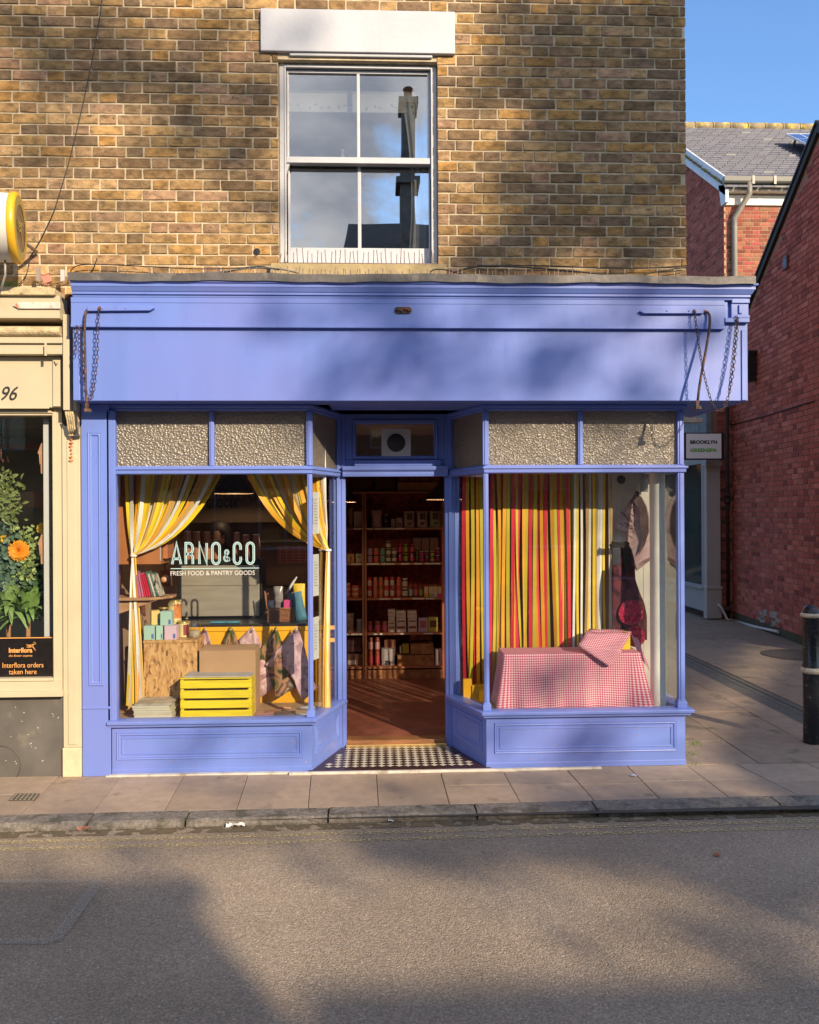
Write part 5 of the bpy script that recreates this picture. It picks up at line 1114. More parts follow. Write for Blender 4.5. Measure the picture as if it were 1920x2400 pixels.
for py, segs_ in ((1239, ((830, 849), (860, 875), (879, 949))), (1321.5, ((823, 847), (857, 889), (894, 925), (940, 960), (971, 990), (996, 1032))), (1403.5, ((889, 914), (921, 938), (967, 994), (998, 1018))), (1485.5, ((813, 850), (872, 896), (929, 948), (992, 1014)))):
    for a, b in segs_: m = MB(); z = sz(py); m.box(sx(a), sx(b), YS-.0085, YS-.0065, z-.008, z+.008); m.build('price_strip', TAGM, su)
# goods
def mc(c, nm=None, r=.45): k = 'goods_%02d%02d%02d' % tuple(int(x*99) for x in c); return mat(k, c, r, .08, 25)
def gjar(px, base, r, h, body, lid, lab, lb, stack=0, name='jar', cat='jar', grp='jars on the shelving', y=3.0, base_z=None):
    x = sx(px); z = (sz(base)+.0095 if base_z is None else base_z); o = thing(name, lb, cat, (x, y, z), grp)
    m = MB(); m.lathe((x, y, z), [(0, 0), (r*.95, 0), (r, .004), (r, h*.80), (r*.85, h*.86), (r*.8, h*.87)], 14); m.build('jar_body', mc(body, r=.2), o)
    m = MB(); m.lathe((x, y, z), [(r*.86, h*.86), (r*.9, h*.87), (r*.9, h*.99), (0, h)], 14); m.build('lid', mc(lid), o)
    m = MB(); m.lathe((x, y, z), [(r*1.01, h*.16), (r*1.015, h*.17), (r*1.015, h*.66), (r*1.01, h*.67)], 14); m.build('label', mc(lab), o); return z+h
def gbox(px0, px1, base, top, d, col, lb, name='carton', cat='carton', grp='cartons on the shelving', y=2.98, band=None, rz=0):
    x0, x1 = sx(px0), sx(px1); z0, z1 = sz(base)+.0095, sz(top); o = thing(name, lb, cat, ((x0+x1)/2, y, z0), grp)
    m = MB(); m.box(x0, x1, y, y+d, z0, z1); m.build('carton_body', mc(col), o, bev=.001)
    if band: m = MB(); m.box(x0+(x1-x0)*band[1], x0+(x1-x0)*band[2], y-.0012, y-.0003, z0+(z1-z0)*band[3], z0+(z1-z0)*band[4]); m.build('printed_patch', mc(band[0]), o)
    return o
# top: baskets and crate
zt0 = sz(1153)+.011
for i, (a, b, lb) in enumerate(((829, 872, 'woven basket on top of the shelving nearest its upright'), (880, 926, 'second woven basket on top of the shelving beside the wooden tray'))):
    o = thing('woven_basket', lb, 'basket', (sx((a+b)/2), 3.0, zt0), 'baskets on top of the shelving'); weave(sx(a), sx(b), 2.97, 3.2, zt0, zt0+.19, o, .016, mat('dark_wicker', (.12, .045, .03), .8, .3, 60))
o = thing('wooden_tray', 'brown wooden tray box on top of the shelving near the pendant lamp', 'tray', (sx(980), 3.0, zt0)); m = MB(); m.box(sx(933), sx(1034), 2.96, 3.25, zt0, sz(1130)); m.build('front', mat('tray_wood', (.36, .17, .05), .6, .15), o, bev=.003)
m = MB()
for k in range(4): m.box(sx(936+k*25), sx(958+k*25), 3.0, 3.2, sz(1129), sz(1112))
m.build('upper_slats', mat('tray_wood_dark', (.24, .09, .05), .6), o)
# row 1
gbox(830, 849, 1239, 1198, .06, (.55, .46, .38), 'plain cream carton beside the shelf upright')
x = sx(822); o = thing('tall_tin', 'tall thin ochre tube at the end of the top shelf', 'tube', (x, 3, sz(1239)+.0095)); m = MB(); m.lathe((x, 3.0, sz(1239)+.0095), [(0, 0), (.025, 0), (.025, .21), (.02, .215), (0, .215)], 14); m.build('tube_body', mat('ochre_tube', (.34, .20, .03), .5, .4, 30), o)
bag('snack_bag', sx(884), 3.0, sz(1239)+.0095, .105, .06, .185, mc((.62, .42, .36)), 'pink and cream snack bag on the top stocked shelf', 'bag')
for i in range(2): gjar(905.5, 1239, .026, .07, (.03, .02, .02), (.58, .5, .46), (.04, .03, .03), ['lower small dark pot with a pale pointed lid', 'upper small dark pot with a pale pointed lid'][i], base_z=sz(1239)+.0095+i*.071, grp='small dark pots on the top shelf')
gbox(918, 927, 1239, 1216, .04, (.5, .42, .3), 'tiny cream carton with a red spot beside the small dark pots', band=((.4, .08, .05), .3, .7, .2, .45))
gbox(930, 944, 1239, 1214, .05, (.55, .44, .40), 'small white carton with a round red print beside the rice bags', band=((.35, .07, .06), .2, .8, .15, .5))
for i, (a, b) in enumerate(((948, 973), (979, 1004), (1009, 1035))):
    o = thing('rice_bag', ['pale rice pouch nearest the small white carton', 'middle pale rice pouch of the three', 'rice pouch with a green print at the end of the shelf'][i], 'pouch', (sx((a+b)/2), 2.99, sz(1239)+.0095), 'rice pouches on the shelving')
    bag('pouch', sx((a+b)/2), 2.99, sz(1239)+.0095, sx(b)-sx(a), .06, .172, mc([(.62, .52, .38), (.62, .52, .38), (.55, .50, .26)][i]), '', '', parent=o, seed=i+3)
    for t, ln in enumerate(('NICE', 'RICE')): text(ln, .040, (sx(a)+.030, 2.955, sz(1239)+.13-.034*t), (1, 0, 0), (0, 0, 1), 'pouch_lettering', INK, o, wid=.058, bold=.002)
    m = MB(); c = (sx((a+b)/2), 2.953, sz(1239)+.065); m.add([c]+[(c[0]+.026*math.cos(R(q)), c[1], c[2]+.03*math.sin(R(q))) for q in range(180, 361, 15)], [(0, k+1, k+2) for k in range(12)]); m.build('bowl_print', mc([(.20, .03, .05), (.24, .03, .05), (.10, .18, .08)][i]), o)
# row 2
gbox(814, 830, 1321, 1298, .05, (.48, .24, .05), 'orange labelled syrup bottle box on the shelf beside the upright', band=((.05, .03, .02), .42, .58, .1, .7)); gbox(834, 848, 1321, 1298, .05, (.42, .40, .22), 'pale green square packet on the shelf beside the upright', band=((.1, .1, .06), .2, .8, .6, .7))
for px in (821, 840):
    m = MB(); c = (sx(px), 3.01, sz(1296)); m.lathe(c, [(.012, 0), (.008, .02), (.007, .05), (0, .052)], 10); tag(m.build('bottle_top', mc((.05, .03, .03))), 'dark bottle neck above the %s' % ('orange box' if px == 821 else 'pale green packet'), 'bottle')
D_ = {'lilac': (.42, .28, .42), 'orange': (.60, .12, .06), 'green': (.14, .34, .22)}
for px, c in ((867, 'lilac'), (882, 'orange'), (897, 'green')):
    z = None
    for i in range(2): z = gjar(px, 1321, .027, .068, D_[c], (.45, .40, .34), D_[c], '%s %s tub on the second stocked shelf' % (('lower', 'upper')[i], c), base_z=z, name='tub', cat='tub', grp='coloured tubs on the shelving'); z += .012
for px, n in ((911, 3), (925, 2)):
    z = None
    for i in range(n): z = gjar(px, 1321, .026, .075, (.05, .02, .015), (.42, .38, .30), (.58, .50, .38), '%s dark jar with a cream label in the %s stack' % (('bottom', 'second', 'top')[i], 'taller' if n == 3 else 'shorter'), base_z=z, grp='cream labelled jars on the shelving')
for px, c, nm in ((939, (.55, .03, .16), 'magenta'), (952, (.30, .34, .04), 'lime green'), (967, (.60, .06, .12), 'rose pink')):
    z = None
    for i in range(2): z = gjar(px, 1321, .024 if nm != 'magenta' else .02, .097, (.05, .02, .015), c, c, '%s tall jar with a %s lid and label' % (('lower', 'upper')[i], nm), base_z=z, grp='bright lidded jars on the shelving')
z = None
for i in range(3): z = gjar(979, 1321, .018, .05, (.03, .02, .01), (.40, .34, .26), (.08, .06, .03), '%s tiny dark jar in the stack of three' % ('bottom', 'middle', 'top')[i], base_z=z, grp='tiny dark jars on the shelving')
for px, cc, nm, lo in ((990, (.58, .02, .14), 'first magenta', 2), (1002, (.20, .03, .10), 'second magenta', 2), (1015, (.50, .34, .05), 'mustard', 2), (1028, (.30, .02, .10), 'end magenta', 2)):
    z = None
    for i in range(lo): z = gjar(px, 1321, .024, .058 if px != 1028 else .075, (.05, .02, .02), (.58, .52, .46), cc, '%s %s jar with a white lid' % (('lower', 'upper')[i], nm), base_z=z, grp='white lidded jars on the shelving')
for i, (a, b) in enumerate(((971, 989), (991, 1009), (1011, 1030))): gbox(a, b, 1321, 1262, .05, (.20, .08, .045), ['brown kraft packet behind the tiny dark jars', 'brown kraft packet behind the magenta jars', 'brown kraft packet behind the mustard jars'][i], y=3.1, grp='brown packets behind the jars')
# row 3
for px, n in ((812, 6), (833, 5)):
    for i in range(n):
        x = sx(px); z = sz(1403.5)+.0095+i*.026; m = MB(); m.lathe((x, 3.0, z), [(0, 0), (.036, 0), (.038, .003), (.038, .022), (.036, .025), (0, .025)], 16, smooth=False); 
        tag(m.build('flat_tin', mc([(.55, .12, .06), (.60, .38, .26)][i % 2])), '%s flat tin of the stack %s' % (('lowest', 'second', 'third', 'fourth', 'fifth', 'sixth')[i], 'half hidden by the door post' if px == 812 else 'next to the shelf upright'), 'tin', 'stacks of flat tins')
for k, (px, c, nm) in enumerate(((866, (.50, .03, .06), 'crimson'), (880, (.52, .20, .08), 'rust'), (893, (.36, .20, .07), 'olive and pink'), (906, (.58, .07, .07), 'scarlet'), (920, (.40, .04, .06), 'dark crimson'), (935, (.60, .08, .05), 'orange red'))):
    z = None
    for i in range(2): z = gjar(px, 1403.5, .023, .108, c, c, (.62, .5, .4) if k in (0, 3, 4) else (.6, .16, .10), '%s %s drinks can on the third stocked shelf' % (('lower', 'upper')[i], nm), base_z=z, name='drinks_can', cat='can', grp='drinks cans on the shelving')
z = None
for i in range(2): z = gjar(950, 1403.5, .031, .10, (.10, .05, .03), (.62, .58, .5), (.56, .46, .34), '%s wide jar with a cream label beside the cans' % ('lower', 'upper')[i], base_z=z, grp='wide cream jars on the shelving')
for px, c, nm in ((964, (.30, .50, .55), 'blue labelled'), (976, (.58, .12, .10), 'red labelled'), (988, (.26, .30, .12), 'green labelled')):
    x = sx(px); z = sz(1403.5)+.0095; o = thing('sauce_bottle', '%s sauce bottle on the third stocked shelf' % nm, 'bottle', (x, 3, z), 'sauce bottles on the shelving'); m = MB(); h = .16 if px < 980 else .10
    m.lathe((x, 3.0, z), [(0, 0), (.019, 0), (.02, .004), (.02, .09), (.010, .105), (.008, .11)], 12); m.build('bottle_body', mc((.10, .03, .02), r=.2), o); m = MB(); m.lathe((x, 3.0, z), [(.0205, .015), (.0205, .08)], 12); m.build('label', mc(c), o)
    m = MB(); m.lathe((x, 3.0, z), [(.011, .108), (.009, .12), (.002, h), (0, h)], 10); m.build('nozzle', mc((.5, .05, .04)), o)
for px, c, nm in ((1000, (.60, .28, .03), 'orange'), (1011, (.30, .34, .10), 'green'), (1021, (.40, .45, .50), 'grey blue'), (1031, (.60, .05, .20), 'pink')):
    gbox(px-4.6, px+4.6, 1403.5, 1377, .04, (.58, .46, .26), 'small cream drinks carton with a %s foot' % nm, band=(c, 0, 1, .02, .35), grp='small drinks cartons on the shelving')
# row 4
tin(sx(842), 3.0, sz(1485.5)+.0095, .030, .135, 'grey blue tin beside the shelf upright', (mc((.18, .24, .28)), mc((.5, .45, .36)), mc((.24, .30, .34))), grp='tins on the shelving')
bag('flower_packet', sx(818), 3.0, sz(1485.5)+.0095, .09, .05, .20, mat('floral_packet', (.30, .20, .12), .6, .6, 25), 'floral packet half hidden by the blue door post', 'packet')
for px, r_, nm in ((867, .02, 'slim'), (885, .030, 'first round'), (902, .030, 'second round')): gjar(px, 1485.5, r_, .115, (.30, .07, .03), (.40, .12, .06), (.60, .14, .20), '%s jar with a pink label on the fourth stocked shelf' % nm, grp='pink labelled jars on the fourth shelf')
for k, (a, b, n) in enumerate(((909, 927, 4), (928, 952, 3), (955, 978, 3))):
    z = sz(1485.5)+.0095
    for i in range(n):
        h = (.125, .04, .04, .035)[i]+(.02 if k and i == 0 else 0)
        o = thing('flour_bag', '%s white paper flour bag in the %s pile' % (('standing', 'second', 'third', 'topmost')[i], ('narrow', 'middle', 'end')[k]), 'bag', (sx((a+b)/2), 3, z), 'white flour bags on the shelving')
        m = MB(); m.box(sx(a)+rr.uniform(0, .006), sx(b)-rr.uniform(0, .006), 2.96, 3.08, z, z+h-.001); m.build('bag_body', mc((.60, .50, .44)), o, bev=.006)
        if i == 0: m = MB(); m.box(sx(a)+.012, sx(b)-.012, 2.9585, 2.9595, z+.04, z+.062); m.box(sx(a)+.016, sx(b)-.016, 2.9585, 2.9595, z+h-.035, z+h-.022); m.build('printed_patch', mc((.20, .04, .03) if k else (.34, .14, .05)), o)
        z += h
gbox(981, 1003, 1485.5, 1451, .06, (.48, .36, .48), 'lilac carton with a red picture beside the yellow one', band=((.40, .10, .12), .15, .85, .3, .8)); gbox(1004.5, 1027, 1485.5, 1450, .06, (.50, .46, .08), 'yellow carton with a dark picture on the fourth stocked shelf', band=((.14, .05, .02), .15, .85, .3, .8))
# row 5
for px, nm in ((868, 'first'), (884, 'second')):
    z = None
    for i in range(2): z = gjar(px, 1564, .027, .15, (.28, .06, .03), (.34, .07, .04), (.42, .05, .06) if i == 0 else (.62, .36, .34), '%s %s tall red jar on the lowest shelf' % (('lower', 'upper')[i], nm), base_z=z, grp='tall red jars on the lowest shelf')
gbox(900, 928, 1564-21, 1503, .1, (.30, .12, .07), 'brown carton standing on the white rice carton', band=((.30, .04, .04), .35, .65, .5, .85), y=3.06)
m = MB(); 
o = gbox(894, 924, 1564, 1523, .12, (.62, .58, .60), 'white rice carton with black lettering on the lowest shelf')
for t, ln in enumerate(('NICE', 'RICE')): text(ln, .028, (sx(902), 2.978, sz(1555+t*5.6)), (1, 0, 0), (0, 0, 1), 'carton_lettering', INK, o, wid=.055, bold=.002)
gbox(943, 958, 1536, 1512, .06, (.40, .28, .02), 'yellow carton standing on the low chipboard step')
gbox(937, 941, 1536, 1517, .05, (.40, .38, .32), 'thin pale bottle shaped packet beside the yellow carton')
def osbbox(a, b, ba, tp, d, lb, y=2.96):
    x0, x1 = sx(a), sx(b); m = MB(); m.box(x0, x1, y, y+d, sz(ba)+.0095, sz(tp)); tag(m.build('chipboard_block', mat('brown_osb', (.34, .15, .05), .7, .4, 18, dirt=(.5, .26, .08), dscale=16), bev=.002), lb, 'block', 'chipboard blocks on the lowest shelf')
osbbox(931, 1018, 1564, 1538, .3, 'long low chipboard block on the lowest shelf'); osbbox(962, 1016, 1538, 1512, .26, 'upper chipboard block standing on the long low one'); osbbox(961, 1014, 1510, 1490, .2, 'chipboard board leaning up behind the blocks', 3.1)
gbox(1020, 1036, 1564, 1526, .1, (.55, .42, .40), 'pale pink carton at the door post end of the lowest shelf', band=((.2, .12, .12), .6, .75, .2, .8))
gbox(812, 848, 1564, 1535, .2, (.15, .07, .05), 'brown carton with a white sticker on the lowest shelf', band=((.5, .45, .4), .05, .6, .12, .5)); gbox(812, 846, 1534, 1497, .2, (.13, .06, .06), 'dark purple brown carton stacked above the stickered one', y=3.05)
# ---- right window
WP = mat('white_board', (.72, .69, .62), .7, .03)
m = MB(); xa = XX(1431, .56); m.box(xa, 2.12, .56, .60, DB0+.02, SOF-.01); m.box(XX(1508, .558), XX(1509, .558), .557, .5605, .5, 1.9); m.box(xa+.3, 2.12, .5575, .5605, ZZ(1377, .56)-.001, ZZ(1377, .56)+.001)
tag(m.build('white_partition', WP), 'white boarded partition closing the window behind the hanging aprons', 'partition')
m = MB(); c = PY(1543, 1300, .22); m.lathe((c.x-.005, .22, SZR-.05), [(.055, 0), (.055, ZZ(1114, .22)-SZR+.05), (.062, ZZ(1114, .22)-SZR+.055), (.062, 2.2)], 28); tag(m.build('white_column', mat('column_paint', (.86, .85, .80), .5, .05, 6)), 'slim round cream painted iron column inside the window corner', 'column')
m = MB(); c = PY(1457, 1124, .555); m.lathe((c.x, c.y, c.z), [(0, -.012), (.018, -.012), (.030, -.006), (.034, .004)], 20, 'Y'); tag(m.build('wall_socket', BLACK), 'small round black fitting high on the white partition', 'fitting')
# white lamp-like tube by column
m = MB(); c = PY(1510, 1125, .50); m.lathe((c.x, c.y, c.z-.09), [(0, 0), (.03, 0), (.03, .13), (.022, .14), (.022, .16)], 16); tag(m.build('spot_lamp', WHITE), 'short white cylindrical lamp above the hanging fish cloth', 'lamp')
# fish print cloth and pomegranate bag
ft_ = printed('fish_print', [(.03, .02, .03), (.30, .18, .20), (.56, .42, .42), (.46, .30, .32), (.62, .52, .48)], 3.2, 11)
q6 = lambda a, b: (1400+a/5.39, 1100+b/5.39)
def hangcloth(name, hook, outline, y, mts, lb, cat, seed=0, hi=None, amp=.02):
    o = thing(name, lb, cat, PY(hook[0], hook[1], y)); m = MB(); cx = sum(p[0] for p in outline)/len(outline); cy_ = sum(p[1] for p in outline)/len(outline)
    fine = []; pts = outline+[outline[0]]
    for a, b in zip(pts, pts[1:]):
        for k in range(5): fine.append((a[0]+(b[0]-a[0])*k/5, a[1]+(b[1]-a[1])*k/5))
    N_ = len(fine); vs = []; n = 6
    for q in range(n+1):
        for p in fine:
            px, py = cx+(p[0]-cx)*q/n, cy_+(p[1]-cy_)*q/n; ang = math.atan2(px-hook[0], max(5, py-hook[1])); vs.append(PY(px, py, y+amp*math.sin(ang*10+seed+py*.01)))
    fs = [(q*N_+i, q*N_+(i+1) % N_, (q+1)*N_+(i+1) % N_, (q+1)*N_+i) for q in range(n) for i in range(N_)]
    m.add(vs, fs, True); m.build('cloth', mts, o, solid=.003); return o
fish = hangcloth('fish_cloth', q6(500, 270), [q6(500, 268), q6(560, 330), q6(625, 440), q6(655, 570), q6(665, 760), q6(668, 1150), q6(560, 1240), q6(490, 1285), q6(440, 1060), q6(370, 920), q6(345, 790), q6(255, 760), q6(222, 700), q6(290, 590), q6(380, 450), q6(455, 330)], .50, ft_, 'pink and grey fish printed cloth hanging on the white partition', 'cloth', 3)
m = MB(); oo = [q6(500, 300), q6(560, 350), q6(620, 470), q6(652, 620), q6(650, 800), q6(600, 960), q6(520, 1090), q6(560, 900), q6(540, 700), q6(535, 520), q6(470, 420), q6(420, 430)]
m.add([PY(a, b, .470) for a, b in oo], [tuple(range(len(oo)))]); m.build('fish_back', mat('dark_fish_print', (.10, .06, .06), .8, .6, 7), fish)
m = MB()
for a, b in ((330, 560), (360, 600), (440, 580), (370, 690), (480, 600), (420, 850), (440, 480), (400, 640), (490, 710), (300, 690)): p = PY(*q6(a, b), .474); m.obox(p, .045, .001, .006, 0, 0, rr.uniform(-1, 1))
m.build('herb_print', mat('dark_herb', (.03, .035, .02)), fish)
m = MB(); c = PY(*q6(515, 245), .48); m.lathe((c.x, c.y, c.z), [(.004, 0), (.009, -.004), (.012, .02)], 10, 'Y'); m.build('hook', mat('brass', (.75, .52, .22)), fish)
ap = hangcloth('printed_apron', q6(290, 930), [q6(290, 930), q6(370, 960), q6(430, 1000), q6(470, 1150), q6(485, 1400), q6(540, 1560), q6(600, 1700), q6(628, 1850), q6(630, 2156), q6(185, 2156), q6(190, 1900), q6(186, 1600), q6(190, 1210), q6(290, 1190), q6(300, 1050)], .44, printed('aubergine_print', [(.02, .008, .012), (.06, .02, .03), (.14, .04, .05), (.05, .02, .025), (.09, .04, .035)], 4, 2), 'dark aubergine apron with a bright pomegranate print hanging on the partition', 'apron', 5, amp=.012)
POM = printed('pomegranate_print', [(.50, .01, .06), (.10, .0, .01), (.55, .03, .09), (.16, .005, .02), (.62, .25, .27)], 20, 5)
for (a, b, r_) in ((425, 1810, 150), (480, 2110, 125)):
    m = MB(); pts = [PY(*q6(a+r_*1.03*math.cos(R(t))*(1+.04*math.sin(3*R(t))), b+r_*1.08*math.sin(R(t))), .418) for t in range(0, 360, 15)]; c = PY(*q6(a, b), .414)
    m.add([c]+pts, [(0, k+1, (k+1) % 24+1) for k in range(24)]); m.build('pomegranate_print', POM, ap)
m = MB(); r2 = random.Random(2)
for k in range(9): a = q6(200+k*20, 950+r2.uniform(-8, 12)); p = PY(*a, .42); m.obox(p, .05, .02, .03, 0, r2.uniform(-.4, .4), r2.uniform(-.5, .5))
for k in range(4): p, q = PY(*q6(340+k*20, 980), .425), PY(*q6(350+k*22, 1330-k*40), .425); m.tube([p, (p+q)/2+Vector((.004, -.006, 0)), q], .010, 5)
m.build('apron_ties', mat('black_ties', (.012, .014, .014), .8), ap)
# gingham table
GM = MATS['gingham_cloth']
gt_ = thing('covered_table', 'low display table under a pink and white gingham cloth in the window', 'table', (XX(1330, .3), .3, DB0+.02))
ga, gb = XX(1180, .22, 1530), XX(1499, .22, 1530); gy0, gy1 = .20, .46; gz = ZZ(1531, .20, 1330)
m = MB(); m.box(ga+.02, gb-.02, gy0+.02, gy1-.02, DB0+.02, gz-.006); m.build('yellow_crate_body', YEL, gt_)
def clothtop(o_parent, x0, x1, y0, y1, zt, drop, flare, mt):
    m = MB(); nx, n2 = 60, 14; per = []
    cnt = 40
    # perimeter param: left side back->front, front left->right, right side front->back
    P = []
    for k in range(10): P.append((x0, y1+(y0-y1)*k/10, -1, 0))
    for k in range(cnt): P.append((x0+(x1-x0)*k/cnt, y0, 0, -1))
    for k in range(11): P.append((x1, y0+(y1-y0)*k/10, 1, 0))
    s = 0; prev = None; rows = []
    for i, (x, y, nx_, ny_) in enumerate(P):
        if prev: s += math.hypot(x-prev[0], y-prev[1])
        prev = (x, y); col = []
        # outward normal smoothed at corners
        cl = min(1, max(0, 1-abs(i-10)/3)); cr_ = min(1, max(0, 1-abs(i-50)/3))
        n = Vector((nx_-cl*1.0*(nx_ == 0)+cr_*(nx_ == 0), ny_-cl*(ny_ == 0)-cr_*(ny_ == 0), 0))
        for j in range(n2+1):
            t = j/n2; wv = (.013*math.sin(s*17)+.010*math.sin(s*31+1)+.006*math.sin(s*53))*t**.8; f = flare*t**1.2+wv+(cl+cr_)*.03*t
            hem = .012*math.sin(s*7+2)*t
            col.append((Vector((x, y, zt))+n*f+Vector((0, 0, -drop*t+hem-.004*(j > 0))), s, -drop*t))
        rows.append(col)
    for col in rows:
        for (p, s_, t_) in col: m.uv[len(m.v)] = (s_+3, t_+3); m.v.append(p)
    K = n2+1
    for i in range(len(rows)-1):
        for j in range(n2): m.f.append([i*K+j, i*K+j+1, (i+1)*K+j+1, (i+1)*K+j]); m.c.append(m.col); m.m.append(0); m.sm.append(True)
    b = len(m.v)
    for (x, y) in ((x0, y0), (x1, y0), (x1, y1), (x0, y1)): m.uv[len(m.v)] = (x+3, y+3); m.v.append(Vector((x, y, zt)))
    m.f.append([b, b+1, b+2, b+3]); m.c.append(m.col); m.m.append(0); m.sm.append(False)
    return m.build('gingham_cloth', mt, o_parent, solid=.0015)
clothtop(gt_, ga, gb, gy0, gy1, gz, gz-DB0-.035, .045, GM)
# heap under second cloth
gc = thing('gingham_bundle', 'small box under a folded gingham cloth on the table end', 'bundle', (XX(1450, .34), .36, gz))
hx0, hx1 = XX(1384, .33, 1480), XX(1478, .33, 1480); hz = ZZ(1480, .33, 1430)
m = MB(); m.box(hx0+.02, hx1-.005, .32, .46, gz+.002, hz-.01); m.build('yellow_box', YEL, gc)
def quadcloth(pts, nu, nv, parent, name='gingham_cloth', wav=.006, thick=.0015):
    a, b, c, d = [Vector(p) for p in pts]; m = MB(); lu, lv = (b-a).length, (d-a).length
    n = (b-a).cross(d-a).normalized()
    for j in range(nv+1):
        for i in range(nu+1):
            s, t = i/nu, j/nv; p = (a*(1-s)+b*s)*(1-t)+(d*(1-s)+c*s)*t+n*wav*math.sin(s*7+t*5); m.uv[len(m.v)] = (s*lu+1, t*lv+1); m.v.append(p)
    for j in range(nv):
        for i in range(nu): k = j*(nu+1)+i; m.f.append([k, k+1, k+nu+2, k+nu+1]); m.c.append(m.col); m.m.append(0); m.sm.append(True)
    return m.build(name, GM, parent, solid=thick)
z6 = lambda a, b, y: PY(1040+a/2.875, 1380+b/2.875, y)
quadcloth([z6(985, 268, .44), z6(1258, 280, .44), z6(1265, 300, .32), z6(960, 290, .32)], 8, 3, gc)
quadcloth([z6(960, 288, .318), z6(1265, 300, .318), z6(1195, 420, .178), z6(905, 385, .19)], 10, 6, gc)
m = MB(); tri = [z6(905, 384, .195), z6(1200, 416, .185), z6(1125, 530, .155)]
for j in range(9):
    for i in range(9-j+1) if False else range(10-j):
        u_, v_ = i/9, j/9; p = tri[0]*(1-u_-v_)+tri[1]*u_+tri[2]*v_; m.uv[len(m.v)] = (u_*.28+.1*v_, v_*.20); m.v.append(p+Vector((0, -.004*math.sin(9*u_+4*v_)-.012, 0)))
idx = {}; c_ = 0
for j in range(9):
    for i in range(10-j): idx[(i, j)] = c_; c_ += 1
for j in range(8):
    for i in range(9-j):
        m.f.append([idx[(i, j)], idx[(i+1, j)], idx[(i, j+1)]]); m.c.append(m.col); m.m.append(0); m.sm.append(True)
        if (i+1, j+1) in idx: m.f.append([idx[(i+1, j)], idx[(i+1, j+1)], idx[(i, j+1)]]); m.c.append(m.col); m.m.append(0); m.sm.append(True)
m.build('hanging_corner', GM, gc, solid=.0015)
quadcloth([z6(1262, 285, .42), z6(1330, 370, .42), z6(1385, 555, .40), z6(1290, 400, .34)], 6, 8, gc, 'draped_end')
# orange box seen through the angled pane
m = MB(); a, b = XX(1084, .455), XX(1104, .455); m.box(a, b, .455, .50, DB0+.02, ZZ(1594, .455)); m.box(b+.001, b+.11, .44, .50, DB0+.02, ZZ(1608, .455)); tag(m.build('orange_box', YPT, bev=.003), 'plain orange yellow box in the angled side window under the ribbons', 'box')
# pale dried plant / shell in angled pane
0 and bag('paper_lantern', XX(1092, .36), .34, DB0+.27, .10, .06, .14, mat('pale_lantern', (.60, .46, .34), .8, .2, 14), 'pale pinkish paper lantern shape above the orange box', 'ornament')
# ================================================================ CREAM NEIGHBOUR SHOP
CX1 = XX(190, 0, 1400); CL = -6.0
cs = thing('cream_shopfront', 'cream painted florist shopfront with a dark grey lower panel beside the blue shop', 'shopfront', (-4, .1, 0))
def cp(m, name, mt=CREAM, bev=.003): return m.build(name, mt, cs, bev=bev)
px0 = XX(147, 0, 1400); bz = ZZ(1752, 0, 168)
m = MB(); m.box(px0, CX1-.002, .0, .3, bz, 2.40); m.box(px0+.035, CX1-.03, -.008, .001, bz+.02, 2.3); cp(m, 'pilaster')
m = MB(); m.box(px0-.004, CX1-.001, -.012, .3, 0, bz-.001); cp(m, 'plinth_block', mat('cream_stone', (.60, .50, .33), .8, .1, 10, .3, 40), .006)
# console with carving
m = MB(); c0, c1 = XX(154, -.1, 1000), CX1-.004
zc0, zc1, zc2 = ZZ(1020, -.08, 170), ZZ(962, -.1, 170), ZZ(733, -.16, 160)
m.box(XX(150, -.1, 850), XX(165, -.1, 850), -.12, 0, zc1+.0, zc2); m.box(XX(165.5, -.1, 850), CX1, -.07, 0, zc1, zc2-.02)
cp(m, 'console_bracket')
m = MB(); nseg = 9
for k in range(4):
    xa = c0+(c1-c0)*k/4; xb = c0+(c1-c0)*(k+1)/4; cxm = (xa+xb)/2; rr_ = (xb-xa)/2
    m.tube([(cxm, -.05, zc0+.01), (cxm, -.075, zc0+.05), (cxm, -.085, zc0+.09), (cxm, -.10, zc1-.04), (cxm, -.115, zc1-.01)], rr_, 8, radii=[rr_*.6, rr_*.95, rr_*.8, rr_*1.2, rr_*1.0])
m.box(c0, c1, -.05, 0, zc0, zc1)
cp(m, 'carved_leaf', mat('worn_cream', (.52, .42, .25), .8, .2, 20, .6, 60, dirt=(.22, .14, .07), dscale=18, dthr=.58), 0)
m = MB(); z = ZZ(1020, 0, 170)-.01; x = XX(168, 0, 1050)
for k in range(7): m.lathe((x+.002*math.sin(k*2), -.012, z-.02-.024*k), [(0, -.012), (.012+.004*math.sin(k*1.3), 0), (.0, .012)], 8)
cp(m, 'painted_swag', mat('peeling_red', (.45, .10, .04), .7, .5, 40, dirt=(.72, .45, .08), dscale=45, dthr=.5), 0)
ex = XX(148, -.1, 800)
def zy(py, Y=-.1, px=80): return ZZ(py, Y, px)
m = MB(); m.box(CL, XX(150, 0, 1200), -.03, .02, zy(955, -.03), zy(836, -.03)); m.box(CL, ex-.12, -.037, -.031, zy(955), zy(950)); cp(m, 'fascia')
m = MB(); m.box(CL, ex, -.12, .06, zy(804, -.12), zy(790, -.12)); m.box(CL, ex, -.10, .06, zy(830, -.1), zy(805, -.1)); cp(m, 'lower_cornice')
m = MB(); m.sweep([(CL, -.04), (ex-.01, -.04)], [(0, zy(790, -.12)+.002)]+[(.06+.045*math.cos(R(a)), (zy(789)+zy(766))/2+.036*math.sin(R(a))) for a in range(-80, 81, 20)]+[(0, zy(766, -.12))]); cp(m, 'rolled_moulding', MATS['worn_cream'], 0)
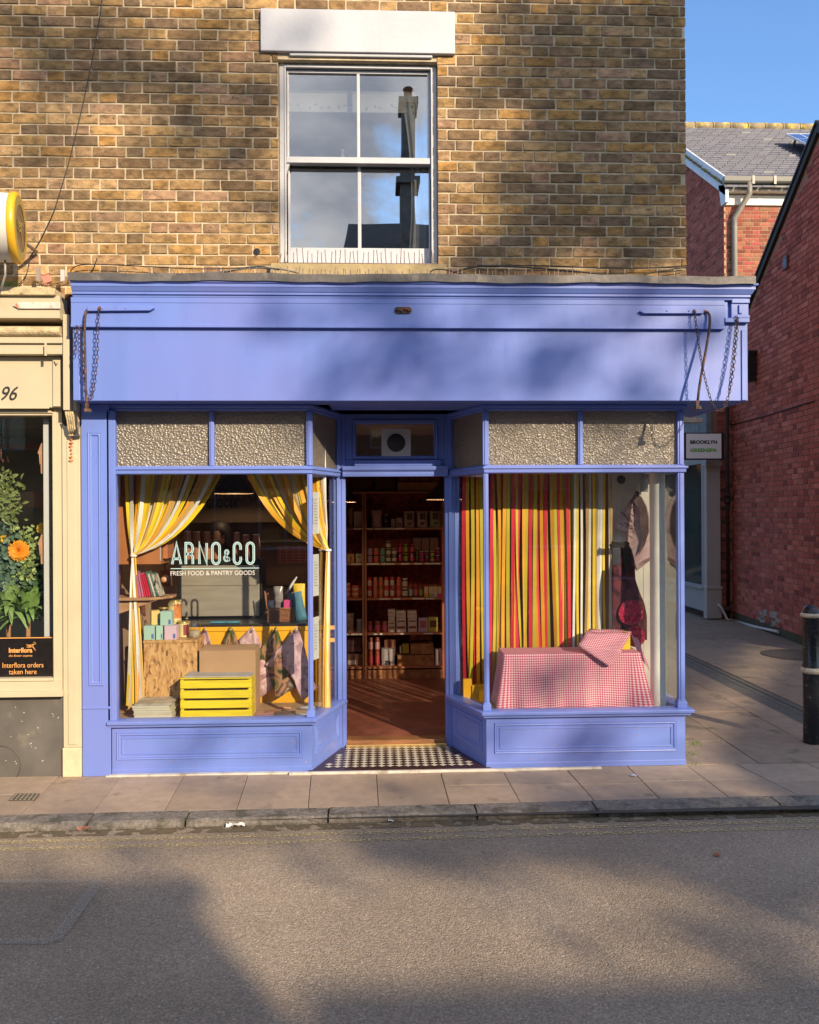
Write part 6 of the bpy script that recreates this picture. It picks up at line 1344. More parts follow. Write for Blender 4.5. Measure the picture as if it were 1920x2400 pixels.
m = MB(); m.box(CL, ex, -.16, .09, zy(746, -.16), zy(692, -.16)); m.box(CL, ex, -.165, -.159, zy(746, -.16), zy(736, -.16)); cp(m, 'blind_box')
m = MB(); m.box(CL, ex-.02, -.19, .095, zy(691, -.19), zy(675, -.19)); m.box(CL, ex-.05, -.17, .095, zy(674.5, -.19), zy(671, -.19)); cp(m, 'top_moulding', MATS['worn_cream'], .006)
m = MB(); a, b = PY(30, 716, -.168), PY(142, 716, -.168); m.prism([a+Vector((0, 0, .0)), a+Vector((.04, 0, -.022)), b+Vector((0, 0, -.022)), b+Vector((0, 0, .022)), a+Vector((.04, 0, .022))], (0, -.006, 0))
cp(m, 'blind_bracket', mat('flaking_white', (.66, .58, .52), .7, .15, 20, dirt=(.40, .12, .05), dscale=14, dthr=.56))
m = MB(); x = XX(125, -.04, 900); m.box(x, x+.05, -.048, -.029, zy(950), zy(840)); m.box(XX(104, -.14, 820), XX(109, -.14, 820), -.14, -.13, zy(836), zy(806)); m.tube([PY(127, 846, -.055), PY(133, 852, -.07), PY(136, 846, -.07)], .004, 6); cp(m, 'fascia_end_strip')
tq = text('96', .135, (XX(2, -.034, 930), -.0305, zy(938, -.03, 20)), (1, 0, 0), (0, 0, 1), 'number_lettering', INK, cs, shear=.38, wid=XX(42, -.03, 930)-XX(2, -.03, 930), bold=.001)
# window frame
fY = .03; gx = XX(127, fY, 1300)
m = MB(); m.box(gx, XX(148, fY, 1300), fY-.012, .12, zy(1596, fY), zy(957, fY)); m.box(gx-.0, gx+.028, fY-.024, fY-.011, zy(1596, fY), zy(966, fY)); m.box(CL, gx, fY-.013, .12, zy(974, fY), zy(957, fY)); m.box(CL, gx, fY-.024, fY-.012, zy(969, fY), zy(962, fY)); cp(m, 'window_frame')
m = MB(); m.box(CL, XX(149, -.02, 1600), -.045, .1, zy(1633, -.03), zy(1620, -.03)); m.box(CL, XX(147, 0, 1600), -.02, .1, zy(1619.5, 0), zy(1597, 0)); m.box(CL, gx, -.0, .1, zy(1596.5, .0), zy(1590, 0)); cp(m, 'window_sill')
m = MB(); m.box(CL, XX(147.5, .02, 1700), .02, .1, 0, zy(1634, .02)); 
gp = cp(m, 'stall_panel', mat('grey_slate_panel', (.115, .105, .095), .5, .2, 5, .05, 20, dirt=(.20, .18, .15), dscale=4, dthr=.58))
m = MB(); c = PY(2, 1794, .0195); m.lathe((c.x, c.y, c.z), [(.128, -.000), (.132, -.004), (.136, 0)], 40, 'Y'); m.build('round_scar', mat('scar', (.06, .055, .05)), gp)
m = MB(); r2 = random.Random(8)
for i in range(16):
    p = PY(r2.uniform(5, 140), r2.uniform(1655, 1790), .0192); m.obox(p, r2.uniform(.004, .016), .0006, r2.uniform(.002, .006), 0, 0, r2.uniform(-1, 1))
m.build('paint_chips', mat('chip_white', (.6, .58, .52)), gp)
m = MB(); m.box(CL, gx+.004, .075, .079, zy(1592, .07), zy(972, .07)); cp(m, 'pane', glass('florist_glass', .0), 0)
m = MB(); m.box(XX(105, .14, 1300), XX(119, .14, 1300), .12, .2, zy(1600, .1), zy(980, .1)); cp(m, 'inner_post', mat('grey_white_post', (.52, .52, .52), .7, .05))
m = MB(); m.box(CL, CX1-.03, .3, .32, zy(1600)*0, .45); m.box(CL, CX1-.03, 2.6, 2.65, 0, 2.6); m.box(CL, CX1-.03, .12, 2.6, 2.56, 2.6); m.box(CL, CX1-.03, .12, 2.6, .42, .45); m.box(-2.12, -2.08, .32, 2.6, 0, 2.56)
cp(m, 'shop_interior', mat('florist_wall', (.24, .20, .13), .9, .25, 3), 0)
m = MB(); m.box(CL, -2.13, 2.2, 2.3, zy(1052, 2.2), zy(1038, 2.2)); m.box(CL, -2.2, 1.6, 1.62, zy(1190, 1.6), zy(1150, 1.6)+.0); cp(m, 'inner_rail', mat('rail_wood', (.30, .12, .05)))
m = MB(); m.box(-3.4, XX(80, 2.5, 1200), 2.5, 2.52, zy(1206, 2.5), zy(1166, 2.5)); o = m.build('teal_board', mat('teal_panel', (.10, .20, .20), .7)); tag(o, 'dull teal board at the back of the florist shop', 'board')
m = MB(); m.box(-3.4, XX(80, 2.48, 1200), 2.48, 2.5, zy(1165, 2.5), zy(1155, 2.5)); o = m.build('light_strip', mat('lit_strip', (.5, .65, .7), .5, emit=(.5, .75, .9, .6))); tag(o, 'pale blue lit strip above the teal board in the florist shop', 'light')
# florist sign board
fs = thing('florist_sign', 'black rectangular sign with orange lettering in the lower florist window', 'sign', (XX(60, .05, 1560), .05, zy(1590, .05)))
sx0, sx1, sz0_, sz1_ = XX(-60, .06, 1540), XX(126.5, .06, 1540), zy(1590, .06), zy(1493, .06)
m = MB(); m.box(sx0, sx1, .060, .068, sz0_, sz1_); m.build('sign_board', mat('black_sign', (.012, .010, .010), .25, .2, 20, .1, 60), fs)
ORG = mat('orange_vinyl', (.72, .34, .10), .5, .03)
m = MB(); m.ring((0, .0598, 0), (1, 0, 0), (0, 0, 1), (0, -1, 0), sx0+.002, sx1-.002, sz0_+.002, sz1_-.002, .006, .001, ((0, 0), (0, 1), (1, 1), (1, 0))); m.build('border', ORG, fs)
def st(body, x0, x1, py, size, nm, **k): text(body, size, (XX(x0, .0595, py), .0595, zy(py, .0595, 60)), (1, 0, 0), (0, 0, 1), nm, ORG, fs, wid=XX(x1, .0595, py)-XX(x0, .0595, py), **k)
st('Interflora', 21, 76, 1529, .045, 'brand_lettering', bold=.0016); st('the flower experts', 21, 76, 1539, .022, 'strap_lettering', shear=.3); st('Interflora orders', 6, 102, 1564.5, .050, 'notice_lettering'); st('taken here', 21, 86, 1580, .050, 'notice_lettering')
def runner(o, s, y, parent, mt, ux=(1, 0, 0)):
    """running winged-messenger style emblem from simple limbs"""
    m = MB(); u = Vector(ux); z = Vector((0, 0, 1)); o = Vector(o)
    T = lambda a, b: o+u*(a*s)+z*(b*s)
    for pts, ws in (([(-1.0, .62), (-.62, .48), (-.2, .50), (.1, .60), (.3, .62)], (.04, .12, .14, .2, .12)), ([(-.1, .52), (-.45, .30), (-.95, .38)], (.14, .13, .05)), ([(.1, .56), (.0, .30), (.3, -.1), (.5, -.42)], (.22, .18, .12, .06)), ([(.05, .35), (-.4, .12), (-.95, .14)], (.16, .10, .05)), ([(.2, .62), (.55, .74), (.35, .98), (.1, .95)], (.10, .08, .05, .04))):
        P = [T(*p) for p in pts]
        for a, b, wa, wb in zip(P, P[1:], ws, ws[1:]):
            d = (b-a).normalized(); n = (d.cross(u.cross(z))).normalized()
            m.add([a-n*wa*s/2, b-n*wb*s/2, b+n*wb*s/2, a+n*wa*s/2], [(0, 1, 2, 3)])
    c = T(.42, .70); m.add([c+u*(.11*s*math.cos(R(a)))+z*(.11*s*math.sin(R(a))) for a in range(0, 360, 30)], [tuple(range(12))]); return m.build('emblem', mt, parent)
runner(PY(76, 1519, .059), .042, .059, fs, ORG)
# round projecting sign
rs = thing('round_sign', 'round yellow and white drum sign projecting from the brick wall above the florist', 'sign', PY(36, 612, -.40))
ctr = PY(44, 536, -.38); rad = (618-456)/2/F*(ctr-CAM).dot(fw)
ang = R(-13); ax = Vector((math.cos(ang), -math.sin(ang), 0)); m = MB()
def disc(prof, name, mt, n=40):
    m = MB(); e1 = Vector((-ax.y, ax.x, 0)); e1 = Vector((math.sin(ang), math.cos(ang), 0)); vs = []
    for r_, h in prof:
        for j in range(n): a = 2*math.pi*j/n; vs.append(ctr+ax*h+e1*(r_*math.cos(a))+Vector((0, 0, r_*math.sin(a))))
    m.add(vs, [(i*n+j, i*n+(j+1) % n, (i+1)*n+(j+1) % n, (i+1)*n+j) for i in range(len(prof)-1) for j in range(n)], True); return m.build(name, mt, rs)
YR = mat('yellow_rim', (.75, .42, .02), .35, .06, 6)
disc([(rad*.955, -.17), (rad*.955, -.035)], 'drum', mat('grubby_white', (.66, .64, .60), .5, .08, 6, dirt=(.45, .38, .3), dscale=5, dthr=.6)); disc([(rad*.96, -.036), (rad, -.03), (rad, .0), (rad*.93, .012), (rad*.90, .010)], 'rim', YR); disc([(rad*.96, -.17), (rad, -.175), (rad, -.20), (0, -.205)], 'rim', YR)
disc([(0, .011), (rad*.905, .009)], 'sign_face', mat('brown_face', (.16, .10, .055), .3, .1)); disc([(rad*.90, .0105), (rad*.86, .0112), (rad*.70, .0125), (rad*.66, .012)], 'face_ring', mat('olive_ring', (.38, .30, .08), .35, .1, 20))
e1 = Vector((math.sin(ang), math.cos(ang), 0)); runner(ctr+ax*.0145+Vector((0, 0, -rad*.22)), rad*.62, 0, rs, mat('emblem_olive', (.42, .34, .10)), e1)
m = MB(); m.tube([ctr-ax*.08+Vector((0, 0, -rad*.9)), ctr-ax*.08+Vector((0, .0, -rad*1.35)), ctr-ax*.12+Vector((-.02, .08, -rad*1.7)), ctr-ax*.2+Vector((-.1, .3, -rad*1.95))], .007, 8); m.tube([ctr-ax*.08, ctr-ax*.08+Vector((0, .48, 0))], .012, 8); m.build('support_tube', mat('grey_tube', (.3, .29, .27), .4), rs)
# ledge litter
m = MB(); c = PY(109, 653, -.1); m.obox(c, .055, .02, .055, .3, 0, R(-25)); m.obox(c+Vector((.0, -.004, .028)), .05, .022, .006, .3, 0, R(-25))
for k in range(4): m.obox(c+Vector((-.02+.012*k, -.012, -.034-.004*k)), .006, .006, .012)
tag(m.build('broken_tile', mat('pink_terracotta', (.45, .20, .15), .8, .15)), 'small broken pink terracotta box tilted on the florist ledge', 'tile fragment')
r2 = random.Random(17); m = MB()
for i in range(26):
    a = PY(r2.uniform(80, 152), r2.uniform(664, 672), r2.uniform(-.14, 0)); d = Vector((r2.uniform(-.12, .12), r2.uniform(-.04, .04), r2.uniform(-.005, .03))); m.tube([a, a+d*.5+Vector((0, 0, .006)), a+d], r2.uniform(.001, .003), 4)
tag(m.build('twig_litter', mat('dry_twigs', (.26, .16, .07), .9, .3, 30)), 'dry twigs and litter heaped at the end of the florist ledge', 'litter', kind='stuff')
m = MB()
for i in range(60):
    a = PY(r2.choice((r2.uniform(2, 20), r2.uniform(24, 40))), 672, r2.uniform(-.12, .02)); h = r2.uniform(.02, .06); d = Vector((r2.uniform(-.02, .02), r2.uniform(-.01, .01), h)); w = Vector((.0022, 0, 0)); m.add([a-w, a+w, a+d], [(0, 1, 2)])
tag(m.build('ledge_grass', mat('ledge_green', (.16, .24, .05), .8)), 'thin green grass sprouting on the florist ledge', 'grass', kind='stuff')
for i, (x, y0, y1, lb) in enumerate(((89.5, 626, 668, 'narrow grey metal stub standing on the florist ledge'), (147, 632, 662, 'white plastic strip standing at the end of the lead flashing'))):
    a, b = PY(x, y1, -.02), PY(x, y0, -.02); m = MB(); m.obox((a+b)/2, .026, .012, b.z-a.z); tag(m.build('metal_stub', mat('grey_stub%d' % i, (.30, .25, .23) if i == 0 else (.5, .5, .5), .6)), lb, 'stub')
m = MB(); m.box(XX(151, -.02, 720), XX(168, -.02, 720), -.02, .09, ZZ(735, -.02, 160), ZZ(688, -.02, 160)); tag(m.build('gap_rubble', mat('dark_rubble', (.07, .035, .02), .95, .5, 40, 1, 60), bev=.01), 'dark crumbling brick in the gap between the cream and blue shopfronts', 'rubble')
# plants in the florist window
LEAFM = {}
def leafmat(n, c): LEAFM[n] = mat('leaf_'+n, c, .55, .25, 30); return LEAFM[n]
def sprays(name, pts, n, size, mt, lb, spread=.05, stemc=(.08, .10, .03), seed=1, asp=.5, cat='plant', stems=True, grp='plants in the florist window'):
    """leafy plant: leaves set along branching stems through pts (list of points from base up)"""
    r2 = random.Random(seed); o = thing(name, lb, cat, pts[0], grp); m = MB(); s = MB()
    base = Vector(pts[0])
    for p in pts[1:]: s.tube([base, (base+Vector(p))/2+Vector((r2.uniform(-.01, .01), 0, 0)), p], .003, 5)
    for i in range(n):
        p = Vector(r2.choice(pts[1:])); t = r2.uniform(.35, 1.05); c = base+(p-base)*t+Vector((r2.gauss(0, spread), r2.gauss(0, spread*.6), r2.gauss(0, spread))); d = Vector((r2.uniform(-1, 1), r2.uniform(-.9, .3), r2.uniform(-.7, .9))).normalized(); w = d.cross(Vector((r2.uniform(-.3, .3), -1, r2.uniform(-.3, .6)))).normalized(); L_ = size*r2.uniform(.6, 1.2); k = w.cross(d)*L_*.12
        m.add([c, c+d*L_*.3+w*L_*asp*.42+k, c+d*L_*.7+w*L_*asp*.36+k, c+d*L_, c+d*L_*.7-w*L_*asp*.36+k, c+d*L_*.3-w*L_*asp*.42+k], [(0, 1, 2, 3), (0, 3, 4, 5)])
    m.build('foliage', mt, o); s.build('stem', mat('plant_stem', stemc, .8), o); return o
P_ = lambda x, y, Y=.3: PY(x, y, Y)
sprays('variegated_ivy', [P_(5, 1250), P_(8, 1120), P_(25, 1130), P_(32, 1150), P_(15, 1170), P_(-10, 1140)], 420, .060, leafmat('olive', (.16, .20, .07)), 'olive green leafy plant at the top of the florist window', .035, seed=2)
sprays('eucalyptus', [P_(20, 1400), P_(5, 1240), P_(30, 1260), P_(15, 1300), P_(40, 1290), P_(-10, 1300), P_(8, 1340)], 560, .050, leafmat('blue_green', (.08, .14, .10)), 'blue green round leaved foliage in the middle of the florist window', .05, seed=3, asp=.9)
sprays('lime_shrub', [P_(60, 1380), P_(55, 1240), P_(72, 1260), P_(80, 1290), P_(62, 1300)], 380, .036, leafmat('lime', (.26, .34, .12)), 'pale lime fluffy foliage above the big orange flower', .035, seed=4, asp=.7)
sprays('glossy_plant', [P_(85, 1420, .35), P_(75, 1320, .35), P_(95, 1330, .35), P_(90, 1360, .35), P_(70, 1350, .35)], 260, .06, leafmat('deep_green', (.05, .10, .04)), 'dark glossy leaved plant beside the wooden birdhouse', .045, seed=5, asp=.75)
def chrys(c, r_, col, lb, seed, n=150):
    r2 = random.Random(seed); o = thing('flower', lb, 'flower', c, 'flowers in the florist window'); m = MB(); c = Vector(c)
    for i in range(n):
        th = math.acos(1-1.25*(i+.5)/n) ; ph = i*2.39996; d = Vector((math.sin(th)*math.cos(ph), -math.cos(th), math.sin(th)*math.sin(ph))); w = d.cross(Vector((0, -1, .1))).normalized(); L_ = r_*(.78+.24*math.sin(th))*r2.uniform(.85, 1.1); s0 = c+d*r_*.2; tip = c+Vector((d.x*L_, d.y*L_*.6, d.z*L_))
        m.add([s0, (s0+tip)/2+w*r_*.09, tip+w*r_*.05, tip-w*r_*.05, (s0+tip)/2-w*r_*.09], [(0, 1, 2, 3, 4)])
    m.build('petals', col, o); s = MB(); s.tube([c+Vector((0, .02, 0)), c+Vector((.01, .06, -.3))], .005, 6); s.build('stem', MATS['plant_stem'], o)
chrys(P_(44, 1291, .24), .072, mat('orange_petals', (.80, .32, .02), .6, .2, 12), 'large round orange chrysanthemum in the florist window', 1, 220)
chrys(P_(8, 1262, .28), .030, mat('yellow_petals', (.75, .48, .02), .6, .2, 12), 'small yellow flower at the edge beside the orange chrysanthemum', 2, 50)
chrys(P_(17, 1266, .28), .022, MATS['yellow_petals'], 'tiny yellow bloom between the small and the large flower', 3, 40)
chrys(P_(101, 1238, .3), .045, MATS['yellow_petals'], 'yellow flower half hidden behind the white inner post', 4, 70)
chrys(P_(30, 1182, .3), .026, mat('dull_gold_petals', (.45, .28, .05), .6), 'dull gold bud below the olive foliage', 5, 40)
def strap(base, n, L_, mt, lb, seed, trunk=True):
    r2 = random.Random(seed); o = thing('dracaena', lb, 'plant', base, 'strap leaved plants in the florist window'); m = MB(); b = Vector(base)
    for i in range(n):
        a = i*2.4+r2.uniform(-.3, .3); el = r2.uniform(.5, 1.4); d = Vector((math.cos(a), math.sin(a)*.6, 0)); P = []; p = b+Vector((0, 0, .0)); l = L_*r2.uniform(.7, 1.1)
        for k in range(9):
            t = k/8; P.append(b+d*l*t*math.cos(el)*.9+Vector((0, 0, l*(math.sin(el)*t-.75*t*t*(1.3-el*.5)))))
        vs = []
        for k, q in enumerate(P):
            w = Vector((-d.y, d.x, 0)); w = (w*.6+Vector((.8*abs(d.y)+.3, 0, 0))).normalized()*.020*math.sin(math.pi*min(1, .12+k/8*.88))**.7 if k < 8 else Vector((0, 0, 0)); vs += [q-w, q+w]
        m.add(vs, [(2*k, 2*k+1, 2*k+3, 2*k+2) for k in range(8)], True)
    m.build('leaves', mt, o); s = MB(); s.tube([b, b-Vector((0, 0, .25))], .016, 8); s.build('trunk', mat('palm_trunk', (.38, .20, .10), .9, .2, 30), o)
strap(P_(66, 1452, .22), 60, .44, leafmat('strap', (.14, .24, .06)), 'strap leaved green plant with a bare stem above the black sign', 1)
strap(P_(20, 1440, .26), 60, .44, leafmat('strap2', (.18, .28, .09)), 'second strap leaved plant at the frame edge, above the black sign', 2)
for i, (y0, y1, lb) in enumerate(((1038, 1110, 'upper wooden birdhouse silhouette fixed to the inner post'), (1252, 1322, 'lower wooden birdhouse silhouette fixed to the inner post'))):
    m = MB(); q = [(104, y1), (96, y1), (94, y0+28), (88, y0+24), (97, y0), (104, y0+2)]; m.prism([PY(a, b, .16) for a, b in q], (0, .05, 0)); m.prism([PY(a, b, .15) for a, b in ((94, y0+26), (91, y0+26), (93, y1-22), (95.5, y1-22))], (0, .04, 0)); tag(m.build('birdhouse', mat('birdhouse_wood', (.48, .25, .14), .7, .1)), lb, 'birdhouse', 'wooden birdhouses in the florist window')
m = MB(); m.tube([P_(3, 980, .4), P_(3, 1040, .4), P_(2, 1075, .4), P_(8, 1080, .4), P_(4, 1085, .4)], .006, 6); m.tube([P_(14, 985, .5), P_(14, 1052, .5), P_(20, 1085, .5)], .004, 6); tag(m.build('hanging_hook', IRON), 'dark iron hanging hooks at the top of the florist window', 'hook')
# drain cover on the pavement
dc = thing('drain_cover', 'small square iron drain cover in the pavement before the florist', 'drain cover', (PZ(55, 1869).x, PZ(55, 1869).y, 0)); q = [PZ(x, y, .003) for x, y in ((20, 1877), (82, 1876), (94, 1861), (36, 1861))]
m = MB(); m.prism(q, (0, 0, .003)); m.build('cover_plate', mat('worn_iron', (.07, .06, .05), .6, .3, 30), dc)
m = MB()
for i in range(6):
    for j in range(4):
        s, t = (i+.5)/6, (j+.5)/4; p = (q[0]*(1-s)+q[1]*s)*(1-t)+(q[3]*(1-s)+q[2]*s)*t; m.obox(p+Vector((0, 0, .005)), .014, .018, .004, .3)
m.build('tread_pattern', mat('tread_iron', (.20, .17, .13), .6), dc)
# litter
for (x, y, w, h, c, lb) in ((552, 1937, .11, .02, (.62, .60, .58), 'white crumpled wrapper lying in the gutter'), (195, 1944, .07, .02, (.42, .16, .10), 'reddish wrapper lying in the gutter near the florist'), (916, 1926, .03, .012, (.7, .7, .74), 'tiny white scrap in the gutter below the doorway'), (1683, 1998, .03, .006, (.5, .14, .06), 'small orange leaf on the road') if False else (1680//1, 2003, .03, .006, (.4, .12, .05), 'small reddish leaf lying on the road'), (1485, 1818, .04, .006, (.5, .5, .62), 'pale scrap of paper on the flags below the gingham window')):
    p = PZ(x, y, RZ+.008 if y > 1900 else .006); m = MB(); n_ = 6; r2 = random.Random(int(x)); vs = []
    for j in range(4):
        for i in range(n_+1): vs.append(p+Vector(((i/n_-.5)*w, (j/3-.5)*.03, r2.uniform(0, h))))
    m.add(vs, [(j*(n_+1)+i, j*(n_+1)+i+1, (j+1)*(n_+1)+i+1, (j+1)*(n_+1)+i) for j in range(3) for i in range(n_)]); tag(m.build('litter_scrap', mat('scrap_%d' % int(x), c, .6, .2, 60)), lb, 'litter')
# ================================================================ ALLEY
A, B = PZ(1720, 1450), PZ(1885, 1513); A.z = B.z = 0; wd = (B-A).normalized(); wn_ = Vector((wd.y, -wd.x, 0)); 
if wn_.x > 0: wn_ = -wn_
def onwall(px, py):
    d = ray(px, py); t = (A-CAM).dot(wn_)/d.dot(wn_); return CAM+d*t
v0, v1 = onwall(1778, 662), onwall(1916, 318); s0, s1 = (v0-A).dot(wd), (v1-A).dot(wd); slope = (v1.z-v0.z)/(s1-s0)
ridge_s = s1+.10; WLEN = s1+.22
top = lambda s: v0.z+slope*(s-s0) if s < ridge_s else v0.z+slope*(2*ridge_s-s-s0)
REDS = [(.38, .105, .078), (.42, .13, .095), (.34, .09, .068), (.39, .115, .09), (.25, .072, .06), (.45, .15, .115), (.38, .11, .088)]
RB_ = mat('red_brick', attr=True, rough=.88, vary=.16, scale=24, bump=.5, bscale=60, dirt=(.10, .03, .03), dscale=24, dthr=.62, bdist=.005, spec=.2)
RM = mat('red_wall_mortar', (.30, .17, .12), .95, .1, 14)
rb = thing('red_brick_house', 'red brick gable wall with a sloping black verge closing the alley side', 'building', A)
m = MB(); brickwork(m, A+wn_*.003, wd, wn_, 0, WLEN, .12, top(ridge_s)-.05, REDS, top=lambda s: top(s)-.06, seed=12); m.build('brickwork', RB_, rb)
m = MB(); q = [A+wd*0, A+wd*WLEN, A+wd*WLEN+Vector((0, 0, top(WLEN)-.05)), A+wd*ridge_s+Vector((0, 0, top(ridge_s)-.05)), A+Vector((0, 0, top(0)-.05))]; m.prism(q, -wn_*7); m.build('wall', RM, rb)
m = MB()
for a, b in ((-.25, ridge_s), (ridge_s, WLEN+.25)):
    P0, P1 = A+wd*a+Vector((0, 0, top(a)-.06)), A+wd*b+Vector((0, 0, top(b)-.06)); m.prism([P0+wn_*.05, P1+wn_*.05, P1+wn_*.05+Vector((0, 0, .11)), P0+wn_*.05+Vector((0, 0, .11))], -wn_*.10); m.prism([P0+wn_*.07+Vector((0, 0, .112)), P1+wn_*.07+Vector((0, 0, .112)), P1+wn_*.07+Vector((0, 0, .15)), P0+wn_*.07+Vector((0, 0, .15))], -wn_*7.2)
m.build('roof', mat('black_verge', (.025, .022, .022), .7), rb)
m = MB(); a = A+wn_*.01; m.prism([a+wd*0, a+wd*WLEN, a+wd*WLEN+Vector((0, 0, .12)), a+Vector((0, 0, .12))], -wn_*.05); m.build('plinth', mat('mossy_plinth', (.06, .055, .03), .95, .4, 12, .5, 40), rb)
m = MB(); r2 = random.Random(3)
for k in range(9): s_ = s1*.30+r2.uniform(0, 1.1); p = A+wd*s_+wn_*.012+Vector((0, 0, .14+r2.uniform(0, .16))); e = wd*r2.uniform(.05, .13); h = Vector((0, 0, r2.uniform(.03, .06))); m.prism([p-e-h, p+e*.8-h*.6, p+e+h, p-e*.7+h*.8], -wn_*.01)
m.build('render_patch', mat('flaking_render', (.30, .26, .22), .9, .2, 14), rb)
vt = thing('wall_vent', 'small dark square vent high on the red gable wall', 'vent', onwall(1846, 615)); c = onwall(1846, 615)+wn_*.02; m = MB(); m.prism([c-wd*.07-Vector((0, 0, .09)), c+wd*.07-Vector((0, 0, .09)), c+wd*.07+Vector((0, 0, .09)), c-wd*.07+Vector((0, 0, .09))], wn_*.02); m.build('vent_frame', mat('vent_brown', (.12, .05, .04)), vt)
m = MB(); m.add([c+wn_*.021+wd*(.045*math.cos(R(a)))+Vector((0, 0, .06*math.sin(R(a)))) for a in range(0, 360, 20)], [tuple(range(18))]); m.build('vent_hole', BLACK, vt)
fb_ = thing('floodlight_box', 'grey floodlight casing with black bracket mounted on the red gable wall', 'floodlight', onwall(1768, 880)); c = onwall(1772, 862)
m = MB(); m.obox(c+wn_*.22, .22, .12, .40, 0); m.build('casing', mat('grey_casing', (.16, .18, .19), .5), fb_)
m = MB(); m.obox(c+wn_*.10, .10, .2, .42); m.obox(c+wn_*.09+Vector((0, 0, .23)), .14, .22, .04); m.build('bracket', BLACK, fb_)
def wallcable(pts, r, mt, lb, name='wall_cable', cat='cable'):
    m = MB(); m.tube([onwall(*p)+wn_*(.012+r) for p in pts], r, 6); tag(m.build(name, mt), lb, cat)
wallcable([(1714, 996), (1760, 985), (1800, 974), (1850, 958), (1912, 940)], .008, BLACK, 'thin dark cable sagging across the red gable wall')
wallcable([(1722, 1454), (1775, 1469), (1830, 1481)], .022, WHITE, 'white waste pipe lying along the foot of the red gable wall', 'waste_pipe', 'pipe')
dp = thing('downpipe', 'rusty black cast iron downpipe in the corner of the red gable wall', 'downpipe', A+wn_*.1); m = MB(); c = A+wn_*.09-wd*.05; m.tube([c, c+Vector((0, 0, 4.3))], .055, 12)
for z in (.1, 1.9, 2.0, 3.6): m.tube([c+Vector((0, 0, z)), c+Vector((0, 0, z+.10))], .070, 12)
m.build('pipe', mat('black_iron_pipe', (.035, .02, .016), .6, .3, 12), dp)
m = MB(); 
for z in (1.95, 3.65): m.obox(c+Vector((0, .05, z)), .2, .05, .04)
m.build('pipe_clip', IRON, dp)
# pier and grey shop
PYY = A.y+.02; x0, x1 = XX(1680, PYY, 1400), A.x-.0
pr = thing('brick_pier', 'narrow dark brown brick pier between the grey shopfront and the downpipe', 'building', (x0, PYY, 0))
m = MB(); brickwork(m, (0, PYY, 0), (1, 0, 0), (0, -1, 0), x0, x1+.06, .0, 4.4, [tuple(c*.75 for c in q) for q in REDS]+[(.12, .05, .03)], seed=15); m.build('brickwork', RB_, pr); m = MB(); m.box(x0, x1+.06, PYY+.003, PYY+.4, 0, 4.4); m.build('wall', RM, pr)
GSX = XX(1662, PYY-.2, 1400); GR = mat('grey_shop_paint', (.30, .31, .33), .5, .06, 4)
gs = thing('grey_shopfront', 'pale grey timber shopfront with a tall dark window further down the alley', 'shopfront', (GSX, PYY+1, 0)); gy = PYY-.12
zb_ = .12; zs = ZZ(1372, gy, 1660); zt_ = ZZ(1078, gy, 1660)
m = MB(); m.box(GSX, x0+.02, gy, gy+.12, zb_-.1, zt_+.02); m.box(GSX-.01, x0+.03, gy-.012, gy+.12, .02, zs-.06); m.box(GSX-.02, x0+.04, gy-.03, gy+.12, zs-.06, zs-.02); m.box(GSX-.02, x0+.04, gy-.03, gy+.12, zt_-.1, zt_-.02); m.build('corner_post', mat('grey_post_paint', (.38, .37, .36), .5, .06, 4), gs, bev=.004)
m = MB(); m.box(GSX+.01, GSX+.06, gy+.13, gy+4, .12, zs-.08); m.box(GSX-.03, GSX+.06, gy+.121, gy+4, zs-.079, zs-.02); m.box(GSX, GSX+.06, gy+.121, gy+4, zt_-.05, zt_+.35)
for y in (gy+.13, gy+1.10, gy+2.2): m.box(GSX, GSX+.06, y, y+.09 if y < gy+1 else y+.22, zs-.02, zt_-.05)
m.build('frame', GR, gs, bev=.004)
m = MB(); m.box(GSX+.03, GSX+.034, gy+.2, gy+4, zs-.02, zt_-.05); m.build('pane', glass('grey_shop_glass', .0), gs)
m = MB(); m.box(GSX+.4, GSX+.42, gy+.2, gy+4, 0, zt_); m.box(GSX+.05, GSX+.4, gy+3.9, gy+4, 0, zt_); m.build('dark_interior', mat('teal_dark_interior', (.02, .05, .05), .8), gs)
m = MB(); m.box(GSX-.06, GSX+.2, gy-.1, gy+4, zt_+.36, zt_+.40); m.box(GSX+.0, GSX+.1, gy+.0, gy+4, zt_+.40, zt_+1.0); m.build('lead_roof', mat('blue_lead', (.14, .17, .19), .6, .3, 8), gs, bev=.01)
m = MB(); c = PY(1683, 1416, gy-.03); m.tube([c, c+Vector((.05, -.02, -.06)), c+Vector((.12, -.08, -.24)), (c.x+.17, c.y-.1, .01)], .018, 8); tag(m.build('waste_pipe', WHITE), 'white bent waste pipe running down from the grey shopfront post', 'pipe')
m = MB(); brickwork(m, (GSX+.06, 0, 0), (0, 1, 0), (-1, 0, 0), gy+.1, gy+4, zt_+.6, 4.4, REDS, seed=19); m.build('brickwork', RB_, gs); m = MB(); m.box(GSX+.063, x0+.02, gy+.1, gy+4, zt_+.3, 4.4); m.build('wall', RM, gs)
sgn = thing('projecting_sign', 'black framed white hanging sign with black and green lettering down the alley', 'sign', PY(1648, 1077, 7.2)); SY = 7.2
a, b = PY(1600, 1077, SY), PY(1697, 1014, SY); m = MB(); m.box(a.x, b.x, SY, SY+.12, a.z, b.z); m.build('sign_box', mat('navy_frame', (.012, .01, .02), .4), sgn, bev=.004)
a2, b2 = PY(1608.5, 1074.5, SY), PY(1690.5, 1016.5, SY); m = MB(); m.box(a2.x, b2.x, SY-.006, SY-.001, a2.z, b2.z); m.build('sign_face', mat('sign_white', (.80, .84, .90), .4, .02), sgn)
w_ = lambda p0, p1: XX(p1, SY, 1040)-XX(p0, SY, 1040)
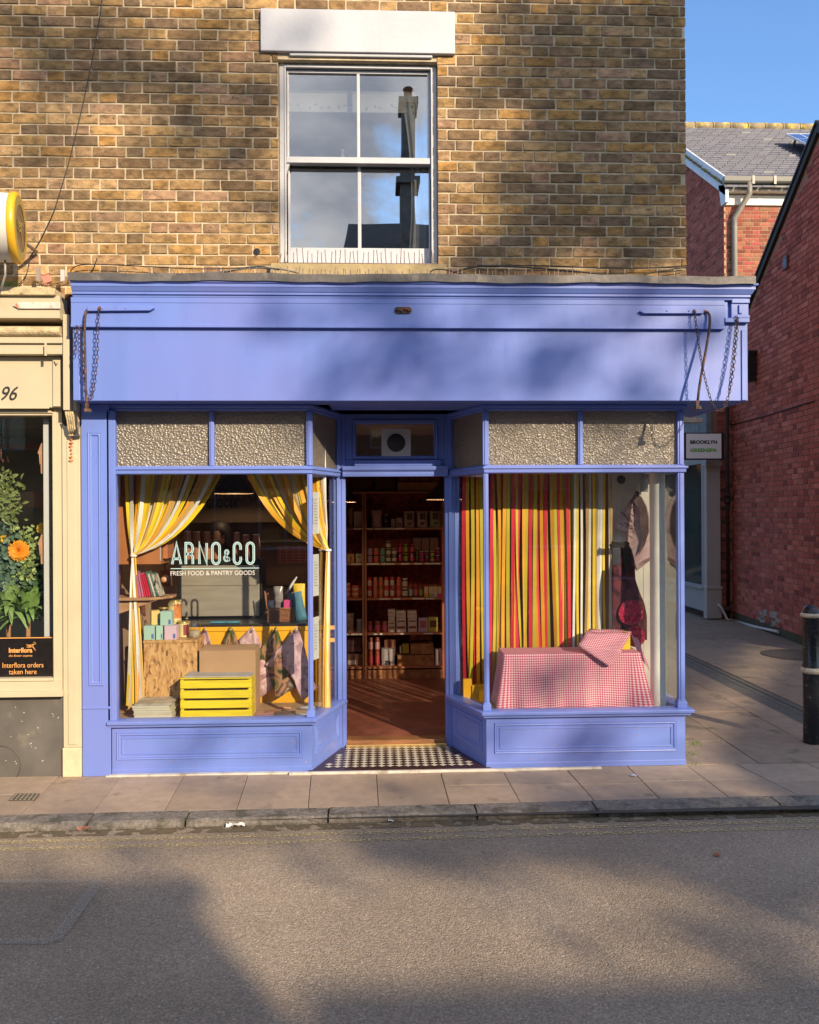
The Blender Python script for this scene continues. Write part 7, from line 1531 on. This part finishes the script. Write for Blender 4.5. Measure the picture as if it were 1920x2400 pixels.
text('BROOKLYN', .075, (XX(1618, SY-.0065, 1040), SY-.0065, ZZ(1040, SY, 1618)), (1, 0, 0), (0, 0, 1), 'sign_lettering', mat('sign_navy', (.005, .008, .02)), sgn, wid=w_(1618, 1681), bold=.0035)
text('GREENSPA', .075, (XX(1618, SY-.0065, 1059), SY-.0065, ZZ(1059, SY, 1618)), (1, 0, 0), (0, 0, 1), 'sign_lettering', mat('sign_green', (.12, .42, .05)), sgn, wid=w_(1618, 1681), bold=.0035)
m = MB(); m.tube([(b.x, SY+.06, b.z-.05), (b.x+.25, SY+1.0, b.z-.02)], .02, 6); m.tube([(b.x, SY+.06, a.z+.1), (b.x+.25, SY+1.0, a.z+.12)], .02, 6); m.build('sign_bracket', BLACK, sgn)
m = MB(); c = PY(1612, 982, 6.5); m.obox(c, .24, .12, .12); m.obox(c+Vector((.16, 0, -.02)), .1, .1, .08, .3); tag(m.build('security_light', mat('cream_casing', (.42, .40, .36), .5), bev=.01), 'small cream security light under the blue fascia corner', 'security light')
m = MB(); c = PZ(1865, 1534, .004); m.lathe((c.x, c.y, .004), [(0, .004), (.36, .004), (.40, 0)], 30); tag(m.build('manhole_cover', mat('worn_iron', (.07, .06, .05))), 'round dark iron manhole cover in the alley paving', 'manhole cover')
m = MB(); r2 = random.Random(4)
for (x, y, n) in ((1624, 1744, 70), (1622, 1768, 50), (1632, 1790, 30), (1690, 1737, 20)):
    for i in range(n):
        a = PZ(x+r2.gauss(0, 9), y+r2.gauss(0, 4), 0); h = r2.uniform(.004, .013); d = Vector((r2.uniform(-.010, .010), r2.uniform(-.008, .008), h)); w = Vector((.003, .0, 0)); m.add([a-w, a+w, a+d], [(0, 1, 2)])
tag(m.build('pavement_weeds', mat('weed_green', (.14, .20, .04), .8)), 'small green weeds along the foot of the stall riser', 'weeds', kind='stuff')
# ================================================================ FAR HOUSE
HY = 10.3; hc = PY(1697, 430, HY); HX = hc.x; HE = hc.z; RS = math.tan(R(35.5)); HR = 4.5
fh = thing('slate_roofed_house', 'red brick house with a blue slate roof and white bargeboard beyond the alley', 'building', (HX, HY, 0))
BR2 = [(.34, .11, .075), (.28, .085, .06), (.38, .14, .09), (.22, .08, .055), (.30, .15, .09), (.36, .09, .08)]
m = MB(); brickwork(m, (0, HY, 0), (1, 0, 0), (0, -1, 0), HX+.002, HX+3.2, 3.6, HE-.45, BR2, seed=31, C=.065, J=.012); m.build('front_brickwork', RB_, fh)
m = MB(); brickwork(m, (HX, 0, 0), (0, 1, 0), (-1, 0, 0), HY+.01, HY+3.4, 3.6, HE+2.0, [tuple(c*.9 for c in q) for q in REDS], seed=32, top=lambda y: HE+.0+(y-HY)*RS); m.build('side_brickwork', RB_, fh)
m = MB(); q = [(HX+.002, HY+.003, 0), (HX+.002, HY+2*HR, 0), (HX+.002, HY+2*HR, HE-.1), (HX+.002, HY+HR, HE-.1+HR*RS), (HX+.002, HY+.003, HE-.1)]; m.prism(q, (8, 0, 0)); m.build('wall', mat('house_mortar', (.52, .36, .25), .95, .1), fh)
m = MB(); m.box(HX-.0, HX+8, HY-.05, HY+.003, HE-.44, HE-.25); m.box(HX-.05, HX+8, HY-.20, HY+.0, HE-.22, HE-.06); m.build('fascia_board', mat('sunny_white', (.78, .74, .66), .5), fh)
m = MB(); P0, P1 = Vector((HX-.03, HY-.22, HE-.32)), Vector((HX-.03, HY+HR, HE-.32+(HR+.22)*RS)); up_ = Vector((0, 0, .36)); m.prism([P0, P1, P1+up_, P0+up_], (-.04, 0, 0)); m.prism([(HX-.07, HY-.24, HE-.46), (HX-.07, HY-.02, HE-.46), (HX-.07, HY+.1, HE-.0), (HX-.07, HY-.24, HE-.12)], (.06, 0, 0)); m.build('bargeboard', mat('blueish_white', (.62, .64, .70), .5), fh)
m = MB(); r2 = random.Random(5); nr = 30; sl = HR/math.cos(R(35.5))/nr
for k in range(nr):
    t0, t1 = k/nr*(HR+.3)-.3, (k+1)/nr*(HR+.3)-.3+.05; x = HX-.12+(.11 if k % 2 else 0)-.2
    while x < HX+6.5:
        xa, xb = max(x+.004, HX-.12), x+.235; x += .24
        if xb < xa: continue
        c = r2.uniform(.9, 1.1); m.col = (.095*c, .10*c, .14*c) if r2.random() > .02 else (.2, .2, .2)
        za, zb2 = HE+.04+t0*RS, HE+.035+t1*RS-.02; dz = r2.uniform(0, .012)
        m.add([(xa, HY+t0, za+dz+.02), (xb, HY+t0, za+dz+.02), (xb, HY+t1, zb2), (xa, HY+t1, zb2), (xa, HY+t0, za-.01), (xb, HY+t0, za-.01)], [(0, 1, 2, 3), (4, 5, 1, 0)])
m.col = (.1, .1, .12); m.add([(HX-.1, HY+HR, HE+.03+HR*RS), (HX+6.5, HY+HR, HE+.03+HR*RS), (HX+6.5, HY+2*HR, HE), (HX-.1, HY+2*HR, HE)], [(0, 1, 2, 3)])
m.build('roof', mat('slate_roof', attr=True, rough=.6, vary=.1, scale=10, bump=.2), fh)
m = MB(); x = HX-.15; zr = HE+.04+HR*RS
while x < HX+6.4:
    m.tube([(x, HY+HR, zr), (x+.44, HY+HR, zr+.005)], .12, 12); m.tube([(x+.43, HY+HR, zr), (x+.46, HY+HR, zr)], .135, 12); x += .45
m.build('ridge_tiles', mat('lichen_ridge', (.28, .22, .13), .9, .2, 10, dirt=(.60, .45, .08), dscale=7, dthr=.5), fh)
m = MB(); r2 = random.Random(6)
for k in range(90): t = r2.uniform(-.2, 3); m.obox((HX-.1+r2.uniform(-.01, .03), HY+t, HE+.055+t*RS), .04, .04, .02, r2.uniform(0, 3))
m.build('verge_moss', mat('moss', (.22, .19, .05), .95, .4, 20), fh)
gt2 = thing('gutter', 'grey plastic roof gutter with downpipe on the far brick house', 'gutter', (HX, HY-.3, HE-.2)); GG = mat('grey_gutter', (.13, .13, .115), .4, .05)
m = MB(); m.sweep([(HX-.12, HY-.20), (HX+6, HY-.20)], [(.0, HE+.02), (.0, HE-.08)]+[(.06+.06*math.cos(R(a)), HE-.04+.07*math.sin(R(a))) for a in range(200, 341, 20)]+[(.125, HE+.02)]); m.build('trough', GG, gt2)
m = MB()
for dx in (.42, .85, 1.45, 2.6): m = MB(); m.box(HX+dx, HX+dx+.05, HY-.335, HY-.2, HE-.13, HE+.03); m.build('trough_joint', GG, gt2)
dx = XX(1748, HY-.1, 480); m = MB(); m.tube([(dx, HY-.27, HE-.08), (dx, HY-.27, HE-.3), (dx-.22, HY-.09, HE-.72), (dx-.22, HY-.09, HE-.9), (dx-.22, HY-.09, 2)], .055, 12); m.build('pipe', mat('pipe_grey', (.22, .20, .17), .5), gt2)
sp = thing('solar_panel', 'blue solar panel with a white frame raised on the slate roof', 'solar panel', (HX+3, HY+2, HE+2)); 
def onroof(px, py, off):
    n = Vector((0, -math.sin(R(35.5)), math.cos(R(35.5)))); o = Vector((HX, HY, HE+.04))+n*off; d = ray(px, py); return CAM+d*((o-CAM).dot(n)/d.dot(n))
A1, A2, A3, A4 = onroof(1842, 317, .22), onroof(1990, 317, .22), onroof(2050, 400, .22), onroof(1935, 367, .22)
dn = (A4-A1); A4 = A1+Vector((0, dn.y, dn.z)); A3 = A2+Vector((0, dn.y, dn.z)); nn = Vector((0, -math.sin(R(35.5)), math.cos(R(35.5))))
m = MB(); m.prism([A4, A3, A2, A1], nn*.04); m.build('panel_frame', mat('panel_frame_white', (.7, .72, .78), .4), sp)
m = MB()
for i in range(5):
    s0_, s1_ = (i+.04)/5, (i+.96)/5; 
    for j in range(4):
        t0, t1 = .03+j*.235, .03+j*.235+.225; f = lambda s, t: (A1*(1-s)+A2*s)*(1-t)+(A4*(1-s)+A3*s)*t+nn*.042; m.add([f(s0_, t1), f(s1_, t1), f(s1_, t0), f(s0_, t0)], [(0, 1, 2, 3)])
m.build('solar_cells', mat('solar_blue', (.05, .10, .30), .15, .1), sp)
m = MB()
for s in (.1, .5, .9):
    for t in (.1, .9): p = (A1*(1-s)+A2*s)*(1-t)+(A4*(1-s)+A3*s)*t; m.tube([p, p-nn*.22], .03, 6)
m.build('panel_mount', GG, sp)
# bollard
bc = PZ(1903, 1741); bc.z = 0; bo = thing('bollard', 'black cast iron bollard with two cream rings at the alley mouth', 'bollard', bc); s_ = (bc-CAM).dot(fw)/F; r_ = 18.5*s_
zz = lambda py: 1.8+(1200-py)*s_
m = MB(); m.lathe(bc, [(r_*1.02, -.02), (r_*1.02, .03), (r_, .05), (r_, zz(1588)), (r_*1.06, zz(1585)), (r_*1.06, zz(1563)), (r_, zz(1561)), (r_*1.0, zz(1455)), (r_*1.05, zz(1452)), (r_*1.1, zz(1450)), (r_*1.05, zz(1440)), (r_*.98, zz(1437)), (r_*.86, zz(1430)), (r_*.6, zz(1424.5)), (r_*.3, zz(1422)), (0, zz(1421.5))], 36)
BP = mat('glossy_black_paint', (.010, .012, .016), .25, .3, 30, .3, 50, dirt=(.22, .20, .17), dscale=26, dthr=.62, bdist=.004); m.build('post', BP, bo)
for a, b in ((1583, 1568), (1452, 1441)):
    h0, h1 = zz(a), zz(b); m = MB(); m.lathe(bc, [(r_*1.0, h0), (r_*1.2, h0+(h1-h0)*.15), (r_*1.3, (h0+h1)/2), (r_*1.2, h1-(h1-h0)*.15), (r_*1.0, h1)], 36); m.build('cream_ring', mat('ring_cream', (.62, .52, .36), .5, .15, 30, dirt=(.2, .14, .08), dscale=40), bo)
m = MB(); c = bc+Vector((-.012, -r_-.002, (zz(1480)+zz(1500))/2)); m.prism([c+Vector(p) for p in ((-.028, 0, .035), (.032, 0, .035), (.032, 0, -.005), (.002, 0, -.04), (-.028, 0, -.005))][::-1], (0, -.006, 0)); m.build('shield_badge', BP, bo, bev=.002)
# ================================================================ ACROSS THE STREET
OY = -14.0
m = MB(); m.box(-60, 60, -60, -11.8, RZ-.05, .0); tag(m.build('pavement', mat('far_paving', (.26, .21, .16), .85, .15, 2)), kind='structure')
def house(x0, x1, h, ridge, col, lb, chim=None, wins=(), depth=8, gable=False):
    o = thing('terraced_house', lb, 'building', ((x0+x1)/2, OY-depth/2, 0), 'houses across the street'); m = MB(); 
    wv = [(a, b, c, d) for a, b, c, d in wins]
    xs_ = sorted(set([x0, x1]+[q for w in wv for q in w[:2]])); 
    for a, b in zip(xs_, xs_[1:]):
        cuts = sorted([(c, d) for (p, q, c, d) in wv if p <= a+1e-6 and q >= b-1e-6]); z = 0
        for c, d in cuts: m.box(a, b, OY-.3, OY, z, c); z = d
        m.box(a, b, OY-.3, OY, z, h)
    m.box(x0, x0+.3, OY-depth, OY-.3, 0, h); m.box(x1-.3, x1, OY-depth, OY-.3, 0, h); m.box(x0, x1, OY-depth, OY-depth+.3, 0, h); m.build('wall', col, o)
    for a, b, c, d in wv:
        m = MB(); m.box(a, b, OY-.2, OY-.15, c, c+.06); m.box(a, b, OY-.2, OY-.15, d-.06, d); m.box(a, a+.06, OY-.2, OY-.15, c+.06, d-.06); m.box(b-.06, b, OY-.2, OY-.15, c+.06, d-.06); m.box((a+b)/2-.02, (a+b)/2+.02, OY-.2, OY-.16, c+.06, d-.06); w = m.build('window', WHITE, o); m = MB(); m.box(a, b, OY-.19, OY-.185, c, d); m.build('pane', glass('far_window', .1), w)
    m = MB(); m.box(x0+.3, x1-.3, OY-depth+.3, OY-.35, h-.3, h-.25); m.box(x0+.3, x1-.3, OY-2.4, OY-2.3, 0, h-.3); m.build('inner_wall', mat('dark_room_wall', (.1, .06, .04)), o)
    m = MB(); q = [(x0-.05, OY+.25, h-.02), (x0-.05, OY+.25, h+.08), (x0-.05, OY-depth/2, h+ridge), (x0-.05, OY-depth-.2, h+.08), (x0-.05, OY-depth-.2, h-.02)]; m.prism([(a+.05, b, c) for a, b, c in q], (x1-x0, 0, 0)); r = m.build('roof', mat('dark_roof', (.05, .045, .045), .8, .2, 3), o)
    for (cx, cyy, w, ht) in (chim or ()):
        m = MB(); m.box(cx-w/2, cx+w/2, cyy-.35, cyy+.35, h-.1, ht-.35); m.box(cx-w/2-.08, cx+w/2+.08, cyy-.43, cyy+.43, ht-.35, ht-.2); m.box(cx-w/2-.12, cx+w/2+.12, cyy-.47, cyy+.47, ht-2.3, ht-2.15); c = m.build('chimney', mat('sooty_brick', (.16, .14, .12), .9, .3, 5), r)
        m = MB(); m.lathe((cx, cyy, ht-.2), [(.13, 0), (.11, .35), (.15, .37), (.13, .4)], 12); m.build('chimney_pot', mat('clay_pot', (.2, .09, .05)), c)
    return o
WB = mat('buff_render', (.16, .12, .09), .9, .15, 2); WC = mat('dark_brick_render', (.09, .055, .045), .9, .2, 2)
house(-14, -6.2, 5.4, 1.2, WB, 'low buff house across the street, furthest towards the florist side', wins=[(-12.5, -11.2, 1, 2.4), (-9.6, -8.2, 1, 2.4), (-12.4, -11.4, 3.3, 4.6), (-9.4, -8.4, 3.3, 4.6)])
house(-6.1, -.9, 5.6, 1.1, WC, 'dark brick house across the street facing the cream florist', wins=[(-5.3, -3.9, .9, 2.4), (-2.9, -1.6, .9, 2.4), (-5.1, -4.1, 3.4, 4.7), (-2.8, -1.8, 3.4, 4.7)])
house(-.85, 3.0, 8.0, 2.3, WC, 'taller dark house with a tall chimney across the street', chim=[(.80, OY-.6, .36, 12.3)], wins=[(-.3, .9, .9, 2.5), (1.5, 2.4, .1, 2.3), (-.2, .7, 3.4, 4.8), (1.4, 2.3, 3.4, 4.8)])
house(3.05, 6.80, 6.26, .30, WB, 'buff flat fronted house across the street with a low roof', wins=[(3.6, 4.9, .9, 2.4), (5.5, 6.4, .1, 2.3), (3.7, 4.7, 3.3, 4.7), (5.4, 6.4, 3.3, 4.7)])
house(6.81, 8.80, 5.73, .30, WC, 'narrow dark house at the end of the row across the street', wins=[(7.4, 8.3, .9, 2.4), (7.4, 8.3, 3.2, 4.5)])
# added unseen gabled block, its verge shaped to leave one sun strip in the alley
gh = thing('sun_strip_blocker', 'unseen gabled block added across the street to shape a strip of sun in the alley', 'building', (15, -17, 0), 'houses across the street')
sl_ = lambda x: 7.83+(x-12.4)*.405
m = MB(); m.prism([(11.6, OY, 0), (18.5, OY, 0), (18.5, OY, sl_(18.5)-.6), (18.0, OY, sl_(18.0)-.12), (11.6, OY, sl_(11.6)-.12)], (0, -6, 0)); m.build('wall', WB, gh)
m = MB(); m.prism([(11.5, OY+.02, sl_(11.5)-.12), (18.0, OY+.02, sl_(18.0)-.12), (18.0, OY+.02, sl_(18.0)), (11.5, OY+.02, sl_(11.5))], (0, -6.1, 0)); m.build('roof', MATS['dark_roof'], gh)
for x in (12.6, 15.0):
    for z in (1, 4): m = MB(); m.box(x, x+1.1, OY+.005, OY+.04, z, z+1.5); w = m.build('window', WHITE, gh); m = MB(); m.box(x+.08, x+1.02, OY+.041, OY+.045, z+.08, z+1.42); m.build('pane', mat('dark_window', (.03, .04, .05), .1), w)
# unseen terrace added to block the bright horizon reflected in the grey shop glass
o = thing('terraced_house', 'unseen dark terrace added beyond the alley to darken the grey shop reflection', 'building', (-4, 24, 0)); m = MB(); m.box(-14, 3.5, 22, 28, 0, 6.2); m.build('wall', WC, o); m = MB(); m.prism([(-14.1, 21.7, 6.2), (-14.1, 25, 8.2), (-14.1, 28.3, 6.2)], (17.7, 0, 0)); m.build('roof', MATS['dark_roof'], o)
for x in (-12, -9, -6, -3, 0):
    for z in (1, 3.8): m = MB(); m.box(x, x+1, 21.96, 21.99, z, z+1.5); m.build('window', mat('dark_window', (.03, .04, .05), .1), o)
# trees
def occ(P, T): return Vector(P)-S*T      # towards the sun, T metres along -Y
def tree(name, base, top_, clumps, lb, seed, leaf=.13, colr=(.09, .12, .03)):
    r2 = random.Random(seed); o = thing(name, lb, 'tree', base, 'trees across the street'); m = MB(); s = MB(); b = Vector(base); t = Vector(top_)
    s.tube([b, b*.6+t*.4+Vector((.1, .1, 0)), t], .2, 10, radii=[.26, .19, .10])
    for (c, r_, n) in clumps:
        c = Vector(c); f = r2.uniform(.93, 1); k = b+(t-b)*f; mid = (k+c)/2+Vector((0, 0, r2.uniform(.2, .7))); s.tube([k, mid, c], .05, 6, radii=[.05, .022, .009])
        for i in range(5):
            e = c+Vector((r2.gauss(0, r_*.6), r2.gauss(0, r_*.6), r2.gauss(0, r_*.6))); s.tube([c, e], .007, 4)
        for i in range(n):
            p = c+Vector((r2.gauss(0, r_*.72), r2.gauss(0, r_*.5), r2.gauss(0, r_*.36))); d = Vector((r2.gauss(0, 1), r2.gauss(0, 1), r2.gauss(0, 1))).normalized(); w = d.orthogonal().normalized(); w = Matrix.Rotation(r2.uniform(0, 6.28), 3, d) @ w; L_ = leaf*r2.uniform(.6, 1.3)
            m.add([p, p+d*L_*.5+w*L_*.32, p+d*L_, p+d*L_*.5-w*L_*.32], [(0, 1, 2, 3)])
    m.build('crown', mat('tree_leaves_'+name, colr, .6, .3, 4), o); s.build('trunk', mat('bark', (.08, .06, .045), .95, .3, 6, .6, 30), o)
def F_(px, py, T): return occ(PY(px, py, -.2 if 660 < py < 940 else (BY if py < 660 else 0)), T)
def G_(px, py, T): return occ(PZ(px, py, RZ), T)
r2 = random.Random(77)
c1 = []; c2 = []; c3 = []; c4 = []; c5 = []
# (pixel shaded, radius in m, leaves)
for (x, y, r_, n) in ((1560, 60, .42, 520), (1480, 200, .42, 470), (1600, 240, .40, 420), (1400, 130, .40, 330), (1340, 300, .34, 240), (1460, 360, .40, 330), (1560, 420, .36, 250), (1380, 480, .36, 230), (1500, 560, .34, 190), (1300, 60, .40, 230), (1200, 420, .30, 110), (1250, 560, .40, 210), (1150, 600, .30, 130),
                      (1180, 200, .3, 80)): c1.append((F_(x, y, 19), r_*.72, int(n*(2.1 if n > 300 else 1.2))))
for (x, y, r_, n) in ((140, 140, .30, 190), (300, 170, .30, 210), (460, 200, .30, 210), (600, 210, .30, 170), (60, 60, .28, 110), (560, 350, .28, 150), (420, 330, .24, 90), (240, 40, .28, 90), (520, 60, .26, 80), (100, 330, .22, 50), (640, 480, .22, 90), (690, 90, .14, 30)): c2.append((F_(x, y, 22), r_*.75, int(n*.60)))
for (x, y, r_, n) in ((640, 760, .22, 60), (960, 800, .34, 230), (1050, 890, .30, 150), (1320, 830, .28, 170), (1280, 900, .24, 120), (1620, 800, .20, 110), (1500, 930, .24, 90), (880, 700, .26, 110), (1180, 700, .22, 80), (820, 890, .3, 130), (1480, 700, .25, 60),
                      (1200, 1250, .3, 60), (1480, 1150, .35, 50), (1330, 1560, .22, 90), (1380, 1740, .24, 150), (1180, 1720, .2, 40), (460, 1750, .18, 40), (1550, 1640, .2, 50), (1040, 1600, .3, 110), (700, 1740, .18, 30)): c3.append((F_(x, y, 20), r_*.8, int(n*(.45 if y < 950 else .4))))
for (x, y, r_, n) in ((1900, 1960, .30, 420), (1900, 2040, .30, 420), (1800, 1990, .28, 380), (1700, 1965, .26, 330), (1640, 2010, .22, 240), (1500, 1990, .20, 180), (1380, 1985, .20, 170), (1250, 1970, .20, 170), (1120, 1975, .20, 150), (1000, 1990, .18, 120), (900, 1985, .18, 90), (1380, 1905, .18, 150), (1500, 1900, .20, 190), (1600, 1905, .18, 130), (1320, 1880, .16, 90),
                      (1850, 2120, .26, 170), (1750, 2220, .22, 90), (700, 2010, .20, 60), (330, 1995, .2, 60), (780, 2060, .18, 50), (1200, 2110, .24, 60), (560, 1870, .2, 50), (900, 1860, .2, 60), (1250, 1845, .2, 60), (180, 1920, .2, 60), (60, 2020, .2, 50)): c4.append((G_(x, y, 15.5), r_*.8, int(n*(.75 if n > 80 else .15))))
A1_, A2_ = PZ(1654, 1692).to_2d(), PZ(1810, 1523).to_2d(); dd = (A2_-A1_).normalized(); nn_ = Vector((-dd.y, dd.x))
for a in range(23):  # added unseen foliage, its edge shaped to bound the alley sun strip
    for b in range(10):
        q = A1_+dd*(-.2+a*.23)+nn_*(.49+b*.24)
        if q.x > 1.9: c5.append((occ(Vector((q.x, q.y, 0)), 21+r2.uniform(-.5, .5)), .14, 75))
mean = lambda c: sum((q[0] for q in c), Vector())/len(c)
for i, (cl, bx_, by_, lb) in enumerate(((c1, 21.5, -19.5, 'largest dense leafy tree across the street opposite the brick corner'), (c2, 4.2, -23.2, 'thinly leaved tree across the street behind the houses'), (c3, 24.5, -22.0, 'tall open crowned tree across the street, behind the dense one'),
                                  (c4, 15.0, -17.0, 'low spreading tree across the street shading the road'), (c5, 24.0, -20.5, 'unseen dense tree added across the street to shade the alley beside the sun strip'))):
    zlo = min(q[0].z for q in cl)
    tree('lime_tree', (bx_, by_, 0), (bx_+(.5 if bx_ > 9 else .3), by_+.2, zlo-.1 if i not in (2, 4) else 16.8), cl, lb, 40+i)
